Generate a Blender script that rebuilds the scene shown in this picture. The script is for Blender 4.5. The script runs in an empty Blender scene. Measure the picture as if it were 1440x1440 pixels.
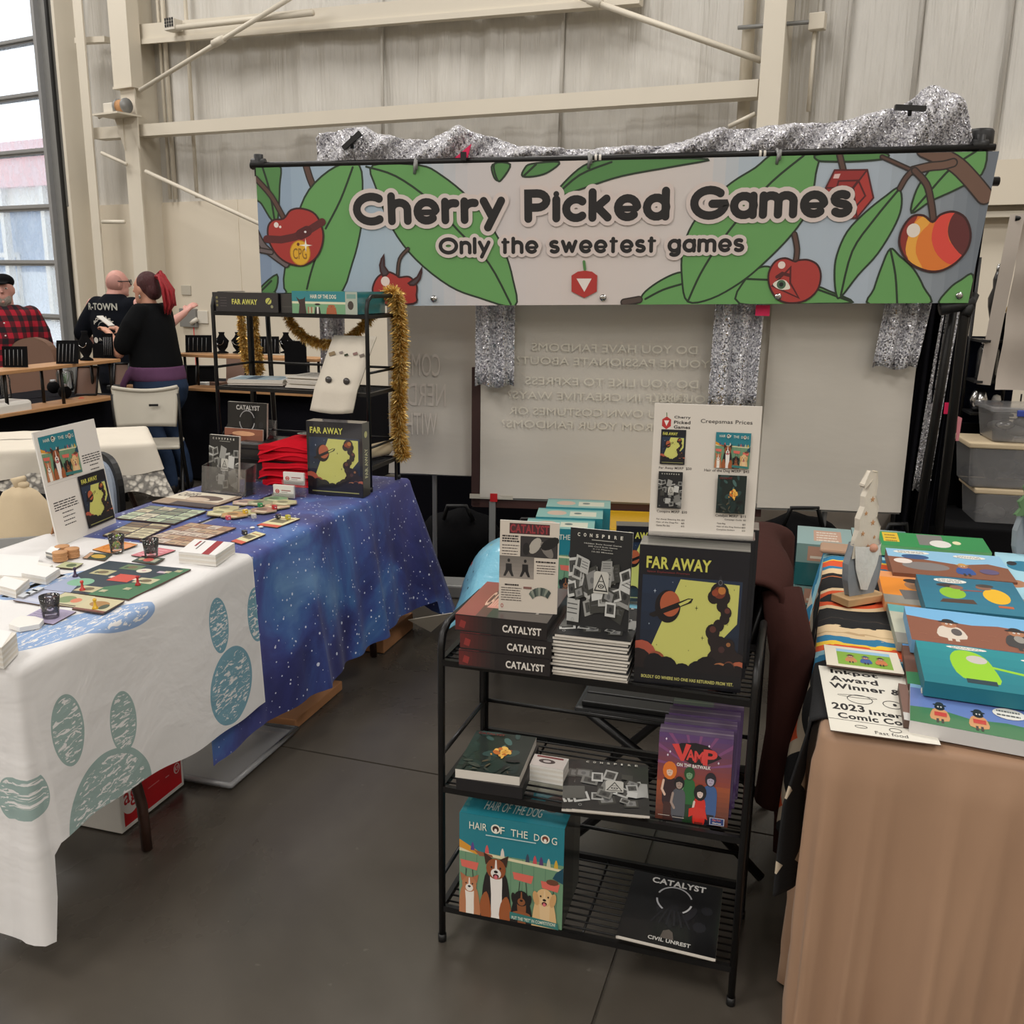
import bpy, bmesh, math, random
from math import sin, cos, pi, radians, atan2, sqrt
from mathutils import Vector, Matrix
from mathutils.geometry import tessellate_polygon
random.seed(7)
SC = bpy.context.scene
COL = SC.collection

# ---------------------------------------------------------------- camera, world, lamps, exposure
FPX, PITCH, ROLL, EYE = 1350.0, 13.5, 0.8, 1.6
_p, _r = radians(PITCH), radians(ROLL)
_f = Vector((0, cos(_p), -sin(_p)))
_u0 = Vector((0, sin(_p), cos(_p)))
_x0 = Vector((1, 0, 0))
_x = _x0 * cos(_r) + _u0 * sin(_r)
_u = -_x0 * sin(_r) + _u0 * cos(_r)
cam_d = bpy.data.cameras.new('camera')
cam_d.sensor_width = 36.0
cam_d.lens = FPX / 1440 * 36.0
cam_d.clip_start = 0.05
cam_d.clip_end = 200
cam = bpy.data.objects.new('camera', cam_d)
COL.objects.link(cam)
cam.matrix_world = Matrix(((_x.x, _u.x, -_f.x, 0), (_x.y, _u.y, -_f.y, 0), (_x.z, _u.z, -_f.z, EYE), (0, 0, 0, 1)))
SC.camera = cam
SC.view_settings.view_transform = 'Standard'
SC.view_settings.look = 'None'
SC.view_settings.exposure = 0.0
SC.view_settings.gamma = 1.0
SC.view_settings.use_curve_mapping = False

w = bpy.data.worlds.new('sky')
SC.world = w
w.use_nodes = True
_bg = w.node_tree.nodes['Background']
_bg.inputs[0].default_value = (0.86, 0.93, 1.0, 1)
_bg.inputs[1].default_value = 2.2

# the wall behind the booths: W0 and unit vectors along it and out of it towards the hall
W0 = Vector((-4.4, 11.994, 0))
WU = Vector((0.8597, -0.5108, 0))
WN = Vector((-0.5108, -0.8597, 0))
WROT = atan2(WU.y, WU.x)

def hall(s, n, z=0.0):
    return W0 + WU * s + WN * n + Vector((0, 0, z))

def lamp(s, n, z, size, energy, color=(1.0, 0.962, 0.915)):
    d = bpy.data.lights.new('ceiling_lamp', 'AREA')
    d.shape = 'SQUARE'
    d.size = size
    d.energy = energy
    d.color = color
    o = bpy.data.objects.new('ceiling_lamp', d)
    COL.objects.link(o)
    o.location = hall(s, n, z)
    o.rotation_euler = (0, 0, WROT)
for s_ in (-5, .5, 6.5, 13, 20.5):
    for n_ in (3.2, 10, 17):
        lamp(s_, n_, 7.3, 2.2, (185, 205, 330)[(3.2, 10, 17).index(n_)])

# ---------------------------------------------------------------- where a pixel of the photograph meets a plane
def ray(px, py):
    return _f + _x * ((px - 720) / FPX) + _u * ((720 - py) / FPX)

def at(px, py, z=0.0):
    d = ray(px, py)
    return Vector((0, 0, EYE)) + d * ((z - EYE) / d.z)

def aty(px, py, y):
    d = ray(px, py)
    return Vector((0, 0, EYE)) + d * (y / d.y)

def onv(px, py, P, Q):
    d = ray(px, py)
    n = Vector((-(Q[1] - P[1]), Q[0] - P[0], 0))
    return Vector((0, 0, EYE)) + d * ((P[0] * n.x + P[1] * n.y) / (d.x * n.x + d.y * n.y))

def wp(px, py, off=0.0):
    a = W0 + WN * off
    return onv(px, py, a, a + WU)

# ---------------------------------------------------------------- mesh builder
def lin(c):
    out = []
    for v in c[:3]:
        v = v / 255.0
        out.append(v / 12.92 if v <= 0.04045 else ((v + 0.055) / 1.055) ** 2.4)
    return tuple(out) + (1.0,)

class MB:
    def __init__(self, M=None):
        self.v = []; self.f = []; self.c = []; self.sm = []
        self.col = (1, 1, 1, 1); self.M = M; self.smooth = False
    def color(self, *c):
        self.col = lin(c); return self
    def add(self, vs, fs, smooth=None):
        b = len(self.v)
        if self.M is not None:
            vs = [self.M @ Vector(p) for p in vs]
        self.v += [tuple(p) for p in vs]
        sm = self.smooth if smooth is None else smooth
        for f in fs:
            self.f.append(tuple(i + b for i in f)); self.c.append(self.col); self.sm.append(sm)
        return self
    def box(self, x0, y0, z0, x1, y1, z1, M=None):
        vs = [(x, y, z) for x in (x0, x1) for y in (y0, y1) for z in (z0, z1)]
        if M is not None: vs = [M @ Vector(p) for p in vs]
        self.add(vs, [(0, 1, 3, 2), (4, 6, 7, 5), (0, 4, 5, 1), (2, 3, 7, 6), (0, 2, 6, 4), (1, 5, 7, 3)], False)
        return self
    def hexa(self, a, b):      # two quads (lists of four points), joined
        self.add(list(a) + list(b), [(3, 2, 1, 0), (4, 5, 6, 7), (0, 1, 5, 4), (1, 2, 6, 5), (2, 3, 7, 6), (3, 0, 4, 7)], False)
        return self
    def tube(self, pts, r, n=8, cap=True, flat=1.0):
        pts = [Vector(p) for p in pts]
        rr = r if isinstance(r, (list, tuple)) else [r] * len(pts)
        vs = []; fs = []
        prev = None
        for i, p in enumerate(pts):
            t = (pts[min(i + 1, len(pts) - 1)] - pts[max(i - 1, 0)])
            if t.length < 1e-9: t = Vector((0, 0, 1))
            t.normalize()
            if prev is None:
                a = Vector((0, 0, 1)) if abs(t.z) < 0.9 else Vector((1, 0, 0))
                s = t.cross(a).normalized()
            else:
                s = (prev - t * prev.dot(t))
                s = s.normalized() if s.length > 1e-6 else prev
            prev = s
            q = t.cross(s)
            for k in range(n):
                an = 2 * pi * k / n
                vs.append(p + s * (cos(an) * rr[i]) + q * (sin(an) * rr[i] * flat))
        for i in range(len(pts) - 1):
            for k in range(n):
                a = i * n + k; b = i * n + (k + 1) % n
                fs.append((a, b, b + n, a + n))
        if cap:
            fs.append(tuple(range(n - 1, -1, -1))); fs.append(tuple((len(pts) - 1) * n + k for k in range(n)))
        self.add(vs, fs, True)
        return self
    def bar(self, a, b, wdt, hgt):     # rectangular bar from a to b, hgt along z-ish
        a = Vector(a); b = Vector(b); t = (b - a).normalized()
        s = t.cross(Vector((0, 0, 1)))
        if s.length < 1e-3: s = Vector((1, 0, 0))
        s.normalize(); q = s.cross(t)
        s *= wdt / 2; q *= hgt / 2
        self.hexa([a - s - q, a + s - q, a + s + q, a - s + q], [b - s - q, b + s - q, b + s + q, b - s + q])
        return self
    def lathe(self, prof, n=16, c=(0, 0, 0), ax=1.0):
        vs = []; fs = []
        for r, z in prof:
            for k in range(n):
                a = 2 * pi * k / n
                vs.append((c[0] + r * cos(a), c[1] + r * sin(a) * ax, c[2] + z))
        m = len(prof)
        for i in range(m - 1):
            for k in range(n):
                a = i * n + k; b = i * n + (k + 1) % n
                fs.append((a, b, b + n, a + n))
        fs.append(tuple(range(n - 1, -1, -1))); fs.append(tuple((m - 1) * n + k for k in range(n)))
        self.add(vs, fs, True)
        return self
    def ell(self, c, r, nu=14, nv=10, M=None):
        vs = []; fs = []
        for j in range(nv + 1):
            th = pi * j / nv
            for i in range(nu):
                ph = 2 * pi * i / nu
                p = Vector((r[0] * sin(th) * cos(ph), r[1] * sin(th) * sin(ph), r[2] * cos(th)))
                if M is not None: p = M @ p
                vs.append(p + Vector(c))
        for j in range(nv):
            for i in range(nu):
                a = j * nu + i; b = j * nu + (i + 1) % nu
                fs.append((a, a + nu, b + nu, b))
        self.add(vs, fs, True)
        return self
    def grid(self, nu, nv, fn, smooth=True, closed=False):
        vs = [fn(i / nu, j / nv) for j in range(nv + 1) for i in range(nu + 1)]
        fs = [(j * (nu + 1) + i, j * (nu + 1) + i + 1, (j + 1) * (nu + 1) + i + 1, (j + 1) * (nu + 1) + i) for j in range(nv) for i in range(nu)]
        self.add(vs, fs, smooth)
        return self
    def prism(self, poly, z0, z1):
        n = len(poly)
        vs = [(x, y, z0) for x, y in poly] + [(x, y, z1) for x, y in poly]
        tr = tessellate_polygon([[Vector((x, y, 0)) for x, y in poly]])
        fs = [tuple(t) for t in tr] + [tuple(i + n for i in reversed(t)) for t in tr]
        fs += [(i, (i + 1) % n, (i + 1) % n + n, i + n) for i in range(n)]
        self.add(vs, fs, False)
        return self
    def build(self, name, mat, parent=None, bevel=0.0, seg=2):
        me = bpy.data.meshes.new(name)
        me.from_pydata(self.v, [], self.f)
        me.polygons.foreach_set('use_smooth', self.sm)
        ca = me.color_attributes.new('Col', 'FLOAT_COLOR', 'CORNER')
        flat = []
        for f, c in zip(self.f, self.c):
            flat += list(c) * len(f)
        if len(flat) == 4 * len(me.loops):
            ca.data.foreach_set('color', flat)
        me.materials.append(mat)
        me.update()
        o = bpy.data.objects.new(name, me)
        COL.objects.link(o)
        if parent is not None: o.parent = parent
        if bevel:
            m = o.modifiers.new('bevel', 'BEVEL'); m.width = bevel; m.segments = seg; m.limit_method = 'ANGLE'
        return o

def tag(o, label=None, cat=None, group=None, kind=None):
    if label: o['label'] = label
    if cat: o['category'] = cat
    if group: o['group'] = group
    if kind: o['kind'] = kind
    return o

def thing(name, label, cat, loc=(0, 0, 0), rz=0.0, group=None):
    o = bpy.data.objects.new(name, None)
    COL.objects.link(o)
    o.empty_display_size = 0.1
    o.location = loc; o.rotation_euler = (0, 0, rz)
    return tag(o, label, cat, group)

KIDS = None
def kids(o):
    return [c for c in COL.objects if c.parent == o]

def clone(o, loc, rz=None, label=None, parent=None):
    c = o.copy(); COL.objects.link(c)
    if parent is None:
        c.location = loc
        if rz is not None: c.rotation_euler = (0, 0, rz)
        if label: c['label'] = label
    else:
        c.parent = parent
    for k in kids(o): clone(k, None, parent=c)
    return c

def add_mod(o, t, **kw):
    m = o.modifiers.new(t.lower(), t)
    for k, v in kw.items(): setattr(m, k, v)
    return m

# ---------------------------------------------------------------- materials
class NT:
    def __init__(self, name):
        self.m = bpy.data.materials.new(name); self.m.use_nodes = True
        self.t = self.m.node_tree; self.n = self.t.nodes
        self.p = self.n['Principled BSDF']; self.out = self.n['Material Output']
    def node(self, ty, **kw):
        x = self.n.new(ty)
        for k, v in kw.items(): setattr(x, k, v)
        return x
    def ln(self, a, b): self.t.links.new(a, b)
    def setp(self, **kw):
        for k, v in kw.items():
            s = self.p.inputs[k.replace('_', ' ')]
            if hasattr(v, 'is_linked') or isinstance(v, bpy.types.NodeSocket): self.ln(v, s)
            else: s.default_value = v
        return self
    def math(self, op, a, b=None, c=None):
        x = self.node('ShaderNodeMath', operation=op)
        for i, v in enumerate((a, b, c)):
            if v is None: continue
            if isinstance(v, bpy.types.NodeSocket): self.ln(v, x.inputs[i])
            else: x.inputs[i].default_value = v
        return x.outputs[0]
    def mix(self, f, a, b):
        x = self.node('ShaderNodeMix', data_type='RGBA')
        for s, v in ((x.inputs[0], f), (x.inputs[6], a), (x.inputs[7], b)):
            if isinstance(v, bpy.types.NodeSocket): self.ln(v, s)
            else: s.default_value = v
        return x.outputs[2]
    def coord(self, kind='Object', scale=(1, 1, 1), loc=(0, 0, 0)):
        c = self.node('ShaderNodeTexCoord'); mp = self.node('ShaderNodeMapping')
        mp.inputs['Scale'].default_value = scale; mp.inputs['Location'].default_value = loc
        self.ln(c.outputs[kind], mp.inputs[0])
        return mp.outputs[0]
    def noise(self, vec, scale=5, detail=3, rough=.5, out=0, dist=0):
        x = self.node('ShaderNodeTexNoise'); self.ln(vec, x.inputs['Vector'])
        x.inputs['Scale'].default_value = scale; x.inputs['Detail'].default_value = detail
        x.inputs['Roughness'].default_value = rough; x.inputs['Distortion'].default_value = dist
        return x.outputs[out]
    def ramp(self, f, stops, interp='LINEAR'):
        x = self.node('ShaderNodeValToRGB'); self.ln(f, x.inputs[0]); r = x.color_ramp; r.interpolation = interp
        while len(r.elements) < len(stops): r.elements.new(0.5)
        for e, (p, c) in zip(r.elements, stops):
            e.position = p; e.color = c if len(c) == 4 and max(c) <= 1.0 else lin(c)
        return x.outputs[0]
    def bump(self, h, strength=.3, dist=.01):
        x = self.node('ShaderNodeBump'); self.ln(h, x.inputs['Height'])
        x.inputs['Strength'].default_value = strength; x.inputs['Distance'].default_value = dist
        self.ln(x.outputs[0], self.p.inputs['Normal'])
        return self

def plain(name, c, rough=.6, metal=0.0, var=.06, scale=8, bump=0.0, coat=0.0, trans=0.0, bscale=60):
    t = NT(name); v = t.coord()
    a = lin(c); n = t.noise(v, scale, 3)
    hi = tuple(min(1, x * (1 + var)) for x in a[:3]) + (1,); lo = tuple(x * (1 - var) for x in a[:3]) + (1,)
    t.setp(Base_Color=t.mix(n, lo, hi), Roughness=rough, Metallic=metal)
    if rough > .84: t.setp(Specular_IOR_Level=.12)
    if coat: t.setp(Coat_Weight=coat)
    if trans: t.setp(Transmission_Weight=trans)
    if bump: t.bump(t.noise(v, bscale, 4), bump, .003)
    return t.m

def printed(name, rough=.45, coat=0.0):
    t = NT(name)
    a = t.node('ShaderNodeAttribute', attribute_name='Col')
    t.setp(Base_Color=a.outputs['Color'], Roughness=rough)
    if coat: t.setp(Coat_Weight=coat, Coat_Roughness=.08)
    return t.m

M = {}
M['print'] = printed('print_matte', .55)
M['gloss'] = printed('print_gloss', .32, .35)
M['shrink'] = printed('print_under_film', .38, .9)
M['black_metal'] = plain('black_metal', (22, 21, 21), .38, .3, .1, 20)
M['black_plastic'] = plain('black_plastic', (17, 17, 18), .5, 0, .1, 20)
M['black_cloth'] = plain('black_cloth', (15, 15, 21), .95, 0, .15, 6, .3)
M['near_black'] = plain('dark_fabric', (12, 12, 14), .9, 0, .2, 9, .2)
M['navy_cloth'] = plain('navy_cloth', (22, 27, 44), .9, 0, .2, 6, .3)
M['beam'] = plain('cream_steel_paint', (218, 210, 194), .5, 0, .03, 3)
M['tan_wall'] = plain('tan_painted_panel', (220, 210, 192), .55, 0, .04, 1.2)
M['white_plastic'] = plain('white_plastic', (214, 208, 196), .5, 0, .04, 6)
M['cream_plastic'] = plain('cream_plastic', (190, 184, 170), .5, 0, .04, 6)
M['paper'] = plain('paper_edges', (216, 210, 200), .8, 0, .06, 120)
M['card_white'] = plain('card_white', (225, 222, 216), .6, 0, .03, 10)
M['grey_metal'] = plain('grey_metal', (140, 140, 138), .45, .25, .08, 10)
M['alu'] = plain('aluminium', (165, 166, 168), .45, .35, .08, 5)
M['wood'] = plain('light_wood', (196, 160, 116), .6, 0, .18, 14)
M['pine'] = plain('pine_board', (180, 134, 90), .55, 0, .12, 18)
M['brown_seat'] = plain('brown_seat_vinyl', (112, 82, 66), .55, 0, .06, 6)
M['skin'] = plain('skin', (202, 148, 124), .55, 0, .05, 10)
M['skin_pink'] = plain('skin_pink', (206, 152, 140), .5, 0, .05, 10)
M['jean'] = plain('blue_denim', (44, 58, 82), .9, 0, .25, 16, .4)
M['dark_jean'] = plain('black_denim', (26, 28, 36), .9, 0, .25, 16, .4)
M['black_shirt'] = plain('black_cotton', (15, 16, 18), .95, 0, .2, 9, .3)
M['navy_shirt'] = plain('navy_black_cotton', (17, 20, 27), .95, 0, .2, 9, .3)
M['purple'] = plain('purple_cotton', (98, 66, 96), .9, 0, .2, 9, .3)
M['red_cotton'] = plain('red_cotton', (206, 22, 40), .85, 0, .12, 12, .4)
M['red_plastic'] = plain('red_plastic', (190, 24, 30), .35, 0, .05, 12)
M['gold_plastic'] = plain('yellow_plastic', (214, 168, 30), .35, 0, .05, 12)
M['maroon_cloth'] = plain('maroon_cloth', (60, 35, 31), .92, 0, .12, 7, .35)
M['pink'] = plain('hot_pink_tape', (226, 30, 90), .6, 0, .03, 12)
M['pale_pink'] = plain('pale_pink_ribbon', (222, 140, 150), .7, 0, .03, 12)
M['grey_sheet'] = plain('grey_sheet', (196, 186, 176), .85, 0, .05, 3, .3, bscale=14)
M['cardboard'] = plain('cardboard', (168, 118, 78), .8, 0, .08, 8)
M['shoe'] = plain('dark_shoe', (26, 22, 22), .6, 0, .1, 9)
M['canvas_white'] = plain('canvas_white', (214, 206, 192), .85, 0, .05, 12, .3)
M['tote'] = plain('cream_canvas_bag', (206, 188, 158), .9, 0, .1, 8, .4)
M['fur'] = plain('white_faux_fur', (226, 226, 222), .95, 0, .1, 40, .9)
M['felt_grey'] = plain('grey_felt', (140, 146, 152), .95, 0, .12, 30, .5)
M['green_felt'] = plain('green_felt', (98, 128, 92), .95, 0, .08, 30, .3)
M['cork'] = plain('token_wood', (190, 142, 98), .7, 0, .12, 60)
M['yarn_dark'] = plain('dark_maroon_beads', (58, 22, 24), .5, 0, .2, 60)
M['yarn_green'] = plain('green_beads', (120, 148, 40), .5, 0, .3, 60)
M['blue_grey_vinyl'] = plain('blue_grey_vinyl', (160, 172, 190), .35, 0, .04, 6)
M['marble'] = plain('marbled_black', (46, 44, 44), .3, 0, .7, 9)
M['steel'] = plain('chrome_steel', (180, 180, 180), .2, 1.0, .05, 6)
M['concrete_out'] = plain('pale_yard_ground', (206, 204, 200), .9, 0, .06, 2)
M['pale_wall_out'] = plain('pale_siding', (196, 204, 214), .8, 0, .08, 1)
M['blue_wall_out'] = plain('blue_grey_siding', (120, 140, 168), .8, 0, .15, .7)
M['red_out'] = plain('faded_red_roof', (214, 160, 160), .8, 0, .08, 1)

def hair_mat(name, c):
    t = NT(name); v = t.coord('Object', (14, 14, 3))
    n = t.noise(v, 6, 5, .7)
    a = lin(c)
    t.setp(Base_Color=t.mix(n, tuple(x * .35 for x in a[:3]) + (1,), tuple(min(1, x * 1.5) for x in a[:3]) + (1,)), Roughness=.5)
    t.bump(n, .9, .02)
    return t.m
M['red_hair'] = hair_mat('red_hair', (178, 38, 48))
M['dark_red_hair'] = hair_mat('dark_red_hair', (74, 26, 30))
M['grey_hair'] = hair_mat('grey_hair', (170, 160, 150))
M['dark_hair'] = hair_mat('dark_hair', (30, 26, 26))

def clear_mat(name, rough=.03, tint=(1, 1, 1, 1), haze=.045):
    t = NT(name)
    tr = t.node('ShaderNodeBsdfTransparent'); tr.inputs[0].default_value = tint
    gl = t.node('ShaderNodeBsdfGlossy'); gl.inputs['Roughness'].default_value = rough
    df = t.node('ShaderNodeBsdfDiffuse'); df.inputs[0].default_value = (.8, .8, .82, 1)
    fr = t.node('ShaderNodeFresnel'); fr.inputs[0].default_value = 1.45
    m1 = t.node('ShaderNodeMixShader'); m2 = t.node('ShaderNodeMixShader')
    m1.inputs[0].default_value = haze
    t.ln(tr.outputs[0], m1.inputs[1]); t.ln(df.outputs[0], m1.inputs[2])
    t.ln(t.math('MULTIPLY', fr.outputs[0], 1.3), m2.inputs[0])
    t.ln(m1.outputs[0], m2.inputs[1]); t.ln(gl.outputs[0], m2.inputs[2])
    t.ln(m2.outputs[0], t.out.inputs[0])
    return t.m
M['clear'] = clear_mat('clear_acrylic')
M['film'] = clear_mat('clear_film', .08, haze=.03)
M['bin'] = clear_mat('clear_bin_plastic', .2, (.8, .8, .8, 1), .22)

def glass_dirty():
    t = NT('dusty_door_glass')
    tr = t.node('ShaderNodeBsdfTransparent')
    df = t.node('ShaderNodeBsdfTranslucent'); df.inputs[0].default_value = (.85, .9, .95, 1)
    gl = t.node('ShaderNodeBsdfGlossy'); gl.inputs['Roughness'].default_value = .1
    v = t.coord('Object', (1, 1, .5)); n = t.noise(v, 9, 6, .7)
    f = t.math('MULTIPLY_ADD', n, .5, .02)
    m1 = t.node('ShaderNodeMixShader'); m2 = t.node('ShaderNodeMixShader'); m2.inputs[0].default_value = .06
    t.ln(f, m1.inputs[0]); t.ln(tr.outputs[0], m1.inputs[1]); t.ln(df.outputs[0], m1.inputs[2])
    t.ln(m1.outputs[0], m2.inputs[1]); t.ln(gl.outputs[0], m2.inputs[2]); t.ln(m2.outputs[0], t.out.inputs[0])
    return t.m
M['door_glass'] = glass_dirty()

def floor_mat():
    t = NT('polished_concrete'); v = t.coord('Object')
    a = t.noise(v, .7, 6, .65, dist=.6); b = t.noise(v, 9, 5, .7); g = t.noise(v, 160, 2)
    c1 = t.ramp(a, [(.25, (60, 54, 48)), (.5, (78, 72, 64)), (.8, (97, 91, 82))])
    c2 = t.mix(t.math('MULTIPLY', b, .45), c1, lin((58, 54, 50)))
    spots = t.ramp(t.noise(v, 33, 2), [(.72, (0, 0, 0, 1)), (.78, (.5, .5, .5, 1))])
    c3 = t.mix(t.math('MULTIPLY', spots, .35), c2, lin((150, 145, 135)))
    # sawn joints and a hairline crack, laid out in the hall's own metres
    t.setp(Base_Color=c3, Roughness=t.math('MULTIPLY_ADD', a, .25, .16), Specular_IOR_Level=.55)
    return t.m
M['floor'] = floor_mat()

def insul_mat():
    t = NT('white_vinyl_insulation'); v = t.coord('Object', (1, 1, .045))
    n1 = t.noise(v, 9, 4, .6, dist=.5); n2 = t.noise(v, 34, 3, .6, dist=.3)
    v2 = t.coord('Object', (1, 1, .4)); n3 = t.noise(v2, 2.2, 3)
    h = t.math('ADD', t.math('MULTIPLY', n1, 1.0), t.math('MULTIPLY', n2, .25))
    h = t.math('MULTIPLY', h, t.math('MULTIPLY_ADD', n3, 1.4, .1))
    t.setp(Base_Color=t.mix(n3, lin((196, 193, 187)), lin((212, 209, 202))), Roughness=.36, Specular_IOR_Level=.6)
    t.bump(h, .75, .05)
    return t.m
M['insul'] = insul_mat()

def glitter_mat():
    t = NT('silver_glitter_fabric'); v = t.coord('Object')
    vo = t.node('ShaderNodeTexVoronoi'); t.ln(v, vo.inputs['Vector']); vo.inputs['Scale'].default_value = 190
    geo = t.node('ShaderNodeNewGeometry')
    sub = t.node('ShaderNodeVectorMath', operation='SUBTRACT'); t.ln(vo.outputs['Color'], sub.inputs[0]); sub.inputs[1].default_value = (.5, .5, .5)
    sc = t.node('ShaderNodeVectorMath', operation='SCALE'); t.ln(sub.outputs[0], sc.inputs[0]); sc.inputs['Scale'].default_value = 1.5
    ad = t.node('ShaderNodeVectorMath', operation='ADD'); t.ln(sc.outputs[0], ad.inputs[0]); t.ln(geo.outputs['Normal'], ad.inputs[1])
    nm = t.node('ShaderNodeVectorMath', operation='NORMALIZE'); t.ln(ad.outputs[0], nm.inputs[0])
    t.ln(nm.outputs[0], t.p.inputs['Normal'])
    sep = t.node('ShaderNodeSeparateColor'); t.ln(vo.outputs['Color'], sep.inputs[0])
    c = t.mix(sep.outputs[0], lin((170, 168, 178)), lin((240, 240, 242)))
    t.setp(Base_Color=c, Metallic=t.math('GREATER_THAN', sep.outputs[1], .62), Roughness=.3)
    return t.m
M['glitter'] = glitter_mat()

def galaxy_mat():
    t = NT('galaxy_print_cloth'); v = t.coord('Object')
    n = t.noise(v, 2.6, 5, .6, dist=.6); n2 = t.noise(v, 1.7, 4, .6)
    c = t.ramp(n, [(.3, (26, 30, 74)), (.43, (50, 58, 120)), (.52, (66, 90, 162)), (.6, (76, 130, 198)), (.72, (134, 188, 234))])
    c2 = t.ramp(n2, [(.35, (24, 22, 72)), (.5, (46, 48, 112)), (.68, (80, 76, 146))])
    c = t.mix(.5, c, c2)
    tot = None
    for sc, thr in ((26, .085), (60, .13), (11, .05)):
        vo = t.node('ShaderNodeTexVoronoi'); t.ln(v, vo.inputs['Vector']); vo.inputs['Scale'].default_value = sc
        sep = t.node('ShaderNodeSeparateColor'); t.ln(vo.outputs['Color'], sep.inputs[0])
        rad = t.math('MULTIPLY', sep.outputs[0], thr * 2)
        s = t.math('LESS_THAN', vo.outputs['Distance'], rad)
        s = t.math('MULTIPLY', s, t.math('GREATER_THAN', sep.outputs[1], .45 if sc != 11 else .3))
        tot = s if tot is None else t.math('MAXIMUM', tot, s)
    c = t.mix(t.math('MULTIPLY', tot, .85), c, lin((226, 232, 250)))
    t.setp(Base_Color=c, Roughness=.55, Sheen_Weight=.1)
    t.bump(t.noise(v, 14, 3), .12, .01)
    return t.m
M['galaxy'] = galaxy_mat()

def uv_ellipses(t, uv, ells, scr=60):
    """scratchy ellipses printed on cloth in its own metres; returns (solid mask, pen mask)"""
    sep = t.node('ShaderNodeSeparateXYZ'); t.ln(uv, sep.inputs[0])
    X, Y = sep.outputs[0], sep.outputs[1]
    masks = []
    for (cx, cy, rx, ry, an) in ells:
        dx = t.math('SUBTRACT', X, cx); dy = t.math('SUBTRACT', Y, cy)
        ca, sa = cos(an), sin(an)
        a = t.math('ADD', t.math('MULTIPLY', dx, ca / rx), t.math('MULTIPLY', dy, sa / rx))
        b = t.math('ADD', t.math('MULTIPLY', dx, -sa / ry), t.math('MULTIPLY', dy, ca / ry))
        r = t.math('SQRT', t.math('ADD', t.math('MULTIPLY', a, a), t.math('MULTIPLY', b, b)))
        masks.append(r)
    m = masks[0]
    for k in masks[1:]: m = t.math('MINIMUM', m, k)
    return m
def paw_mat():
    t = NT('paw_print_cloth'); uv = t.coord('UV')
    # u runs down the side from the edge, v along the table
    side = [(.167, .742, .085, .05, 0), (.2, .95, .09, .05, 0), (.37, .77, .115, .125, .3)]
    low = [(.205, .10, .087, .055, 0), (.274, .295, .083, .05, 0), (.47, .2, .15, .17, .2), (.31, -.03, .05, .035, 0)]
    top = [(-.06, .25, .075, .24, -.35), (-.36, .5, .06, .15, -.2), (.58, -.16, .16, .07, 0)]
    v2 = t.coord('UV', (90, 24, 1)); 
    scr = t.noise(v2, 1.0, 3, .6, dist=1.2)
    base = lin((220, 218, 217))
    c = base
    nw = t.noise(uv, 3, 2)
    for ells, colr in ((side, (96, 146, 164)), (low, (136, 160, 156)), (top, (128, 158, 200))):
        m = uv_ellipses(t, uv, ells)
        m = t.math('ADD', m, t.math('MULTIPLY_ADD', nw, .18, -.09))
        ins = t.math('LESS_THAN', m, 1.0)
        rim = t.math('MULTIPLY', ins, t.math('GREATER_THAN', m, .90))
        fill = t.math('MULTIPLY', t.math('LESS_THAN', m, .9), t.math('GREATER_THAN', scr, .44))
        tot = t.math('MAXIMUM', rim, fill)
        pale = t.mix(t.math('MULTIPLY', ins, .0), c, lin(colr))
        c = t.mix(t.math('MULTIPLY', tot, .92), pale, lin(colr))
    t.setp(Base_Color=c, Roughness=.75)
    wr = t.noise(t.coord('UV', (1.2, .8, 1)), 5, 4, .55, dist=.4)
    t.bump(wr, .35, .03)
    return t.m
M['paw'] = paw_mat()

def tan_mat():
    t = NT('tan_stretch_cloth'); v = t.coord('Object')
    n = t.noise(v, 3, 3)
    t.setp(Base_Color=t.mix(n, lin((158, 124, 98)), lin((170, 136, 109))), Roughness=.6, Sheen_Weight=.15)
    t.bump(t.noise(t.coord('Object', (1, 1, .2)), 5, 2), .15, .03)
    return t.m
M['tan'] = tan_mat()

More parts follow.
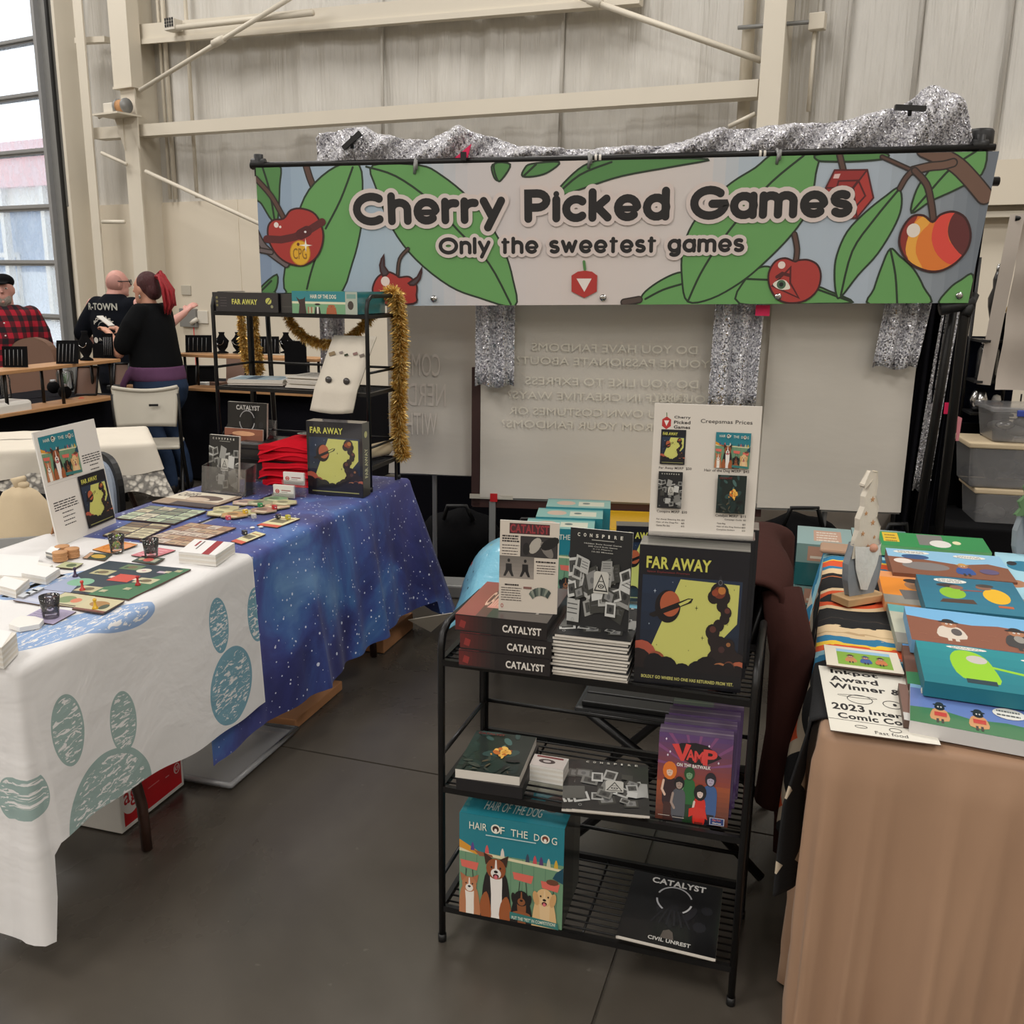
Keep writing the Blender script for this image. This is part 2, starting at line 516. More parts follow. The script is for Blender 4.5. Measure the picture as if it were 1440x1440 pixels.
def serape_mat():
    t = NT('woven_serape_blanket'); uv = t.coord('UV')
    sep = t.node('ShaderNodeSeparateXYZ'); t.ln(uv, sep.inputs[0])
    zig = t.noise(t.coord('UV', (14, 26, 1)), 1.0, 2, .5)
    yy = t.math('ADD', sep.outputs[1], t.math('MULTIPLY_ADD', zig, .07, -.035))
    K = (16, 16, 18); T = (220, 194, 154); B = (40, 120, 160); L = (150, 196, 208); O = (216, 84, 40); W = (226, 220, 206); D = (28, 66, 92)
    st = [(0, K), (.38, B), (.42, L), (.44, O), (.49, (236, 196, 60)), (.51, B), (.55, T), (.58, (190, 160, 120)), (.59, T), (.63, K), (.68, (60, 50, 44)), (.69, K), (1.08, (200, 110, 60)), (1.09, K), (1.12, T), (1.17, B), (1.21, O), (1.26, (236, 196, 60)), (1.28, B), (1.33, L), (1.37, B), (1.41, K)]
    f = t.math('DIVIDE', yy, 1.5)
    c = t.ramp(f, [(a / 1.5, b) for a, b in st], 'CONSTANT')
    # the woven eye in the black band
    m = uv_ellipses(t, uv, [(-.06, .87, .13, .10, 0)])
    e1 = t.math('MULTIPLY', t.math('LESS_THAN', m, 1.0), t.math('GREATER_THAN', m, .78))
    c = t.mix(e1, c, lin((226, 200, 160)))
    e2 = t.math('MULTIPLY', t.math('LESS_THAN', m, .78), t.math('GREATER_THAN', m, .55))
    c = t.mix(e2, c, lin(O))
    # diamonds down the hanging side
    w1 = t.math('PINGPONG', sep.outputs[0], .09); w2 = t.math('PINGPONG', sep.outputs[1], .09)
    dm = t.math('LESS_THAN', t.math('ADD', w1, w2), .075)
    dside = t.math('MULTIPLY', dm, t.math('GREATER_THAN', sep.outputs[0], .05))
    c = t.mix(t.math('MULTIPLY', dside, .85), c, lin((206, 190, 166)))
    dm2 = t.math('LESS_THAN', t.math('ADD', w1, w2), .035)
    dside2 = t.math('MULTIPLY', dm2, t.math('GREATER_THAN', sep.outputs[0], .05))
    c = t.mix(dside2, c, lin(O))
    t.setp(Base_Color=c, Roughness=.92)
    t.bump(t.noise(t.coord('UV', (400, 90, 1)), 1, 2), .3, .002)
    return t.m
M['serape'] = serape_mat()

def leafy_blue():
    t = NT('blue_autumn_leaf_plastic'); v = t.coord('Object')
    base = t.mix(t.noise(v, 3, 2), lin((108, 172, 198)), lin((142, 200, 218)))
    c = base
    for sc, thr, colr, off in ((6, .17, (190, 70, 60), 0), (5, .15, (206, 150, 70), 3.3), (7, .11, (206, 96, 140), 7.1), (11, .1, (150, 190, 110), 5.2), (10, .07, (40, 44, 60), 9.4)):
        vo = t.node('ShaderNodeTexVoronoi'); t.ln(t.coord('Object', (1, 1, 1.7), (off, off, off)), vo.inputs['Vector']); vo.inputs['Scale'].default_value = sc
        sep = t.node('ShaderNodeSeparateColor'); t.ln(vo.outputs['Color'], sep.inputs[0])
        d = t.math('ADD', vo.outputs['Distance'], t.math('MULTIPLY_ADD', t.noise(v, 60, 1), .2, -.1))
        s = t.math('MULTIPLY', t.math('LESS_THAN', d, thr), t.math('GREATER_THAN', sep.outputs[0], .6))
        c = t.mix(s, c, lin(colr))
    t.setp(Base_Color=c, Roughness=.3, Coat_Weight=.3)
    t.bump(t.noise(v, 9, 4), .6, .03)
    return t.m
M['leafy'] = leafy_blue()

def lace_mat():
    t = NT('white_lace_cloth'); v = t.coord('Object')
    vo = t.node('ShaderNodeTexVoronoi'); t.ln(v, vo.inputs['Vector']); vo.inputs['Scale'].default_value = 36
    c = t.ramp(vo.outputs['Distance'], [(.3, (226, 220, 208)), (.46, (196, 190, 178)), (.56, (140, 136, 130))])
    t.setp(Base_Color=c, Roughness=.9); t.bump(vo.outputs['Distance'], .8, .01)
    return t.m
M['lace'] = lace_mat()
M['white_linen'] = plain('white_linen', (220, 212, 198), .9, 0, .05, 5, .35, bscale=12)

def plaid_mat():
    t = NT('red_black_plaid'); v = t.coord('Object')
    sep = t.node('ShaderNodeSeparateXYZ'); t.ln(v, sep.inputs[0])
    h = t.math('GREATER_THAN', t.math('PINGPONG', t.math('ADD', sep.outputs[2], 5), .045), .0225)
    w_ = t.math('GREATER_THAN', t.math('PINGPONG', t.math('ADD', t.math('ADD', sep.outputs[0], sep.outputs[1]), 5), .045), .0225)
    s = t.math('MULTIPLY', t.math('ADD', h, w_), .5)
    c = t.ramp(s, [(0, (168, 22, 44)), (.4, (88, 18, 30)), (.9, (26, 20, 26))], 'CONSTANT')
    t.setp(Base_Color=c, Roughness=.9); t.bump(t.noise(v, 12, 3), .4, .02)
    return t.m
M['plaid'] = plaid_mat()

def backdrop_mat(name, c):
    t = NT(name); v = t.coord('Object', (1, 1, 3))
    n = t.noise(v, 1.6, 4, .6)
    a = lin(c)
    t.setp(Base_Color=t.mix(n, tuple(x * .9 for x in a[:3]) + (1,), a), Roughness=.62)
    t.bump(n, .14, .03)
    return t.m
M['backdrop'] = backdrop_mat('grey_banner_back', (206, 200, 190))
M['backdrop_text'] = plain('show_through_print', (214, 208, 194), .62, 0, .03, 2)
M['backdrop_text2'] = plain('show_through_print_pink', (214, 206, 196), .62, 0, .03, 2)

def gold_mat():
    t = NT('gold_tinsel'); oi = t.node('ShaderNodeAttribute', attribute_name='Col')
    t.setp(Base_Color=oi.outputs['Color'], Metallic=.45, Roughness=.28)
    return t.m
M['gold'] = gold_mat()

# ---------------------------------------------------------------- flat print: layered shapes on a surface
TXT = {}
def text_tris(s, bold=0.0, res=3):
    bold = min(bold, .032); k = (s, bold)
    if k in TXT: return TXT[k]
    cu = bpy.data.curves.new('t', 'FONT'); cu.body = s; cu.offset = bold; cu.resolution_u = res; cu.space_character = 1 + min(.12, bold * 2.2)
    cu.dimensions = '2D'; cu.fill_mode = 'BOTH'
    ob = bpy.data.objects.new('t', cu)
    me = bpy.data.meshes.new_from_object(ob)
    me.calc_loop_triangles()
    vs = [(v.co.x, v.co.y) for v in me.vertices]
    tr = []
    for lt in me.loop_triangles:
        a, b, c = (vs[i] for i in lt.vertices)
        ar = (b[0] - a[0]) * (c[1] - a[1]) - (b[1] - a[1]) * (c[0] - a[0])
        if ar > 1e-9: tr.append((a, b, c))
        elif ar < -1e-9: tr.append((a, c, b))
    bpy.data.objects.remove(ob); bpy.data.curves.remove(cu); bpy.data.meshes.remove(me)
    if vs:
        bx = (min(v[0] for v in vs), min(v[1] for v in vs), max(v[0] for v in vs), max(v[1] for v in vs))
    else: bx = (0, 0, 1, 1)
    TXT[k] = (tr, bx)
    return TXT[k]

def clip_poly(p, x0, y0, x1, y1):
    for ax, lim, sg in ((0, x0, 1), (0, x1, -1), (1, y0, 1), (1, y1, -1)):
        q = []
        for i in range(len(p)):
            a, b = p[i], p[(i + 1) % len(p)]
            da, db = (a[ax] - lim) * sg, (b[ax] - lim) * sg
            if da >= 0: q.append(a)
            if (da >= 0) != (db >= 0):
                t = da / (da - db)
                q.append((a[0] + (b[0] - a[0]) * t, a[1] + (b[1] - a[1]) * t))
        p = q
        if len(p) < 3: return []
    return p

class Print:
    """a sheet of print; 2D coordinates in a user window, placed by O + x*EX + y*EY, raised along EZ layer by layer"""
    def __init__(self, O, EX, EY, win=(0, 0, 1, 1), eps=4e-5, base=2e-4):
        self.O = Vector(O); self.EX = Vector(EX); self.EY = Vector(EY)
        self.EZ = self.EX.cross(self.EY).normalized()
        self.win = win; self.L = 0; self.eps = eps; self.base = base
        self.mb = MB(); self.T = (0, 0, 1, 1); self.clipw = win
    def sub(self, x, y, w, h):        # shapes that follow are drawn in 0..1 inside this window
        self.T = (x, y, w, h); self.clipw = (x, y, x + w, y + h); return self
    def full(self):
        self.T = (0, 0, 1, 1); self.clipw = self.win; return self
    def put(self, tris, c):
        self.mb.col = lin(c)
        tx, ty, tw, th = self.T
        z = self.EZ * (self.base + self.L * self.eps)
        x0, y0, x1, y1 = self.clipw
        W = self.win
        for t in tris:
            p = [(tx + a * tw, ty + b * th) for a, b in t]
            if any(a < x0 - 1e-9 or a > x1 + 1e-9 or b < y0 - 1e-9 or b > y1 + 1e-9 for a, b in p):
                p = clip_poly(p, x0, y0, x1, y1)
                if not p: continue
            self.mb.add([self.O + self.EX * ((a - W[0]) / (W[2] - W[0])) + self.EY * ((b - W[1]) / (W[3] - W[1])) + z for a, b in p], [tuple(range(len(p)))], False)
    def poly(self, pts, c, nl=True):
        if nl: self.L += 1
        tr = tessellate_polygon([[Vector((a, b, 0)) for a, b in pts]])
        out = []
        for t in tr:
            a, b, d = (pts[i] for i in t)
            ar = (b[0] - a[0]) * (d[1] - a[1]) - (b[1] - a[1]) * (d[0] - a[0])
            if ar > 0: out.append((a, b, d))
            elif ar < 0: out.append((a, d, b))
        self.put(out, c)
    def rect(self, x0, y0, x1, y1, c, nl=True):
        self.poly([(x0, y0), (x1, y0), (x1, y1), (x0, y1)], c, nl)
    def ell(self, cx, cy, rx, ry, c, n=20, an=0, nl=True):
        self.poly([(cx + rx * cos(2 * pi * k / n) * cos(an) - ry * sin(2 * pi * k / n) * sin(an), cy + rx * cos(2 * pi * k / n) * sin(an) + ry * sin(2 * pi * k / n) * cos(an)) for k in range(n)], c, nl)
    def ring(self, cx, cy, rx, ry, t, c, n=24, a0=0, a1=360, nl=True):
        if nl: self.L += 1
        out = []
        for k in range(n):
            A = radians(a0 + (a1 - a0) * k / n); B = radians(a0 + (a1 - a0) * (k + 1) / n)
            p = [(cx + (rx - t) * cos(A), cy + (ry - t) * sin(A)), (cx + rx * cos(A), cy + ry * sin(A)), (cx + rx * cos(B), cy + ry * sin(B)), (cx + (rx - t) * cos(B), cy + (ry - t) * sin(B))]
            out += [(p[0], p[1], p[2]), (p[0], p[2], p[3])]
        self.put(out, c)
    def stroke(self, pts, wd, c, nl=True, asp=1.0, n=8, caps=True, fine=False):
        """mitred ribbon with round ends; asp = height/width of one unit"""
        self.L += 1 if nl else .2
        q = []
        for p in pts:
            v = Vector((p[0], p[1] * asp))
            if not q or (v - q[-1]).length > 1e-6: q.append(v)
        h = wd / 2
        un = lambda v: (v.x, v.y / asp)
        out = []
        if len(q) < 2:
            o = [q[0] + Vector((cos(2 * pi * k / 12) * h, sin(2 * pi * k / 12) * h)) for k in range(12)]
            self.put([(un(o[0]), un(o[k]), un(o[k + 1])) for k in range(1, 11)], c); return
        closed = (q[0] - q[-1]).length < 1e-5 and len(q) > 3
        if closed: q.pop()
        m = len(q); L_ = []; R_ = []
        for i in range(m):
            if closed: a, b = q[i - 1], q[(i + 1) % m]
            else: a, b = q[max(i - 1, 0)], q[min(i + 1, m - 1)]
            d1 = (q[i] - a).normalized() if (q[i] - a).length > 0 else (b - q[i]).normalized()
            d2 = (b - q[i]).normalized() if (b - q[i]).length > 0 else d1
            n1 = Vector((-d1.y, d1.x)); n2 = Vector((-d2.y, d2.x)); nn = n1 + n2
            if nn.length < .3: nn = n1
            nn.normalize(); k = h / max(.45, nn.dot(n1))
            L_.append(q[i] + nn * k); R_.append(q[i] - nn * k)
        for i in range(m if closed else m - 1):
            j = (i + 1) % m
            out += [(un(R_[i]), un(R_[j]), un(L_[j])), (un(R_[i]), un(L_[j]), un(L_[i]))]
        if caps and not closed:
            for e, o in ((0, 1), (m - 1, m - 2)):
                d = (q[e] - q[o]).normalized(); t = Vector((-d.y, d.x))
                f = [q[e] + t * (cos(pi * k / n) * -h) + d * (sin(pi * k / n) * h) for k in range(n + 1)]
                out += [(un(q[e]), un(f[k]), un(f[k + 1])) for k in range(n)]
        if fine:
            L0 = self.L
            for k in range(0, len(out), 2): self.L += .08; self.put(out[k:k + 2], c)
            self.L = L0
        else: self.put(out, c)
    def text(self, s, x0, y0, x1, y1, c, bold=0.0, nl=True, flip=False, skew=None):
        """fit the string's inked box into the window x0..x1, y0..y1"""
        if nl: self.L += 1
        tr, b = text_tris(s, bold)
        sx = (x1 - x0) / max(1e-6, b[2] - b[0]); sy = (y1 - y0) / max(1e-6, b[3] - b[1])
        if flip:
            out = [tuple((x1 - (px - b[0]) * sx, y0 + (py - b[1]) * sy) for px, py in reversed(t)) for t in tr]
        else:
            out = [tuple((x0 + (px - b[0]) * sx, y0 + (py - b[1]) * sy) for px, py in t) for t in tr]
        self.put(out, c)
    def vgrad(self, x0, y0, x1, y1, ca, cb, n=12):
        self.L += 1
        for k in range(n):
            f = (k + .5) / n
            self.rect(x0, y0 + (y1 - y0) * k / n, x1, y0 + (y1 - y0) * (k + 1) / n, tuple(ca[i] + (cb[i] - ca[i]) * f for i in range(3)), False)
    def greek(self, x0, x1, y1, n, dy, c, h=.4, rnd=None):
        """lines of text too small to read"""
        self.L += 1
        r = rnd or random
        for k in range(n):
            y = y1 - k * dy; x = x0; end = x1 - r.random() * .12 * (x1 - x0)
            while x < end:
                wl = min((x1 - x0) * r.uniform(.06, .2), end - x)
                if wl > 0: self.rect(x, y - dy * h, x + wl, y, c, False)
                x += wl + (x1 - x0) * .025
    def build(self, name, parent=None, mat=None):
        return self.mb.build(name, mat or M['print'], parent)

def smooth(pts, n=4, closed=True):
    out = []; m = len(pts)
    for i in range(m if closed else m - 1):
        p0 = pts[(i - 1) % m] if closed or i else pts[0]; p1 = pts[i]; p2 = pts[(i + 1) % m]; p3 = pts[(i + 2) % m] if closed or i + 2 < m else pts[-1]
        for k in range(n):
            t = k / n
            out.append(tuple(.5 * (2 * p1[j] + (p2[j] - p0[j]) * t + (2 * p0[j] - 5 * p1[j] + 4 * p2[j] - p3[j]) * t * t + (3 * p1[j] - p0[j] - 3 * p2[j] + p3[j]) * t ** 3) for j in (0, 1)))
    if not closed: out.append(tuple(pts[-1]))
    return out

# round-ended geometric lettering drawn with strokes (cap height 1)
def _arc(cx, cy, rx, ry, a0, a1, n=14):
    return [(cx + rx * cos(radians(a0 + (a1 - a0) * k / n)), cy + ry * sin(radians(a0 + (a1 - a0) * k / n))) for k in range(n + 1)]
XH = .74
GL = {
 'C': (.80, [_arc(.46, .5, .46, .5, 56, 304, 20)]),
 'G': (.88, [_arc(.46, .5, .46, .5, 48, 350, 22) + [(.90, .46), (.54, .46)]]),
 'O': (.96, [_arc(.48, .5, .48, .5, 0, 360, 24)]),
 'P': (.56, [[(0, 0), (0, 1), (.28, 1)] + _arc(.28, .72, .28, .28, 90, -90, 10) + [(0, .44)]]),
 'h': (.50, [[(0, 0), (0, 1)], [(0, .38)] + _arc(.25, .46, .25, .28, 180, 0, 10) + [(.5, 0)]]),
 'n': (.50, [[(0, 0), (0, XH)], [(0, .38)] + _arc(.25, .46, .25, .28, 180, 0, 10) + [(.5, 0)]]),
 'm': (.88, [[(0, 0), (0, XH)], _arc(.22, .50, .22, .24, 180, 0, 9) + [(.44, 0)], _arc(.66, .50, .22, .24, 180, 0, 9) + [(.88, 0)]]),
 'e': (.58, [_arc(.30, .37, .29, .37, 8, 312, 18), [(.05, .33), (.57, .33)]]),
 'r': (.30, [[(0, 0), (0, XH)], [(0, .36)] + _arc(.26, .40, .26, .28, 180, 75, 7)]),
 'y': (.52, [[(0, XH), (.27, .06)], [(.54, XH), (.12, -.32)]]),
 'i': (.0, [[(0, 0), (0, XH)], [(0, .96), (0, .961)]]),
 'l': (.0, [[(0, 0), (0, 1)]]),
 'c': (.50, [_arc(.30, .37, .30, .37, 50, 310, 16)]),
 'k': (.46, [[(0, 0), (0, 1)], [(.42, XH), (.02, .30)], [(.16, .40), (.46, 0)]]),
 'd': (.56, [[(.56, 0), (.56, 1)], _arc(.29, .37, .29, .37, 0, 360, 18)]),
 'a': (.56, [[(.56, 0), (.56, XH)], _arc(.29, .37, .29, .37, 0, 360, 18)]),
 'g': (.56, [[(.56, XH), (.56, -.06)] + _arc(.29, -.06, .27, .24, 0, -130, 10), _arc(.29, .37, .29, .37, 0, 360, 18)]),
 's': (.40, [_arc(.21, .56, .20, .18, 50, 245, 9) + _arc(.21, .185, .21, .185, 65, -140, 10)]),
 't': (.34, [[(.14, .92), (.14, 0)], [(0, XH), (.34, XH)]]),
 'w': (.76, [[(0, XH), (.2, .04)], [(.2, .04), (.38, .62)], [(.38, .62), (.56, .04)], [(.56, .04), (.76, XH)]]),
}
def letters(s, gap=.30, sp=.55):
    x = 0; out = []
    for ch in s:
        if ch == ' ': x += sp; continue
        wd, st = GL[ch]
        for q in st: out.append([(a + x, b) for a, b in q])
        x += wd + gap
    return out, x - gap

# ================================================================ THE HALL
def sof(P): return (P - W0).dot(WU)
def wall_slab(name, s0, s1, n0, n1, z0, z1, mat, parent=None):
    mb = MB()
    a = [hall(s0, n0, z0), hall(s1, n0, z0), hall(s1, n1, z0), hall(s0, n1, z0)]
    b = [p + Vector((0, 0, z1 - z0)) for p in a]
    mb.hexa(a, b)
    return mb.build(name, mat, parent)
def struct(o): o['kind'] = 'structure'; return o

S_PANE = sof(wp(63, 180)); S_STILE = sof(wp(74, 180)); S_JAMB = sof(wp(93, 180))
SR, SL, NF, ZC = 24.0, -12.0, 24.0, 7.6

# floor slab with sawn joints (built as separate pours with a recessed groove between them)
J0 = at(400, 1050); J1 = at(620, 1090); jd = (J1 - J0).normalized(); jn = Vector((-jd.y, jd.x, 0))
K0 = at(840, 1420); K1 = at(905, 1160)
floor = MB()
floor.box(-30, -22, -.25, 30, 24, -.006)
flo = struct(floor.build('floor', M['floor']))
GAP = .004
def slab_rect(a0, a1, b0, b1):
    mb = MB()
    P = [J0 + jd * a + jn * b for a, b in ((a0, b0), (a1, b0), (a1, b1), (a0, b1))]
    mb.hexa([p + Vector((0, 0, -.02)) for p in P], P)
    return mb
ka = (K0 - J0).dot(jd)
for i, (a0, a1) in enumerate(((-12, ka - GAP), (ka + GAP, 14))):
    for j, (b0, b1) in enumerate(((-12, -GAP), (GAP, 5.0), (5.0 + 2 * GAP, 14))):
        o = slab_rect(a0, a1, b0, b1).build('floor_slab', M['floor'], flo)

# back wall: painted lower panels, shiny insulation above
ins = MB()
rnd = random.Random(3)
ph = [(rnd.uniform(2, 30), rnd.uniform(0, 6.3), rnd.uniform(.002, .009)) for _ in range(14)]
def insf(u, v):
    s = S_JAMB + (SR - S_JAMB) * u; z = 2.3 + (ZC - 2.3) * v
    d = 0
    for k, (f, p, a) in enumerate(ph):
        d += a * sin(f * (s + .10 * sin(z * 1.3 + k)) + p) * (.4 + .6 * sin(z * 1.7 + k + s * .6) ** 2)
    cell = abs(((s + .2) % 1.22) - .61) / .61
    d += .05 * (1 - cell ** 4) * (.6 + .4 * sin(s * 3))
    return hall(s, d + .01, z)
ins.grid(900, 26, insf)
struct(ins.build('wall_back', M['insul']))
struct(wall_slab('wall_back_shell', S_JAMB, SR, -.3, -.12, 0, ZC, M['tan_wall']))
wn_ = 0
s = S_JAMB
seam = []
low = struct(wall_slab('wall_back_lower', S_JAMB, SR, -.11, .09, 0, 2.44, M['tan_wall']))
for k in range(12):      # joints between the lower panels
    x = S_JAMB + .55 + k * 2.42
    wall_slab('panel_strip', x, x + .035, .09, .096, 0, 2.44, M['tan_wall'], low)
cap_ = struct(wall_slab('trim_1', sof(wp(1362, 260)), SR, .09, .26, 2.17, 2.47, M['tan_wall']))
wall_slab('trim_lip', sof(wp(1362, 260)), SR, .09, .22, 2.09, 2.13, M['beam'], cap_)
# seams between the insulation blankets
for k, px in enumerate((536, 790, 1148, 1190, 1290, 1415)):
    a, b = wp(px, 60, .07), wp(px, 60, .07)
    mb = MB(); mb.tube([(a.x, a.y, 2.46), (a.x + .01, a.y, 4.0), (a.x, a.y, 7.4)], .018, 6)
    struct(mb.build('trim_seam', M['insul']))

# other walls and the roof
struct(wall_slab('wall_right', SR, SR + .2, -.3, NF, 0, ZC, M['tan_wall']))
struct(wall_slab('wall_left', SL - .2, SL, -.3, NF, 0, ZC, M['tan_wall']))
struct(wall_slab('wall_front', SL, SR, NF, NF + .2, 0, ZC, M['tan_wall']))
struct(wall_slab('ceiling', SL - .2, SR + .2, -.3, NF + .2, ZC, ZC + .15, M['insul']))
struct(wall_slab('wall_back_left', SL, S_PANE - 5.2, -.3, .09, 0, ZC, M['tan_wall']))
struct(wall_slab('wall_over_door', S_PANE - 5.2, S_JAMB, -.3, .05, 5.4, ZC, M['insul']))

# glazed sectional door
dt = thing('door_1', None, None); dt['kind'] = 'structure'
rails = [57, 135, 214, 292, 369, 443, 516, 590]
zr = [wp(40, y).z for y in rails]
zs = [zr[0] + (zr[0] - zr[1])] + zr
D0 = S_PANE - 5.0
wall_slab('stile', S_PANE, S_STILE, -.05, .03, 0, zs[0] + .9, M['cream_plastic'], dt)
wall_slab('track', S_STILE + .01, S_STILE + .07, -.04, .16, 0, 5.4, M['alu'], dt)
wall_slab('weather_seal', S_STILE + .07, S_JAMB, -.1, .10, 0, 5.4, M['grey_metal'], dt)
wall_slab('dark_gap', S_JAMB - .03, S_JAMB + .012, .10, .13, 0, 5.4, M['black_plastic'], dt)
for z in zs:
    r = wall_slab('rail', D0, S_STILE, -.05, .05, z - .045, z + .03, M['alu'], dt)
    wall_slab('rail_lip', D0, S_STILE, .05, .075, z - .02, z - .008, M['grey_metal'], dt)
    mb = MB()
    c = hall(S_STILE - .02, .07, z)
    mb.tube([c, c + WU * .12], .022, 8)
    mb.bar(c + Vector((0, 0, -.06)), c + Vector((0, 0, .08)), .03, .03)
    mb.build('hinge_roller', M['grey_metal'], dt)
zz = sorted(zs + [zs[0] + .86, 0.0])
for k in range(len(zz) - 1):
    for c_ in range(2):
        a = D0 + c_ * 2.5
        wall_slab('pane', a + .01, a + 2.49, -.006, .006, zz[k] + .02, zz[k + 1] - .03, M['door_glass'], dt)
wall_slab('centre_stile', D0 + 2.46, D0 + 2.54, -.05, .03, 0, zs[0] + .86, M['cream_plastic'], dt)
wall_slab('bottom_rail', D0, S_STILE, -.05, .05, 0, .12, M['alu'], dt)

# the yard outside the door
yd = struct(wall_slab('ground_outside', -40, 10, -40, -.31, -.3, -.02, M['concrete_out']))
og = thing('outbuilding', 'pale building with white framed openings seen through the glazed door', 'building', hall(-14, -14), WROT)
mb = MB(); mb.box(-14, 0, 0, 12, 6, 1.7); mb.build('lower_wall', M['pale_wall_out'], og)
mb = MB(); mb.box(-14, 0, 1.7, 12, 6, 3.9); mb.build('upper_wall', M['blue_wall_out'], og)
mb = MB(); mb.box(-14, -.6, 4.6, 12, 6, 6.1); mb.build('roof', M['red_out'], og)
mb = MB(); mb.box(-14, -.3, 3.9, 12, 6, 4.6); mb.build('eave', M['white_plastic'], og)
for k in range(10):
    mb = MB(); x = -13 + k * 2.4
    mb.box(x, -.5, 0, x + .22, -.25, 4.7); mb.build('post', M['white_plastic'], og)
for k in range(5):
    x = -12.4 + k * 4.8
    mb = MB()
    mb.bar((x, -.1, .6), (x + 2.0, -.1, .6), .06, .16); mb.bar((x, -.1, 2.3), (x + 2.0, -.1, 2.3), .06, .16)
    mb.bar((x, -.1, .5), (x, -.1, 2.4), .1, .1); mb.bar((x + 2.0, -.1, .5), (x + 2.0, -.1, 2.4), .1, .1); mb.bar((x, -.1, 2.3), (x + 2.0, -.1, .6), .06, .08)
    mb.build('window', M['white_plastic'], og)

# steel: columns, girts, braces, conduits
def beam(name, label_, a, b, wdt, hgt, mat=None, n=1):
    mb = MB(); mb.bar(a, b, wdt, hgt)
    o = mb.build(name, mat or M['beam']); o['kind'] = 'structure'; return o
def vcol(name, P, w_, d_, z0, z1, mat=None):
    mb = MB()
    a = [P + WU * i + WN * j for i, j in ((-w_ / 2, 0), (w_ / 2, 0), (w_ / 2, d_), (-w_ / 2, d_))]
    mb.hexa([Vector((p.x, p.y, z0)) for p in a], [Vector((p.x, p.y, z1)) for p in a])
    o = mb.build(name, mat or M['beam']); o['kind'] = 'structure'; return o
# column beside the door (an I section: flange, web, flange)
p1 = wp(124, 180, .10); vcol('trim_column', Vector((p1.x, p1.y, 0)), .05, .34, 0, 7.5)
p1 = wp(125, 180, .46); vcol('trim_column_flange', Vector((p1.x, p1.y, 0)), .15, .02, 0, 7.5)
vcol('trim_column_flange', Vector((p1.x, p1.y, 0)) + WU * .27, .30, .02, 0, 7.5) if False else None
# main column: boxed above, bare below
p2 = wp(190, 250, .42)
c2 = thing('trim_column_main', None, None); c2['kind'] = 'structure'
P2 = Vector((p2.x, p2.y, 0))
def cpart(name, P, w_, d_, z0, z1, mat, par):
    o = vcol(name, P, w_, d_, z0, z1, mat); o.parent = par; del o['kind']; return o
zb = wp(182, 120, .5).z
cpart('flange', P2, .235, .02, 0, zb + .02, M['beam'], c2)
cpart('web', P2 - WN * .40, .03, .40, 0, 7.5, M['beam'], c2)
cpart('boxing', P2 - WN * .1 - WU * .02, .30, .16, zb, 7.5, M['beam'], c2)
cpart('boxing_lip', P2 - WN * .11 - WU * .02, .32, .18, zb - .015, zb + .01, M['beam'], c2)
# bracket with winch
zk = wp(180, 158, .6).z
br = thing('winch', 'small cable winch on a bracket on the boxed column left of the banner', 'winch', P2 + Vector((0, 0, zk)), WROT)
mb = MB(); mb.box(-.26, -.30, -.02, .16, .02, 0); mb.build('shelf_plate', M['beam'], br)
mb = MB(); mb.prism([(-.24, 0), (-.1, 0), (-.1, -.36)], 0, .012); mb.v = [(x, -.02 - z, y) for x, y, z in mb.v]; mb.build('gusset', M['beam'], br)
mb = MB(); mb.prism([(-.02, 0), (.15, 0), (.15, -.36)], 0, .012); mb.v = [(x, -.02 - z, y) for x, y, z in mb.v]; mb.build('gusset', M['beam'], br)
mb = MB(); mb.tube([(.0, -.14, .08), (.12, -.14, .08)], [.068, .068], 16); mb.build('drum', M['cork'], br)
mb = MB(); mb.tube([(.11, -.14, .08), (.13, -.14, .08)], .08, 16); mb.tube([(-.02, -.14, .08), (.0, -.14, .08)], .08, 16); mb.build('drum_flange', M['grey_metal'], br)
mb = MB(); mb.box(-.2, -.2, 0, -.04, -.06, .12); mb.build('gearbox', M['white_plastic'], br, .01)
# right column
p3 = wp(1086, 90, .45); vcol('trim_column_right', Vector((p3.x, p3.y, 0)), .165, .02, 0, 7.5)
vcol('trim_column_right_web', Vector((p3.x, p3.y, 0)) - WN * .42, .03, .42, 0, 7.5)
def wline(name, pa, pb, off, r=None, box=None, mat=None):
    a = wp(*pa, off); b = wp(*pb, off)
    d = (b - a)
    mb = MB()
    if r: mb.tube([a, b], r, 8)
    else: mb.bar(a, b, box[0], box[1])
    return struct(mb.build(name, mat or M['beam']))
wline('trim_girt', (140, 189), (1070, 126), .30, box=(.16, .125))
wline('trim_girt', (110, 58), (152, 56), .3, box=(.1, .06))
wline('trim_purlin', (185, 50), (900, -10), .2, box=(.16, .17), mat=M['beam'])
wline('trim_purlin_lip', (185, 60), (900, 0), .29, box=(.02, .05), mat=M['beam'])
wline('trim_brace', (197, 127), (430, -16), .5, r=.024)
wline('trim_brace', (800, -10), (1070, 85), .4, r=.024)
wline('trim_brace', (205, 241), (420, 340), .5, r=.022)
wline('trim_brace', (139, 165), (170, 147), .5, r=.02)
wline('trim_brace', (143, 215), (178, 231), .5, r=.02)
wline('trim_brace', (144, 312), (175, 312), .5, r=.022)
wline('trim_brace', (1025, 178), (1062, 160), .4, r=.018)
wline('trim_turnbuckle', (300, 62), (315, 54), .5, r=.04)
wline('trim_turnbuckle', (828, -2), (845, 6), .4, r=.04)
for x0_, x1_, rr in ((219, 237, .02), (226, 233, .026), (258, 275, .022), (1052, 1044, .05)):
    a = wp(x0_ + 3, 10, .12); mb = MB(); mb.tube([(a.x, a.y, 2.47), (a.x, a.y, 7.4)], rr, 8); struct(mb.build('trim_conduit', M['beam']))
wline('trim_conduit', (1038, 39), (1138, 31), .2, r=.016, mat=M['grey_metal'])
